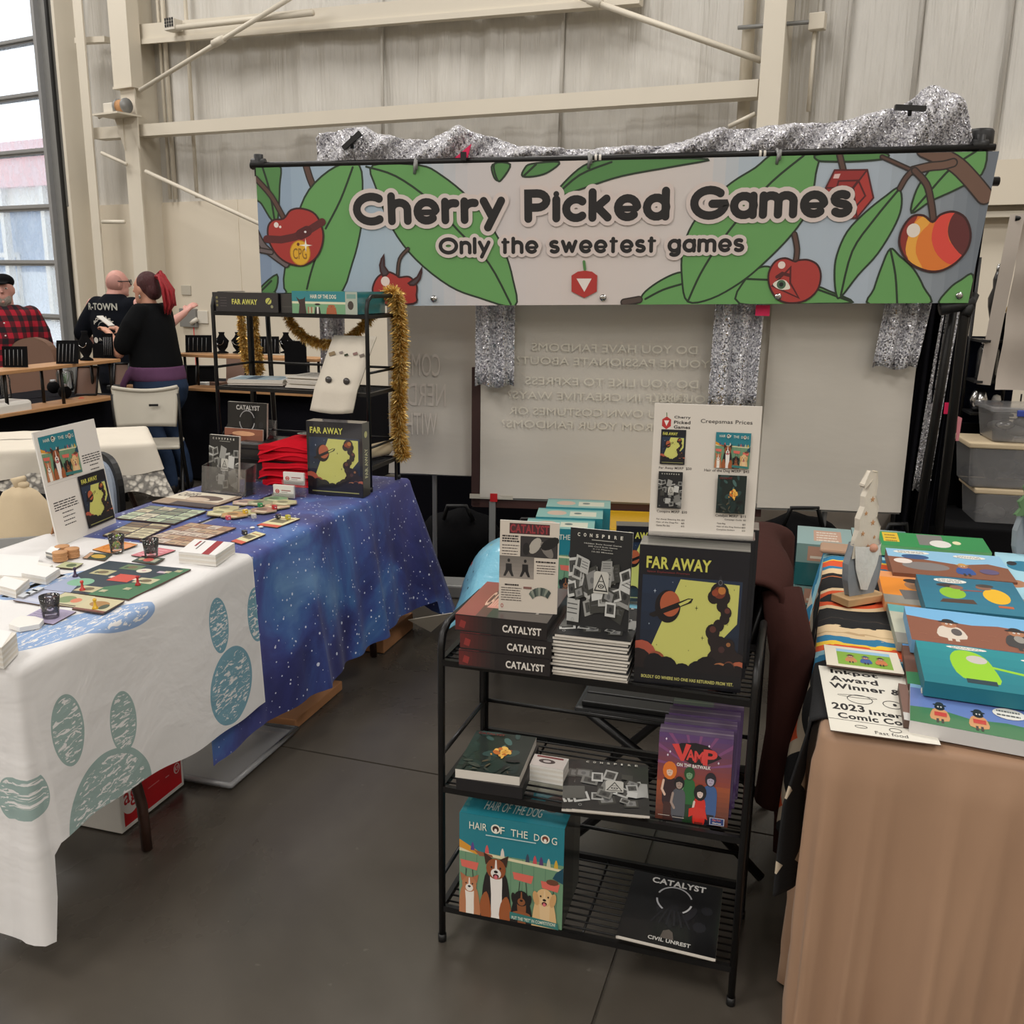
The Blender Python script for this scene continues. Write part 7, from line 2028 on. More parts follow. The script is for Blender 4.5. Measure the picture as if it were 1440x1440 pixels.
for i in range(2):
    for j in range(3):
        game_box('board_game_box', 'teal dog game box lying in the %s column, %s layer, between coat and blanket' % (('left', 'right')[i], ('lower', 'middle', 'upper')[j]), Vector((q.x + .02 + .20 * i, q.y - .02 * i, .22 + .16 * j)), AANG, .195, .27, .155, lambda P: (P.rect(0, 0, 1, 1, (30, 92, 96)), P.rect(0, .55, 1, 1, (120, 150, 146)), P.rect(.2, .6, .8, .95, (180, 140, 120)), P.rect(.25, .66, .75, .72, (214, 206, 190))), lambda P: (P.rect(0, 0, 1, 1, (130, 168, 170)), P.rect(.3, .2, .8, .8, (196, 150, 126)), P.greek(.35, .75, .7, 4, .14, (230, 220, 206))), None, (36, 110, 116), group='teal game boxes between coat and blanket')
simple_box('crate', 'dark crate under the teal game boxes beside the blanket', 'crate', Vector((q.x, q.y - .01, 0)), AANG, (.42, .30, .215), M['black_plastic'])
# dark tables, bags and bases under the screens
cloth('black_tablecloth', 'black cloth over the table standing behind the screens', 'tablecloth', M['black_cloth'], Vector((-.62, 5.42, 0)), -.10, 0, 2.9, 0, .7, .74, lambda sd, t, x, y: .02, folds((9, 26), .02, 5), flare=.06, rings=8, seg=.03)
folding_table('folding_table', 'table hidden under the black cloth behind the screens', Vector((-.62, 5.42, 0)), -.10, 0, 2.9, 0, .7)
for (x, y, w_, d_, h, m, lb, nm) in ((-.50, 5.0, .42, .3, .40, 'near_black', 'dark bag under the narrow left screen', 'bag'), (-.10, 4.9, .42, .3, .36, 'near_black', 'black duffel bag under the left edge of the wide screen', 'bag'), (1.12, 4.35, .50, .3, .56, 'near_black', 'black backpack under the right hand screen', 'backpack'), (1.64, 4.3, .3, .28, .5, 'near_black', 'small black bag at the foot of the black drape', 'bag')):
    t = thing(nm, lb, 'bag', Vector((x, y, 0)), -.1)
    mb = MB(); r = random.Random(int(h * 100)); mb.ell((w_ / 2, d_ / 2, h * .46), (w_ * .56, d_ * .6, h * .5), 24, 16); mb.v = [(a_ + .012 * sin(c_ * 31 + b_ * 9), b_ + .012 * sin(a_ * 27 + c_ * 13), max(.004, c_ + .01 * sin(a_ * 37))) for a_, b_, c_ in mb.v]; mb.build('bag_body', M[m], t)
    mb = MB(); mb.tube([(w_ * .3, d_ * .2, h * .86), (w_ * .36, d_ * .1, h * 1.06), (w_ * .6, d_ * .1, h * 1.07), (w_ * .68, d_ * .2, h * .86)], .012, 8); mb.build('handle', M['black_plastic'], t)
simple_box('quilt', 'grey quilted blanket folded under the right hand screen', 'blanket', Vector((1.10, 4.8, .0)), -.1, (.9, .3, .62), M['grey_sheet'], .05)
for k, (a_, b_, z_, lb) in enumerate((((603, 752), (735, 770), .14, 'upper dark floor rail behind the blue leaf print cover'), ((612, 778), (700, 788), .06, 'lower dark floor rail behind the blue leaf print cover'))):
    p, q_ = at(*a_, z_), at(*b_, z_); o = MB(); o.bar(p - AU * .3, q_ + AU * .3, .04, .03); o.bar(p - AU * .3, p - AU * .3 - Vector((0, 0, z_ - .002)), .03, .03); o = o.build('floor_rail', M['black_metal']); tag(o, lb, 'rail')
for k, (x0_, y0_, x1_, y1_) in enumerate(((618, 745, 636, 668), (672, 748, 690, 706))):
    p = at(x0_, y0_, .05); q_ = aty(x1_, y1_, p.y + .1); o = MB(); o.tube([p, q_], .014, 8); o = o.build('chair_leg', M['black_metal']); tag(o, ('slanted black metal leg left of the wide screen corner', 'black metal leg below the red taped screen corner')[k], 'leg')

# ================================================================ THE PAINTINGS TABLE AT THE RIGHT
B0 = at(1158, 1030, .74); B0g = Vector((B0.x, B0.y, 0)); RANG = radians(-18.5)
RU = Vector((cos(RANG), sin(RANG), 0)); RV = Vector((-RU.y, RU.x, 0))
folding_table('folding_table', 'folding table under the tan stretch cloth', B0g, RANG, .0, .80, 0, 1.48)
_ff = folds((26, 64), .042, 31)
def tan_fold(s, f, sd):
    rg = lambda w_, p: (1 - abs(sin(w_ * s + p + .5 * f))) ** 1.6
    return f ** .7 * (.06 * rg(9.5, sin(s * 5)) + .04 * rg(17, 2 + 1.3 * sin(s * 3)) + .02 * rg(31, 1)) + .006
cloth('tan_tablecloth', 'tan stretch cloth fitted over the paintings table down to the floor', 'tablecloth', M['tan'], B0g, RANG, .0, .80, 0, 1.48, .742, lambda sd, t, x, y: .01, tan_fold, flare=-.065, corner_flare=0, r=.02, wr=.0006, rings=26, seed=3, seg=.008, lift=.002)
# serape runner
def ser(u, v):
    y = .06 + 1.40 * v; L_ = u * .72       # along: .30 on top then over the left edge
    if L_ < .28: x = .28 - L_; z = .7475 + .001 * sin(y * 40)
    elif L_ < .30: an = (L_ - .28) / .02 * pi / 2; x = -.012 * sin(an); z = .7475 - .012 * (1 - cos(an))
    else:
        d = L_ - .30; x = -.012 - .05 * d - (.022 * sin(y * 19 + d * 3) + .012 * sin(y * 41)) * min(1, d * 5) - .015; z = .7355 - d
    return Vector((x, y + .03 * sin(x * 5) * 0, z))
mb = MB(); NU, NV = 60, 120; mb.grid(NU, NV, ser); o = mb.build('serape_blanket', M['serape'])
me = o.data; uvl = me.uv_layers.new(name='UVMap'); uvl.data.foreach_set('uv', [c for lp in me.loops for c in (((lp.vertex_index % (NU + 1)) / NU * .72 - .29), .06 + 1.40 * (lp.vertex_index // (NU + 1)) / NV)])
o.location = B0g; o.rotation_euler = (0, 0, RANG); add_mod(o, 'SOLIDIFY', thickness=.005, offset=1)
tag(o, 'black, blue and orange woven blanket runner along the left of the paintings table', 'blanket')
HY = .752
def toon(P, cx, cy, s, a, body, hat=None, skin=(170, 116, 84), legs=(60, 50, 44), wide=1.2):
    P.poly(smooth([(cx - s * wide, cy - s * 1.6 / a), (cx - s * wide * .8, cy + s * .2 / a), (cx, cy + s * .5 / a), (cx + s * wide * .8, cy + s * .2 / a), (cx + s * wide, cy - s * 1.6 / a)], 3), body)
    P.rect(cx - s * .5, cy - s * 2.2 / a, cx - s * .15, cy - s * 1.4 / a, legs); P.rect(cx + s * .15, cy - s * 2.2 / a, cx + s * .5, cy - s * 1.4 / a, legs)
    P.ell(cx, cy + s * .8 / a, s * .7, s * .6 / a, skin, 14); P.ell(cx - s * .2, cy + s * .9 / a, s * .12, s * .14 / a, (235, 235, 230), 8); P.ell(cx + s * .2, cy + s * .9 / a, s * .12, s * .14 / a, (235, 235, 230), 8)
    P.ell(cx + s * .2, cy + s * .9 / a, s * .05, s * .06 / a, (20, 20, 20), 6); P.ell(cx - s * .2, cy + s * .9 / a, s * .05, s * .06 / a, (20, 20, 20), 6)
    if hat: P.ell(cx, cy + s * 1.25 / a, s * .95, s * .2 / a, hat, 14); P.ell(cx, cy + s * 1.45 / a, s * .55, s * .4 / a, hat, 12)
def bubble(P, x, y, rx, ry):
    P.ell(x, y, rx, ry, (232, 230, 222), 18); P.greek(x - rx * .75, x + rx * .75, y + ry * .5, 2, ry * .7, (90, 90, 90), .4)
def canvas(label, corners, z, th, art, side=(90, 120, 130)):
    return quad_item('painted_canvas', label, 'painting', corners, th, art, z, 'print', side)
def aB(P):
    P.rect(0, 0, 1, 1, (142, 190, 220)); P.poly([(0, 0), (1, 0), (1, .5), (.85, .62), (.6, .5), (.3, .62), (0, .66)], (132, 84, 62)); P.ell(.3, .34, .2, .16, (128, 122, 120)); P.ell(.12, .5, .08, .1, (226, 214, 206)); P.ell(.24, .7, .12, .1, (52, 84, 130)); bubble(P, .22, .88, .16, .07)
    toon(P, .62, .34, .06, .5, (48, 84, 150), (196, 150, 80)); bubble(P, .72, .84, .14, .07); P.ell(.82, .3, .08, .1, (96, 84, 120))
def aD(P):
    P.vgrad(0, 0, 1, 1, (44, 122, 148), (40, 108, 134), 5); P.ell(.32, .5, .13, .17, (138, 190, 50)); P.ell(.3, .72, .12, .06, (60, 50, 48)); P.ell(.38, .68, .07, .06, (140, 100, 80)); P.poly([(.2, .3), (.5, .34), (.52, .22), (.16, .2)], (80, 60, 50))
    P.ell(.75, .5, .13, .22, (232, 182, 40)); P.ell(.66, .74, .08, .07, (140, 100, 80)); P.ell(.68, .8, .09, .05, (70, 62, 58)); P.stroke([(.42, .6), (.62, .62)], .03, (150, 76, 66)); P.rect(.72, .18, .86, .24, (190, 96, 50)); bubble(P, .34, .87, .17, .07)
def aE(P):
    P.rect(0, 0, 1, 1, (232, 142, 44)); P.rect(0, 0, 1, .24, (150, 146, 136)); P.rect(0, .8, 1, 1, (226, 152, 96)); P.poly([(.35, .14), (1, .2), (1, .46), (.3, .42)], (112, 108, 106)); P.ell(.62, .6, .2, .14, (160, 118, 86)); P.ell(.6, .74, .18, .07, (46, 40, 40))
def aF(P):
    P.rect(0, 0, 1, 1, (118, 180, 224)); P.poly([(0, 0), (1, 0), (1, .62), (.7, .68), (.5, .62), (.2, .66), (0, .72)], (138, 86, 66)); toon(P, .32, .44, .085, .55, (214, 202, 188), (40, 36, 38), legs=(214, 202, 188)); P.ell(.36, .36, .04, .1, (90, 84, 84)); toon(P, .82, .40, .085, .55, (62, 60, 62), (40, 36, 38), legs=(62, 60, 62)); P.ell(.82, .36, .04, .1, (150, 146, 140))
    for x, y in ((.1, .2), (.55, .2), (.62, .35), (.2, .12), (.95, .1)): P.ring(x, y, .03, .015, .006, (176, 120, 96), 8, 0, 180)
def aG(P):
    P.vgrad(0, 0, 1, 1, (20, 120, 134), (34, 142, 150), 5); P.poly(smooth([(.3, .2), (.24, .6), (.3, .85), (.42, .88), (.52, .75), (.56, .5), (.56, .15)], 3), (148, 204, 44)); P.ell(.45, .68, .08, .1, (198, 192, 186)); P.stroke([(.5, .55), (.86, .42)], .05, (148, 204, 44)); P.ell(.9, .42, .05, .04, (226, 170, 60)); P.ell(.9, .42, .03, .02, (60, 46, 40)); P.rect(.32, .1, .54, .2, (34, 60, 70))
    P.poly(smooth([(.95, .7), (.92, .4), (1, .2), (1.2, .2), (1.2, .7)], 3), (148, 204, 44)); bubble(P, .4, .94, .16, .04); bubble(P, .9, .82, .1, .035)
canvas('green painted canvas with a grey ghostly figure at the back of the table', [(1238, 766), (1397, 778), (1380, 757), (1237, 747)], HY, .034, lambda P: (P.rect(0, 0, 1, 1, (48, 140, 78)), P.rect(.03, .3, .18, .95, (222, 184, 50)), P.greek(.05, .16, .8, 3, .2, (140, 110, 40)), P.rect(.36, .2, .6, .95, (124, 122, 118)), P.ell(.56, .35, .1, .25, (222, 220, 214)), P.ell(.72, .5, .04, .12, (226, 220, 180))), (110, 180, 120))
canvas('light blue canvas with a blue bird at the far right of the table', [(1408, 838), (1490, 850), (1470, 780), (1398, 778)], HY, .03, lambda P: (P.rect(0, 0, 1, 1, (160, 206, 222)), P.ell(.5, .7, .3, .12, (40, 120, 150)), P.ell(.3, .75, .1, .05, (40, 40, 44)), P.ell(.3, .3, .2, .08, (170, 120, 90))), (190, 190, 186))
canvas('orange canvas with a seated figure half covered by the teal canvas', [(1245, 846), (1330, 856), (1312, 810), (1234, 802)], HY, .026, aE, (226, 160, 110))
canvas('canvas of a blue sky and brown hill with a figure in blue', [(1256, 804), (1431, 820), (1405, 782), (1245, 771)], HY + .005, .032, aB, (118, 74, 54))
canvas('grey and teal canvas edge under the two figures canvas', [(1264, 904), (1330, 912), (1312, 858), (1246, 848)], HY, .022, lambda P: (P.rect(0, 0, 1, 1, (196, 196, 176)), P.rect(0, .8, 1, 1, (110, 184, 186)), P.rect(0, 0, 1, .25, (150, 146, 136))), (150, 160, 150))
canvas('brown and green canvas edge under the hooded figures canvas', [(1280, 961), (1340, 968), (1330, 900), (1264, 896)], HY, .020, lambda P: (P.rect(0, 0, 1, 1, (116, 78, 62)), P.rect(0, .8, 1, 1, (90, 150, 206)), P.rect(0, 0, 1, .24, (64, 140, 92))), (110, 90, 80))
canvas('teal blue canvas of a kneeling figure in green and one in yellow', [(1304, 853), (1452, 870), (1426, 819), (1286, 808)], HY + .028, .030, aD, (36, 104, 126))
canvas('canvas of two figures in white and black on brown ground', [(1284, 898), (1480, 926), (1452, 872), (1270, 853)], HY + .024, .032, aF, (110, 160, 200))
canvas('teal canvas of two lime green hooded figures', [(1303, 958), (1500, 986), (1470, 924), (1285, 900)], HY + .034, .032, aG, (20, 106, 122))
nb = quad_item('spiral_calendar', 'spiral bound calendar of two back turned figures nearest the camera', 'calendar', [(1284, 1012), (1480, 1052), (1470, 992), (1276, 962)], .030, lambda P: (P.rect(0, 0, 1, 1, (104, 128, 190)), P.rect(0, .9, 1, 1, (140, 190, 226)), P.poly([(0, 0), (1, 0), (1, .3), (.7, .36), (.45, .3), (.2, .42), (0, .38)], (64, 122, 80)), toon(P, .22, .36, .055, .42, (206, 150, 100), (40, 40, 40), (30, 28, 30)), P.rect(.18, .24, .27, .34, (196, 60, 50)), toon(P, .5, .34, .055, .42, (206, 150, 100), (40, 40, 40), (30, 28, 30)), P.rect(.46, .22, .55, .32, (196, 60, 50)), bubble(P, .73, .6, .12, .14)), HY, 'gloss', (206, 204, 202))
for k in range(8):
    c0 = at(1297 + k * 23.5, 973 + k * 3.4, HY + .030) - nb.location; mb = MB(); mb.tube([c0 + RV * .012 + Vector((0, 0, -.006)), c0 + Vector((0, 0, .007)), c0 - RV * .010 + Vector((0, 0, .001))], .0035, 6); mb.build('spiral_ring', M['white_plastic'], nb)
quad_item('print_sheet', 'brown and grey side panel of prints left of the spiral calendar', 'print', [(1273, 1013), (1284, 1014), (1277, 964), (1262, 960)], .022, lambda P: (P.rect(0, 0, 1, 1, (122, 92, 82)), P.rect(0, 0, 1, .2, (200, 198, 194))), HY)
def aW(P):
    K = (34, 32, 34); P.rect(0, 0, 1, 1, (224, 220, 208))
    for s, x0, x1, y0, y1 in (('Inkpot', .12, .62, .87, .96), ('Award', .10, .60, .76, .85), ('Winner &', .08, .82, .64, .73), ('2023', .06, .38, .31, .41), ('Intern', .42, .80, .29, .36), ('Comic Con', .10, .78, .19, .27), ('Fast food', .42, .72, .03, .07)): P.text(s, x0, y0, x1, y1, K, .03 if s != 'Fast food' else .0)
    P.ring(.36, .5, .13, .07, .008, K, 20); P.ring(.34, .54, .2, .02, .006, K, 20); P.ring(.68, .48, .1, .06, .008, K, 18); P.stroke([(0, .17), (.9, .16)], .004, K); P.ring(.3, .1, .06, .02, .006, K, 12); P.ring(.62, .11, .06, .03, .006, K, 12); P.ell(.7, .48, .02, .02, K, 8)
quad_item('award_sheet', 'white sheet lettered Inkpot Award Winner with ink sketches', 'paper', [(1162, 1025), (1330, 1050), (1277, 950), (1156, 937)], .002, aW, .7545)
for k in range(3):
    quad_item('art_print', ('lower', 'middle', 'top')[k] + ' white bordered print of three figures above the award sheet', 'print', [(1167 - k * 2, 933 + k), (1271, 948 + k - 2), (1262, 921 - k), (1160 - k, 906)], .004, (lambda P: (P.rect(0, 0, 1, 1, (222, 214, 196)), P.rect(.16, .12, .88, .88, (130, 170, 60)), P.rect(.16, .74, .88, .88, (150, 190, 220)), toon(P, .34, .45, .06, .6, (190, 130, 80), (70, 50, 40)), toon(P, .54, .45, .06, .6, (60, 90, 150), (50, 70, 120)), toon(P, .74, .45, .06, .6, (200, 120, 70), (60, 50, 40)))) if k == 2 else (lambda P: P.rect(0, 0, 1, 1, (222, 214, 196))), .757 + .0045 * k, group='white bordered prints')
# gnomes
def gnome(label, c, rz, hat_m, beard_m, body_m, s=1.0, stars=True, base=True, hat=None):
    t = thing('gnome_figure', label, 'figurine', c, rz)
    if base: mb = MB(); mb.box(-.075 * s, -.035 * s, 0, .075 * s, .035 * s, .022 * s); mb.build('wood_base', M['wood'], t, .002)
    b0 = .022 * s if base else 0
    body = [(-.045, 0), (.045, 0), (.062, .05), (.066, .10), (.05, .16), (-.05, .16), (-.066, .10), (-.062, .05)]
    def slab(nm, poly, m, y0=-.009, y1=.009):
        mb = MB(); mb.prism([(x * s, z * s + b0) for x, z in poly], y0 * s, y1 * s); mb.v = [(x, z, y) for x, y, z in mb.v]; mb.f = [tuple(reversed(f)) for f in mb.f]; return mb.build(nm, m, t, .003 * s)
    slab('body', body, body_m)
    hp = hat or [(-.055, .12), (-.05, .17), (-.042, .2), (-.045, .235), (-.03, .27), (-.032, .30), (-.012, .345), (-.035, .325), (-.04, .335), (-.018, .372), (.006, .37), (.012, .34), (.01, .30), (.024, .27), (.022, .235), (.04, .205), (.038, .17), (.055, .12)]
    slab('hat', hp, hat_m, -.014, .0)
    mb = MB(); mb.grid(16, 18, lambda u, v: Vector(((-.052 + .104 * u) * (1 - .75 * v ** 1.6) * s, (-.016 - .022 * sin(u * pi) * (1 - v * .5)) * s - .0015 * sin(u * 60 + v * 9), b0 + (.155 - .135 * v) * s + .002 * sin(u * 50)))); mb.build('beard', beard_m, t)
    mb = MB(); mb.ell((0, -.036 * s, b0 + .150 * s), (.014 * s, .012 * s, .013 * s)); mb.build('nose', M['skin'], t)
    if stars:
        for i, (x, z, q) in enumerate(((0, .29, .009), (-.02, .25, .007), (.01, .22, .009), (-.025, .19, .008), (.022, .175, .006), (0, .15, .006))):
            pl = [(x + (q if k % 2 == 0 else q * .4) * sin(k * pi / 5), z + (q if k % 2 == 0 else q * .4) * cos(k * pi / 5)) for k in range(10)]
            mb = MB(); mb.prism([(a_ * s, b_ * s + b0) for a_, b_ in pl], -.0155 * s, -.0135 * s); mb.v = [(x_, z_, y_) for x_, y_, z_ in mb.v]; mb.build('star', M['cork'] if hat_m is not M['green_felt'] else M['near_black'], t)
    return t
g = at(1207, 846, HY); gnome('white wooden gnome with a starred pointed hat on a wood base', Vector((g.x, g.y, .7545)), .45, M['canvas_white'], M['fur'], M['felt_grey'], .93)
g = at(1436, 790, HY); gnome('green hatted gnome with a white beard at the right picture edge', Vector((g.x + .03, g.y, HY)), .1, M['green_felt'], M['fur'], M['felt_grey'], 1.05, base=False, hat=[(-.075, .15), (-.06, .17), (-.07, .19), (-.05, .21), (-.058, .235), (-.038, .26), (-.04, .29), (-.02, .34), (0, .35), (.02, .3), (.03, .25), (.05, .22), (.06, .15)])
# rolled peach cloth corner at the back of the blanket
o = MB(); q = at(1180, 772, .76); o.box(-.06, -.05, 0, .07, .05, .016); o = o.build('peach_cloth_fold', M['tan'], None, .012); o.location = Vector((q.x, q.y, .752)); o.rotation_euler = (0, 0, RANG); tag(o, 'folded peach cloth behind the gnome at the back of the blanket', 'cloth')

# ================================================================ THE BOOTH BEHIND IT
simple_box('side_table', 'black side table carrying the clear storage bins', 'table', Vector((1.86, 4.45, 0)), -.2, (1.2, .6, .50), M['near_black'], extra=lambda t: MB().box(.0, .50, .50, 1.2, .52, .93).build('back_panel', M['near_black'], t))  # the black panel at the rear is added to make the bins look dark
def bin_(label, px0, py1, py0, Y, W_, D_, m, cont, lidm, grip=None):
    p = aty(px0, py1, Y); zt = aty(px0, py0, Y).z; h = zt - p.z
    t = thing('storage_bin', label, 'storage bin', p, -.2)
    def ring(e, z): return [Vector((e, e, z)), Vector((W_ - e, e, z)), Vector((W_ - e, D_ - e, z)), Vector((e, D_ - e, z))]
    mb = MB(); mb.hexa(ring(.02, 0), ring(0, h)); mb.build('tub', M['bin'], t, .012)
    mb = MB(); mb.box(-.012, -.012, h - .005, W_ + .012, D_ + .012, h + .02); mb.build('lid', lidm, t, .006)
    if grip: mb = MB(); mb.box(.10, -.02, h - .02, .22, -.01, h + .01); mb.build('handle', grip, t, .004)
    r = random.Random(px0 + py0)
    for k in range(10):
        mb = MB(); mb.ell((r.uniform(.06, W_ - .06), r.uniform(.06, D_ - .06), r.uniform(.04, h * .6)), (r.uniform(.03, .06), .04, r.uniform(.02, .04)), 8, 6); mb.build('item', r.choice(cont), t)
blue_ = plain('blue_plastic', (60, 80, 170), .35, 0, .05, 9)
bin_('lowest clear storage bin of greyish things behind the paintings', 1366, 752, 692, 4.5, .42, .3, 0, [M['grey_metal'], M['marble'], M['near_black']], M['tote'])
bin_('middle clear storage bin with dark cloths behind the paintings', 1358, 686, 628, 4.5, .44, .3, 0, [M['near_black'], M['navy_cloth'], M['near_black']], M['tote'])
bin_('top clear storage bin with blue clips and tangled grey pieces', 1391, 622, 578, 4.5, .34, .28, 0, [M['grey_metal'], M['steel'], M['near_black']], M['bin'], blue_)
sh = thing('grey_sheet', 'pale grey cloth sheet hanging at the right picture edge', 'cloth', aty(1399, 548, 4.75), -.2)
zt = aty(1399, 306, 4.75).z - sh.location.z
mb = MB(); mb.grid(20, 18, lambda u, v: Vector((.7 * u + .03 * v, .02 * sin(u * 12 + v * 2) + .012 * sin(v * 16), zt * v))); mb.build('sheet', M['grey_sheet'], sh)
mb = MB(); mb.grid(6, 18, lambda u, v: Vector((-.075 + .055 * u + .055 * v, .05 - .04 * u, zt * v + .02))); mb.build('turned_edge', M['grey_sheet'], sh)
mb = MB(); mb.tube([(0, .03, zt), (.8, .03, zt)], .012, 8); mb.build('rail', M['black_metal'], sh)
gw = thing('grid_wall', 'black wire grid panel behind the storage bins', 'grid panel', aty(1392, 700, 4.95), -.2)
for k in range(9): mb = MB(); mb.tube([(k * .085, 0, -.6), (k * .085, 0, .55)], .004, 6); mb.build('upright_wire', M['black_metal'], gw)
for k in range(14): mb = MB(); mb.tube([(0, 0, -.6 + k * .085), (.7, 0, -.6 + k * .085)], .004, 6); mb.build('cross_wire', M['black_metal'], gw)
# dark ornaments between the pole and the sheet
sf = thing('ornament_stand', 'narrow black display stand with shelves right of the banner pole', 'stand', Vector((aty(1350, 700, 4.8).x, 4.8, 0)), -.2)
mb = MB(); mb.box(0, 0, 0, .22, .2, .5); mb.build('base', M['near_black'], sf); mb = MB(); mb.box(-.16, .205, .5, .24, .215, 1.36); mb.build('added_backing', M['navy_cloth'], sf)  # the navy sheet is added to darken the space behind the ornaments
for zz_ in (.98, 1.14, 1.34): mb = MB(); mb.box(0, 0, zz_, .2, .2, zz_ + .012); mb.build('shelf', M['black_plastic'], sf)
for x in (.0, .19): mb = MB(); mb.tube([(x, .19, .5), (x, .19, 1.75)], .009, 6); mb.build('upright', M['black_metal'], sf)
so = sf.location
def orn(name, label, cat, x, z, prof, m, m2=None):
    t = thing(name, label, cat, so + Vector((x, .06, z)), 0)
    mb = MB(); mb.lathe(prof, 14); mb.build('body', m, t)
    if m2: mb = MB(); mb.lathe([(prof[-1][0], prof[-1][1]), (prof[-1][0] * 1.1, prof[-1][1] + .01), (prof[-1][0] * .8, prof[-1][1] + .03), (.003, prof[-1][1] + .035)], 12); mb.build('top', m2, t)
orn('dark_statue', 'tall dark statuette beside the banner pole', 'figurine', .08, 1.352, [(.03, 0), (.02, .02), (.016, .1), (.03, .16), (.034, .2), (.018, .25), (.022, .29), (.012, .33)], M['marble'], M['steel'])
orn('lantern', 'small black lantern with an orange glow beside the grey sheet', 'lantern', .15, 1.352, [(.04, 0), (.042, .01), (.03, .02), (.036, .09), (.045, .1), (.01, .13)], M['near_black'], M['gold_plastic'])  # its orange light is only the yellow colour of the top, nothing emits
orn('glass_jar', 'clear display jar with dark contents beside the banner pole', 'jar', .08, 1.153, [(.045, 0), (.05, .01), (.05, .14), (.04, .17)], M['clear'], M['steel'])
orn('glass_globe', 'small glass globe on the lower ornament shelf', 'ornament', .06, .993, [(.02, 0), (.04, .03), (.045, .06), (.03, .1), (.01, .115)], M['steel'])
orn('trinket_box', 'brown trinket pot on the lower ornament shelf', 'ornament', .15, .993, [(.03, 0), (.034, .04), (.02, .05)], M['cork'], M['card_white'])
o = MB(); o.ell((0, 0, 0), (.10, .05, .13), 16, 12); o = o.build('sequin_pouch', M['navy_cloth']); o.location = so + Vector((.12, -.06, .83)); tag(o, 'dark navy sequined pouch hanging under the ornament shelves', 'pouch')

# ================================================================ THE NEXT AISLE AT THE LEFT
def loft(mb, rings, n=20):
    """rings of (cx, cy, cz, rx, ry)"""
    vs = []; fs = []
    for cx, cy, cz, rx, ry in rings:
        for k in range(n):
            a = 2 * pi * k / n; vs.append((cx + rx * cos(a), cy + ry * sin(a), cz))
    m = len(rings)
    for i in range(m - 1):
        for k in range(n):
            a = i * n + k; b = i * n + (k + 1) % n; fs.append((a, b, b + n, a + n) if rings[-1][2] > rings[0][2] else (a, a + n, b + n, b))
    up = rings[-1][2] > rings[0][2]
    c0 = tuple(range(n)); c1 = tuple((m - 1) * n + k for k in range(n))
    fs += [c0[::-1], c1] if up else [c0, c1[::-1]]
    mb.add(vs, fs, True)
def limb(mb, pts, rr, n=12):
    mb.tube(pts, rr, n)
    for p, r in ((pts[0], rr[0]), (pts[-1], rr[-1])): mb.ell(p, (r, r, r), 10, 8)
def body(nm, mb, m, t, vox=.012, sm=4):
    o = mb.build(nm, m, t); add_mod(o, 'REMESH', mode='VOXEL', voxel_size=vox, use_smooth_shade=True); add_mod(o, 'SMOOTH', factor=.6, iterations=sm); return o
def hand(mb, wrist, d, up, s=1.0, curl=.5, side=1):
    """palm, four unequal fingers and a thumb; d = pointing direction, up = back of the hand"""
    d = Vector(d).normalized(); up = Vector(up); up = (up - d * up.dot(d)).normalized(); w_ = d.cross(up) * side
    w0 = Vector(wrist); pc = w0 + d * .045 * s
    mb.tube([w0, w0 + d * .03 * s, w0 + d * .08 * s], [.024 * s, .036 * s, .036 * s], 10, flat=.5)
    for k, L_ in enumerate((.070, .080, .075, .058)):
        b = w0 + d * .078 * s + w_ * ((k - 1.5) * .019 * s)
        m1 = b + d * L_ * .5 * s - up * .012 * curl * s; m2 = m1 + (d * (1 - curl * .6) - up * curl).normalized() * L_ * .5 * s
        limb(mb, [b, m1, m2], [.0095 * s, .009 * s, .0075 * s], 8)
    b = w0 + d * .02 * s - w_ * .028 * s
    limb(mb, [b, b + (d * .6 - w_ * .8).normalized() * .035 * s, b + (d * .9 - w_ * .5 - up * .3).normalized() * .062 * s], [.012 * s, .0105 * s, .009 * s], 8)
def head(mb, c, s=1.0, w_=1.0):      # facing +y
    c = Vector(c)
    mb.ell(c, (.074 * s * w_, .092 * s, .105 * s), 20, 16); mb.ell(c + Vector((0, .03, -.06)) * s, (.055 * s * w_, .06 * s, .062 * s), 16, 12)
    mb.tube([c + Vector((0, .088, .01)) * s, c + Vector((0, .108, -.025)) * s, c + Vector((0, .09, -.032)) * s], [.008 * s, .015 * s, .010 * s], 10)
    mb.ell(c + Vector((0, .086, -.058)) * s, (.022 * s, .010 * s, .007 * s)); mb.ell(c + Vector((0, .082, -.071)) * s, (.02 * s, .011 * s, .007 * s)); mb.ell(c + Vector((0, .075, -.10)) * s, (.022 * s, .018 * s, .016 * s)); mb.ell(c + Vector((0, .078, .028)) * s, (.045 * s, .016 * s, .010 * s))
    for sx in (-1, 1): mb.ell(c + Vector((sx * .076 * w_, -.005, -.012)) * s, (.010 * s, .018 * s, .030 * s))
def eyes(t, c, s=1.0):
    c = Vector(c)
    for sx in (-1, 1):
        mb = MB(); mb.ell(c + Vector((sx * .03, .082, .006)) * s, (.012 * s, .008 * s, .007 * s), 10, 8); e_ = mb.build('eye', M['card_white'], t); mb = MB(); mb.ell(c + Vector((sx * .03, .089, .006)) * s, (.005 * s, .003 * s, .005 * s), 8, 6); mb.build('pupil', M['near_black'], e_)

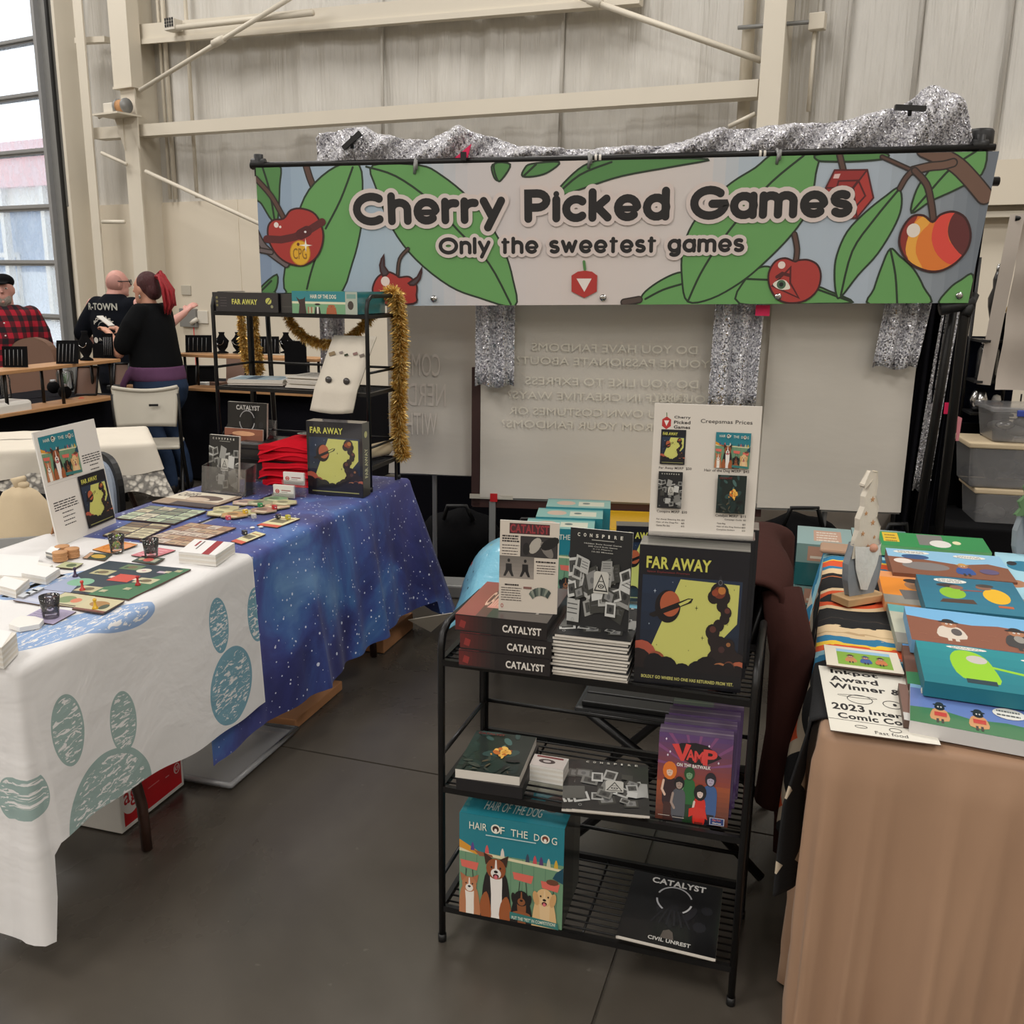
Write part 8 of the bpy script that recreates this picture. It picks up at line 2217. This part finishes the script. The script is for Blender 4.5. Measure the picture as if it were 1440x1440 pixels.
# woman with red ponytail looking at her phone
wf = at(262, 690)
wm = thing('person', 'person with a red ponytail, black shirt and jeans looking at a phone', 'person', Vector((wf.x - .17, wf.y, 0)), radians(74)); wm.scale = (.86, .88, 1)
sk = MB(); hc = (0, .05, 1.515)
head(sk, hc, .98); limb(sk, [(0, .0, 1.34), (0, .01, 1.41), (0, .035, 1.46)], [.07, .058, .055])
for sx in (-1, 1):
    sh_, el, wr_ = Vector((sx * .20, .0, 1.31)), Vector((sx * .25, .16, 1.06)), Vector((sx * .10, .36, 1.19))
    limb(sk, [sh_, sh_.lerp(el, .5), el], [.062, .058, .047]); limb(sk, [el, el.lerp(wr_, .4), wr_], [.047, .043, .026]); hand(sk, wr_, (-sx * .35, .8, .35), (-sx * .2, -.5, .8), .95, .7, sx)
body('body', sk, M['skin'], wm, .010, 3); eyes(wm, hc, .98)
s_ = MB(); loft(s_, [(0, -.02, .90, .235, .205), (0, -.015, .98, .232, .208), (0, .0, 1.08, .222, .202), (0, .015, 1.2, .218, .20), (0, .01, 1.3, .205, .165), (0, .0, 1.37, .15, .11), (0, .0, 1.41, .085, .075)], 24)
for sx in (-1, 1): limb(s_, [(sx * .16, 0, 1.33), (sx * .225, .03, 1.25), (sx * .25, .11, 1.12)], [.085, .088, .082])
body('black_shirt', s_, M['black_shirt'], wm, .014, 5)
s_ = MB(); loft(s_, [(0, -.03, .845, .232, .222), (0, -.025, .88, .243, .226), (0, -.02, .93, .243, .216), (0, -.018, .96, .238, .21)], 24); s_.tube([(-.18, .12, .92), (-.22, .17, .82), (-.2, .16, .72)], [.05, .045, .03], 10, flat=.6); body('tied_purple_shirt', s_, M['purple'], wm, .014, 3)
s_ = MB(); loft(s_, [(0, -.03, .90, .225, .205), (0, -.045, .80, .235, .225), (0, -.04, .70, .225, .20), (0, -.03, .62, .19, .15)], 24)
for sx in (-1, 1): limb(s_, [(sx * .105, -.03, .72), (sx * .115, -.01, .50), (sx * .11, -.04, .44), (sx * .11, -.12, .26), (sx * .11, -.16, .09)], [.122, .088, .08, .072, .058], 16)
body('jeans', s_, M['jean'], wm, .014, 5)
for sx in (-1, 1): s_ = MB(); s_.tube([(sx * .11, -.2, .045), (sx * .11, -.14, .055), (sx * .12, -.04, .04), (sx * .12, .05, .032)], [.045, .055, .046, .028], 12, flat=.9); s_.v = [(x, y, max(.002, z)) for x, y, z in s_.v]; s_.build('shoe', M['shoe'], wm)
s_ = MB(); s_.ell((0, .012, 1.545), (.085, .102, .094), 20, 16); s_.ell((0, -.04, 1.50), (.078, .065, .07), 16, 12); o = body('hair', s_, M['dark_red_hair'], wm, .010, 2)
s_ = MB(); r = random.Random(2)
for k in range(46):
    a = r.uniform(0, 6.28); q = r.uniform(.0, .045); x0, z0_ = q * cos(a), q * sin(a)
    limb(s_, [(x0 * .4, -.075, 1.60 + z0_ * .3), (x0, -.125 + z0_ * .5, 1.60 + z0_), (x0 * 1.5, -.17 + z0_, 1.52 + z0_ * .6), (x0 * 1.3, -.175 + z0_ * .8 + r.uniform(-.02, .02), 1.42 + r.uniform(-.03, .03)), (x0, -.16 + z0_ * .6, 1.36 + r.uniform(-.03, .04))], [.008, .012, .013, .010, .004], 6)
s_.build('ponytail', M['red_hair'], wm)
s_ = MB(); s_.box(-.036, -.006, -.07, .036, .006, .07, Matrix.Translation((.0, .46, 1.27)) @ Matrix.Rotation(-1.05, 4, 'X')); s_.build('phone', M['card_white'], wm, .004)
s_ = MB(); s_.ell((-.078, .045, 1.455), (.003, .012, .014), 8, 6); s_.build('earring', M['steel'], wm)

# bald man seen from behind
mp = aty(160, 410, 8.3)
mn_ = thing('person', 'bald person in glasses and a black printed shirt seen from behind', 'person', Vector((mp.x, 8.3, 0)), radians(-16))
sk = MB(); hc = Vector((.015, .03, 1.545)); 
hm_ = MB(); head(hm_, (0, 0, 0), 1.0, 1.0); Rm = Matrix.Rotation(radians(-42), 4, 'Z'); hm_.v = [tuple(Rm @ Vector(p) + hc) for p in hm_.v]; b = len(sk.v); sk.v += hm_.v; sk.f += hm_.f; sk.c += hm_.c; sk.sm += hm_.sm
limb(sk, [(0, -.01, 1.36), (0, .0, 1.44), (.01, .02, 1.49)], [.075, .066, .064])
for sx, el, wr_ in ((-1, Vector((-.35, -.02, 1.10)), Vector((-.24, .14, .96))), (1, Vector((.36, .12, 1.16)), Vector((.46, .32, 1.30)))):
    sh_ = Vector((sx * .21, 0, 1.36)); limb(sk, [sh_, sh_.lerp(el, .5), el], [.06, .055, .046]); limb(sk, [el, el.lerp(wr_, .4), wr_], [.046, .044, .028]); hand(sk, wr_, (wr_ - el) + Vector((0, 0, .05)), (0, -1, .2), 1.0, .6, sx)
body('body', sk, M['skin_pink'], mn_, .010, 3)
s_ = MB(); loft(s_, [(0, 0, .84, .20, .145), (0, 0, .95, .205, .15), (0, 0, 1.1, .215, .155), (0, 0, 1.25, .235, .15), (0, 0, 1.36, .215, .12), (0, 0, 1.42, .12, .09), (0, 0, 1.455, .075, .075)], 24)
for sx, e in ((-1, (-.335, -.02, 1.12)), (1, (.35, .11, 1.17))): limb(s_, [(sx * .17, 0, 1.35), ((sx * .2 + e[0]) / 2, e[1] * .5, (1.33 + e[2]) / 2), e], [.085, .082, .075])
body('black_printed_shirt', s_, M['navy_shirt'], mn_, .014, 4)
P = Print((-.20, -.17, 1.05), (.40, 0, 0), (0, 0, .34), eps=3e-4, base=.004); g_ = (186, 186, 176)
P.text('R-TOWN', .12, .80, .84, .97, g_, .05)
P.L += 1
for i, chx in enumerate('PODCAST'):
    an = radians(150 - i * 20); P.text(chx, .5 + .24 * cos(an) - .035, .36 + .24 * sin(an) * 1.1 - .04, .5 + .24 * cos(an) + .035, .36 + .24 * sin(an) * 1.1 + .05, (210, 206, 196), .04, False)
P.ring(.5, .40, .13, .13, .02, (150, 150, 146), 16, 10, 170); P.ell(.28, .07, .06, .07, (220, 216, 206)); P.text('Nerdy', .38, .03, .72, .13, (190, 186, 176), .05)
P.mb.v = [(x, -.157 * sqrt(max(0, 1 - (x / .262) ** 2)) - (.008 + (y + .17) * -1 - .0), z) for x, y, z in P.mb.v]; P.build('shirt_print', mn_)
s_ = MB(); loft(s_, [(0, 0, .90, .195, .14), (0, 0, .80, .20, .15), (0, 0, .70, .19, .14)], 24)
for sx in (-1, 1): limb(s_, [(sx * .10, 0, .76), (sx * .11, .02, .48), (sx * .11, .0, .10)], [.105, .078, .062], 14)
body('trousers', s_, M['dark_jean'], mn_, .014, 4)
for sx in (-1, 1): s_ = MB(); s_.tube([(sx * .11, -.06, .04), (sx * .12, .05, .05), (sx * .13, .2, .03)], [.045, .05, .03], 12); s_.v = [(x, y, max(.002, z)) for x, y, z in s_.v]; s_.build('shoe', M['shoe'], mn_)
gl_ = MB(); gl_.tube([Rm @ Vector((.08, -.01, .012)) + hc, Rm @ Vector((.076, .09, .012)) + hc], .0045, 6); gl_.tube([Rm @ Vector((-.08, -.01, .012)) + hc, Rm @ Vector((-.076, .09, .012)) + hc], .0045, 6)
for sx in (-1, 1): gl_.tube([Rm @ Vector((sx * .045 + .03 * cos(k * pi / 6), .104, .004 + .022 * sin(k * pi / 6))) + hc for k in range(13)], .0035, 6)
gl_.build('glasses', M['black_plastic'], mn_)
s_ = MB(); q = hc + Vector((0, -.005, -.005)); s_.ell(q, (.0755, .090, .09), 18, 14); s_.v = [v for v in s_.v]; s_.build('stubble', plain('shaved_scalp', (176, 128, 118), .6, 0, .08, 30), mn_)

# bearded person in red plaid at the left edge
pp_ = aty(-3, 410, 8.0)
pl_ = thing('person', 'person in a red and black plaid shirt and dark cap by the glazed door', 'person', Vector((pp_.x + .05, 8.0, 0)), radians(200))
sk = MB(); hc = (0, .02, 1.485); head(sk, hc, 1.0); limb(sk, [(0, 0, 1.30), (0, .0, 1.38), (0, .01, 1.43)], [.075, .062, .06])
for sx in (-1, 1):
    sh_, el, wr_ = Vector((sx * .20, 0, 1.28)), Vector((sx * .27, .0, 1.02)), Vector((sx * .26, .10, .82)); limb(sk, [sh_, sh_.lerp(el, .5), el], [.06, .054, .045]); limb(sk, [el, wr_], [.044, .028]); hand(sk, wr_, (0, .35, -1), (sx, 0, 0), 1.0, .5, 1)
body('body', sk, M['skin_pink'], pl_, .010, 3); eyes(pl_, hc)
s_ = MB(); loft(s_, [(0, 0, .78, .205, .155), (0, 0, .95, .205, .16), (0, .01, 1.1, .21, .165), (0, 0, 1.22, .225, .145), (0, 0, 1.3, .205, .115), (0, 0, 1.36, .10, .08)], 24)
for sx in (-1, 1): limb(s_, [(sx * .18, 0, 1.28), (sx * .245, 0, 1.14), (sx * .275, .0, 1.0), (sx * .265, .09, .84)], [.078, .072, .062, .05])
body('plaid_shirt', s_, M['plaid'], pl_, .012, 3)
s_ = MB(); loft(s_, [(0, 0, .84, .19, .14), (0, 0, .74, .195, .145), (0, 0, .66, .185, .14)], 24)
for sx in (-1, 1): limb(s_, [(sx * .10, 0, .72), (sx * .10, .02, .46), (sx * .10, 0, .1)], [.10, .076, .06], 14)
body('trousers', s_, M['dark_jean'], pl_, .014, 4)
for sx in (-1, 1): s_ = MB(); s_.tube([(sx * .10, -.06, .04), (sx * .11, .05, .05), (sx * .12, .2, .03)], [.045, .05, .03], 12); s_.v = [(x, y, max(.002, z)) for x, y, z in s_.v]; s_.build('shoe', M['shoe'], pl_)
s_ = MB(); s_.ell((0, .06, 1.405), (.06, .05, .062), 14, 12); s_.ell((0, .05, 1.36), (.04, .035, .05), 12, 10); body('beard', s_, M['grey_hair'], pl_, .01, 1)
s_ = MB(); s_.ell((0, .0, 1.545), (.085, .105, .062), 18, 12); s_.tube([(0, .07, 1.545), (0, .165, 1.525)], [.06, .05], 14, flat=.12); body('cap', s_, M['near_black'], pl_, .008, 1)
for k in range(4): s_ = MB(); s_.ell((0, .175, .92 + k * .1), (.007, .004, .007), 8, 6); s_.build('button', M['card_white'], pl_)

# jewellery booth: two black clothed tables with wooden risers
JA = at(0, 583, .74); JAg = Vector((JA.x, JA.y, 0)) - AV * .55
folding_table('folding_table', 'table under the black cloth carrying the near wooden riser', JAg, AANG, -.76, 0, 0, 1.72)
cloth('black_tablecloth', 'black cloth on the jewellery table in front of the glazed door', 'tablecloth', M['black_cloth'], JAg, AANG, -.77, .0, 0, 1.73, .742, lambda sd, t, x, y: .02, folds((8, 20), .01, 71), flare=.03, rings=8, seg=.03)
JB = at(262, 546, .74); JBg = Vector((JB.x, JB.y, 0)) - AU * .35
folding_table('folding_table', 'table under the black cloth carrying the far wooden riser', JBg, AANG, 0, 1.75, 0, .76)
cloth('black_tablecloth', 'black cloth on the far jewellery table behind the woman', 'tablecloth', M['black_cloth'], JBg, AANG, 0, 1.76, 0, .77, .742, lambda sd, t, x, y: .02, folds((8, 20), .012, 72), flare=.03, rings=8, seg=.03)
def riser(label, org, rz, L_, D_=.22, H_=.28, nl=3, low=True):
    t = thing('display_riser', label, 'shelf', org, rz)
    mb = MB(); mb.box(0, 0, H_ - .022, L_, D_, H_); mb.build('top_board', M['pine'], t, .003)
    if low: mb = MB(); mb.box(.05, -.0, 0, L_ - .05, D_, .022); mb.build('base_board', M['pine'], t, .003)
    for k in range(nl):
        for y in (.03, D_ - .03):
            mb = MB(); x = .08 + (L_ - .16) * k / (nl - 1); mb.tube([(x, y, 0), (x, y, H_ - .02)], .011, 8); mb.build('leg', M['black_metal'], t)
    return t
RA0 = at(0, 524, 1.02); riser('near wooden riser shelf with black legs on the jewellery table', Vector((RA0.x, RA0.y, .745)) - AV * .5, AANG + pi / 2, 1.60, nl=4)
RAo = Vector((RA0.x, RA0.y, .745)) - AV * .5
RB0 = at(258, 499, 1.02); RBo = Vector((RB0.x, RB0.y + .02, .745)) - AU * .1; riser('far wooden riser shelf with black legs on the far jewellery table', RBo, AANG, 1.22, nl=3)
def bust(label, px, py, z, h=.16, rz=0.0):
    c = at(px, py, z); t = thing('necklace_bust', label, 'display bust', Vector((c.x, c.y, z + .002)), AANG + rz)
    mb = MB(); loft(mb, [(0, 0, 0, .05, .035), (0, 0, .008, .05, .035), (0, 0, h * .12, .02, .018), (0, .0, h * .3, .045, .025), (0, 0, h * .6, .06, .03), (0, 0, h * .78, .03, .022), (0, 0, h * .9, .02, .018), (0, 0, h, .026, .02)], 16); mb.build('bust_form', M['near_black'], t)
    mb = MB(); mb.tube([(.035 * cos(a_), -.03 + .012 * (sin(a_) > 0), h * .62 + .035 * sin(a_)) for a_ in [k * pi / 6 for k in range(6, 13)]], .002, 5); mb.build('necklace', M['steel'], t)
def jboard(label, px0, px1, py, z, h, rz=None, lean=.35, m='near_black', frame=False, chains=True, cat='display board', name='necklace_board'):
    a, an, W_ = frame_from((px0, py), (px1, py), z) if rz is None else (at(px0, py, z), rz, abs(px1 - px0) / 1350 * at(px0, py, z).y)
    t = thing(name, label, cat, a + Vector((0, 0, .002)), an)
    mb = MB(); c = [Vector((0, 0, 0)), Vector((W_, 0, 0)), Vector((W_, h * lean, h)), Vector((0, h * lean, h))]; mb.hexa(c[::-1], [p + Vector((0, .012, 0)) for p in c[::-1]]); mb.build('panel', M[m], t)
    if chains:
        for k in range(5):
            mb = MB(); x = W_ * (k + .7) / 6; mb.tube([(x, .1 * h * lean - .004, h * .1), (x + .004, .85 * h * lean - .006, h * .85)], .0012, 4); mb.build('chain', M['alu'], t)
    if frame:
        for a_, b_ in ((0, 1), (1, 2), (2, 3), (3, 0)): mb = MB(); mb.tube([c[a_] + Vector((0, -.004, .004)), c[b_] + Vector((0, -.004, .004))], .008, 6); mb.build('frame_edge', M['black_plastic'], t)
jboard('black necklace board at the far left of the near riser', 4, 39, 517, 1.025, .13, lean=.15); jboard('black necklace board in the middle of the near riser', 79, 110, 512, 1.025, .15)
bust('black necklace bust on the near riser beside the board', 122, 507, 1.025, .20)
jboard('small dark display card on the near riser left of the woman', 131, 146, 504, 1.025, .10, lean=.1, chains=False)
jboard('dark upright board on the near riser against the woman', 145, 160, 503, 1.025, .17, lean=.1)
jboard('brown framed picture leaning under the near riser', 106, 136, 556, .77, .19, lean=.5, m='brown_seat', frame=True, chains=False, cat='picture frame', name='picture_frame')
jboard('second framed picture leaning under the near riser by the woman', 160, 180, 545, .77, .17, lean=.5, m='brown_seat', frame=True, chains=False, cat='picture frame', name='picture_frame')
jboard('black board on the left of the far riser beside the woman', 261, 298, 496, 1.03, .13, lean=.3)
jboard('black board standing mid way along the far riser', 364, 393, 498, 1.03, .13, lean=.3)
jboard('tall black panel at the right end of the far riser', 401, 432, 527, .92, .24, lean=.05, chains=False)
jboard('black framed easel on the far table below the riser, left', 258, 276, 545, .745, .16, lean=.4, frame=True, chains=False, cat='picture frame', name='picture_frame')
jboard('black framed easel with a white edge on the far table', 276, 303, 543, .745, .15, lean=.3, frame=True, chains=False, cat='picture frame', name='picture_frame')
jboard('brown board on the far table seen through the table rack', 318, 350, 540, .745, .2, lean=.4, m='brown_seat', chains=False)
for px, lb in ((313, 'black necklace bust on the far riser by the left rack post'), (336, 'black necklace bust on the far riser behind the gold tinsel'), (403, 'black necklace bust at the right part of the far riser')): bust(lb, px, 497, 1.03, .16)
for px, lb in ((306, 'small glass bottle on the far riser left of the busts'), (392, 'small glass bottle on the far riser by the black board'), (414, 'clear spray bottle at the right end of the far riser')):
    c = at(px, 497, 1.03); t = thing('glass_bottle', lb, 'bottle', Vector((c.x, c.y, 1.027)), 0); mb = MB(); mb.lathe([(.014, 0), (.015, .005), (.015, .06), (.006, .075), (.006, .09)], 12); mb.build('bottle_body', M['clear'], t); mb = MB(); mb.lathe([(.008, .09), (.008, .11)], 10); mb.build('cap', M['grey_metal'], t)
c = at(6, 586, .745); t = thing('foam_tray', 'white foam tray at the left end of the jewellery table', 'tray', Vector((c.x, c.y, .745)), AANG + pi / 2); mb = MB(); mb.box(-.08, -.02, 0, .22, .18, .085); mb.build('tray_body', M['card_white'], t, .02)
c = at(112, 566, .745); t = thing('coral_cloth', 'crumpled coral cloth on the front edge of the jewellery table', 'cloth', Vector((c.x, c.y, .745)), AANG); mb = MB(); mb.grid(20, 14, lambda u, v: Vector((.24 * u - .16, .3 * v - .12, .004 + .03 * abs(sin(u * 9 + v * 5) * sin(v * 8)) * sin(u * pi) * sin(v * pi)))); o = mb.build('crumpled_cloth', plain('coral_cloth', (206, 110, 86), .9, 0, .15, 20, .4), t); add_mod(o, 'SOLIDIFY', thickness=.003)
c = at(93, 549, .77); t = thing('glass_planter', 'small glass jar planter under the near riser', 'planter', Vector((c.x, c.y, .768)), 0); mb = MB(); mb.lathe([(.05, 0), (.06, .02), (.06, .13), (.05, .15)], 16); mb.build('jar', M['clear'], t)
r = random.Random(6)
for k in range(12): mb = MB(); a_ = r.uniform(0, 6.28); mb.tube([(0, 0, .02), (.02 * cos(a_), .02 * sin(a_), .08), (.04 * cos(a_), .04 * sin(a_), .13)], [.004, .006, .002], 5, flat=.4); mb.build('leaf', M['green_felt'], t)
for px, py, lb in ((76, 553, 'small dark camera like ornament under the near riser'), (92, 560, 'round black pot beside the planter')):
    c = at(px, py, .77); t = thing('dark_ornament', lb, 'ornament', Vector((c.x, c.y, .768)), 0); mb = MB(); mb.ell((0, 0, .045), (.045, .04, .045), 14, 10); mb.build('ornament_body', M['near_black'], t); mb = MB(); mb.lathe([(.02, .08), (.02, .1)], 10); mb.build('rim', M['alu'], t)
c = at(10, 560, .77); t = thing('water_bottle', 'clear plastic water bottle at the left end under the riser', 'bottle', Vector((c.x, c.y, .768)), 0); mb = MB(); mb.lathe([(.03, 0), (.033, .01), (.03, .08), (.033, .13), (.02, .17), (.012, .19)], 14); mb.build('bottle_body', M['clear'], t); mb = MB(); mb.lathe([(.014, .19), (.014, .205)], 12); mb.build('cap', M['card_white'], t)
for k, (px, py, m, lb) in enumerate(((150, 548, 'black_plastic', 'black dish of small goods at the far end of the near riser'), (172, 548, 'pine', 'pale wooden tray beside the woman on the jewellery table'), (270, 543, 'card_white', 'stack of white cards on the far jewellery table'), (292, 543, 'brown_seat', 'brown box on the far jewellery table beside the white cards'))):
    c = at(px, py, .77 if k < 2 else .745); simple_box(('dish', 'wooden_tray', 'card_stack', 'trinket_case')[k], lb, ('dish', 'tray', 'cards', 'box')[k], Vector((c.x, c.y, .768 if k < 2 else .745)), AANG, (.13, .09, .035), M[m], .006)

# brown high backed chair behind the near riser
bc = aty(46, 560, 7.75)
t = thing('brown_chair', 'brown padded chair behind the jewellery table near the door', 'chair', Vector((bc.x, bc.y, 0)), AANG)
pl = smooth([(-.22, .5), (.22, .5), (.25, .8), (.2, 1.02), (.08, 1.10), (-.08, 1.10), (-.2, 1.02), (-.25, .8)], 4)
mb = MB(); mb.prism(pl, -.03, .03); mb.v = [(x, z - .12 * (y - .5) * -1, y) for x, y, z in mb.v]; mb.f = [tuple(reversed(f)) for f in mb.f]; mb.build('backrest', M['brown_seat'], t, .02)
mb = MB(); mb.box(-.23, -.45, .43, .23, .0, .50); mb.build('seat', M['brown_seat'], t, .02)
for x in (-.2, .2):
    for y in (-.42, -.02): mb = MB(); mb.tube([(x, y, 0), (x, y, .44)], .014, 8); mb.build('leg', M['black_metal'], t)
# white plastic folding chair
wc = aty(206, 600, 6.5)
t = thing('white_folding_chair', 'cream plastic folding chair with dark frame behind the lace table', 'chair', Vector((wc.x, 6.5, 0)), radians(14))
def cb(u, v): return Vector(((-.21 + .42 * u) * (1 - .12 * (1 - v)), .05 * (1 - (2 * u - 1) ** 2) + .06 * v, .60 + .235 * v + .03 * (2 * u - 1) ** 2 * v))
mb = MB(); mb.grid(20, 10, cb); o = mb.build('backrest', M['cream_plastic'], t); add_mod(o, 'SOLIDIFY', thickness=.022)
mb = MB(); mb.tube([cb(k / 12, 1) for k in range(13)], .014, 8); mb.build('back_rim', M['cream_plastic'], t)
mb = MB(); mb.box(.02, .045, .735, .08, .055, .75); mb.build('grip_slot', M['black_plastic'], t)
mb = MB(); mb.box(-.2, .06, .43, .2, .46, .455); mb.build('seat', M['cream_plastic'], t, .01)
for sx in (-.21, .21):
    mb = MB(); mb.tube([(sx, .06, .82), (sx, .1, .45), (sx * 1.05, .40, .0)], .013, 8); mb.build('leg', M['black_metal'], t)
    mb = MB(); mb.tube([(sx * .92, .34, .43), (sx * .98, -.08, .0)], .013, 8); mb.build('leg', M['black_metal'], t)
# lace table
LC = at(214, 623, .74); LA = radians(24); LCg = Vector((LC.x, LC.y, 0))
folding_table('folding_table', 'table under the white lace trimmed cloth', LCg, LA, -1.45, 0, 0, .62)
cloth('white_tablecloth', 'white tablecloth with a lace border behind the table sign', 'tablecloth', M['white_linen'], LCg, LA, -1.46, .01, -.01, .63, .742, lambda sd, t, x, y: .60 + .02 * sin((x + y) * 9), folds((10, 24), .012, 81), flare=.12, corner_flare=1.0, rings=8, seg=.02)
cloth('lace_border', 'wide white lace border hanging below the white tablecloth', 'lace', M['lace'], LCg, LA, -1.455, .005, -.005, .625, .70, lambda sd, t, x, y: .46 + .035 * abs(sin((x * 1.0 + y * 1.0) * 14)), folds((10, 24), .012, 81), flare=.19, corner_flare=1.0, rings=8, seg=.012, topn=2, lift=0)
# blue grey banquet chair, tote bag, black chair and a grey book behind the sign
p = aty(166, 690, 4.15)
t = thing('banquet_chair', 'banquet chair with a shiny blue grey back behind the table sign', 'chair', Vector((p.x - .07, 4.15, 0)), radians(-42)); t.scale = (.8, .8, .99)
pl = smooth([(-.15, .50), (.15, .50), (.20, .66), (.18, .78), (.09, .845), (-.09, .845), (-.18, .78), (-.20, .66)], 4)
mb = MB(); mb.prism([(x * 1.0, y) for x, y in pl], 0, .03); mb.v = [(x, z, y) for x, y, z in mb.v]; mb.f = [tuple(reversed(f)) for f in mb.f]; mb.build('back_frame', M['black_plastic'], t, .008)
mb = MB(); mb.prism([(x * .84, .67 + (y - .67) * .84) for x, y in pl], -.016, .0); mb.v = [(x, z, y) for x, y, z in mb.v]; mb.f = [tuple(reversed(f)) for f in mb.f]; mb.build('back_pad', M['blue_grey_vinyl'], t, .012)
mb = MB(); mb.box(-.2, .03, .42, .2, .43, .48); mb.build('seat', M['blue_grey_vinyl'], t, .02)
for sx in (-.18, .18):
    mb = MB(); mb.tube([(sx, .02, .6), (sx, .03, .44), (sx, -.03, .0)], .012, 8); mb.build('leg', M['black_metal'], t); mb = MB(); mb.tube([(sx, .4, .44), (sx, .44, .0)], .012, 8); mb.build('leg', M['black_metal'], t)
p = aty(20, 730, 3.75)
t = thing('black_coat_chair', 'black coat heaped on a chair behind the paw print cloth', 'clothing', Vector((p.x - .12, 3.85, 0)), .1)
mb = MB(); mb.grid(26, 26, lambda u, v: Vector((-.42 + .86 * u, -.08 - .18 * (1 - v) + .03 * sin(u * 19 + v * 5) - .10 * sin(v * pi), .02 + .74 * v - .06 * (2 * u - 1) ** 2 * v + .012 * sin(u * 31)))); o = mb.build('coat', M['near_black'], t); add_mod(o, 'SOLIDIFY', thickness=.02)
mb = MB(); mb.box(-.22, -.03, .42, .22, .36, .46); mb.build('seat', M['black_plastic'], t)
for x in (-.2, .2):
    for y in (0, .34): mb = MB(); mb.tube([(x, y, 0), (x, y, .43)], .012, 8); mb.build('leg', M['black_metal'], t)
p = aty(40, 790, 3.35)
t = thing('tote_bag', 'cream cotton tote bag tied at the top, left of the table sign', 'bag', Vector((p.x, 3.35, 0)), .1)
zt = aty(40, 684, 3.35).z; zb_ = .45
def tote(u, v): 
    a_ = 2 * pi * u; r_ = (.035 + .125 * min(1, (1 - v) * 1.5) ** .8) if v < .97 else .02; rr = r_ * (1 + .10 * sin(a_ * 5 + v * 3) * v); return Vector((rr * 1.15 * cos(a_) + .03 * (1 - v), rr * .7 * sin(a_), zb_ + (zt - zb_) * v))
mb = MB(); mb.grid(40, 24, tote); mb.ell((.03, 0, zb_), (.17, .10, .05), 20, 10); mb.build('bag_body', M['tote'], t)
mb = MB(); mb.tube([(0, 0, zt - .01), (-.015, 0, zt + .02), (.02, 0, zt + .03)], [.015, .018, .010], 10); mb.ell((.01, 0, zt + .005), (.022, .018, .016)); mb.build('knot', M['tote'], t)
mb = MB(); mb.box(-.16, -.12, .0, .18, .12, zb_); mb.build('carton_under', M['near_black'], t)
c = at(50, 775, .66); t = thing('grey_folder', 'flat dark grey folder leaning behind the paw print cloth', 'folder', Vector((c.x, c.y - .1, .40)), .35); mb = MB(); mb.box(-.12, 0, 0, .16, .02, .33, Matrix.Rotation(-.35, 4, 'X')); mb.build('cover', M['grey_metal'], t, .004); mb = MB(); mb.box(-.1, .02, 0, .14, .1, .02); mb.build('pages', M['paper'], t)
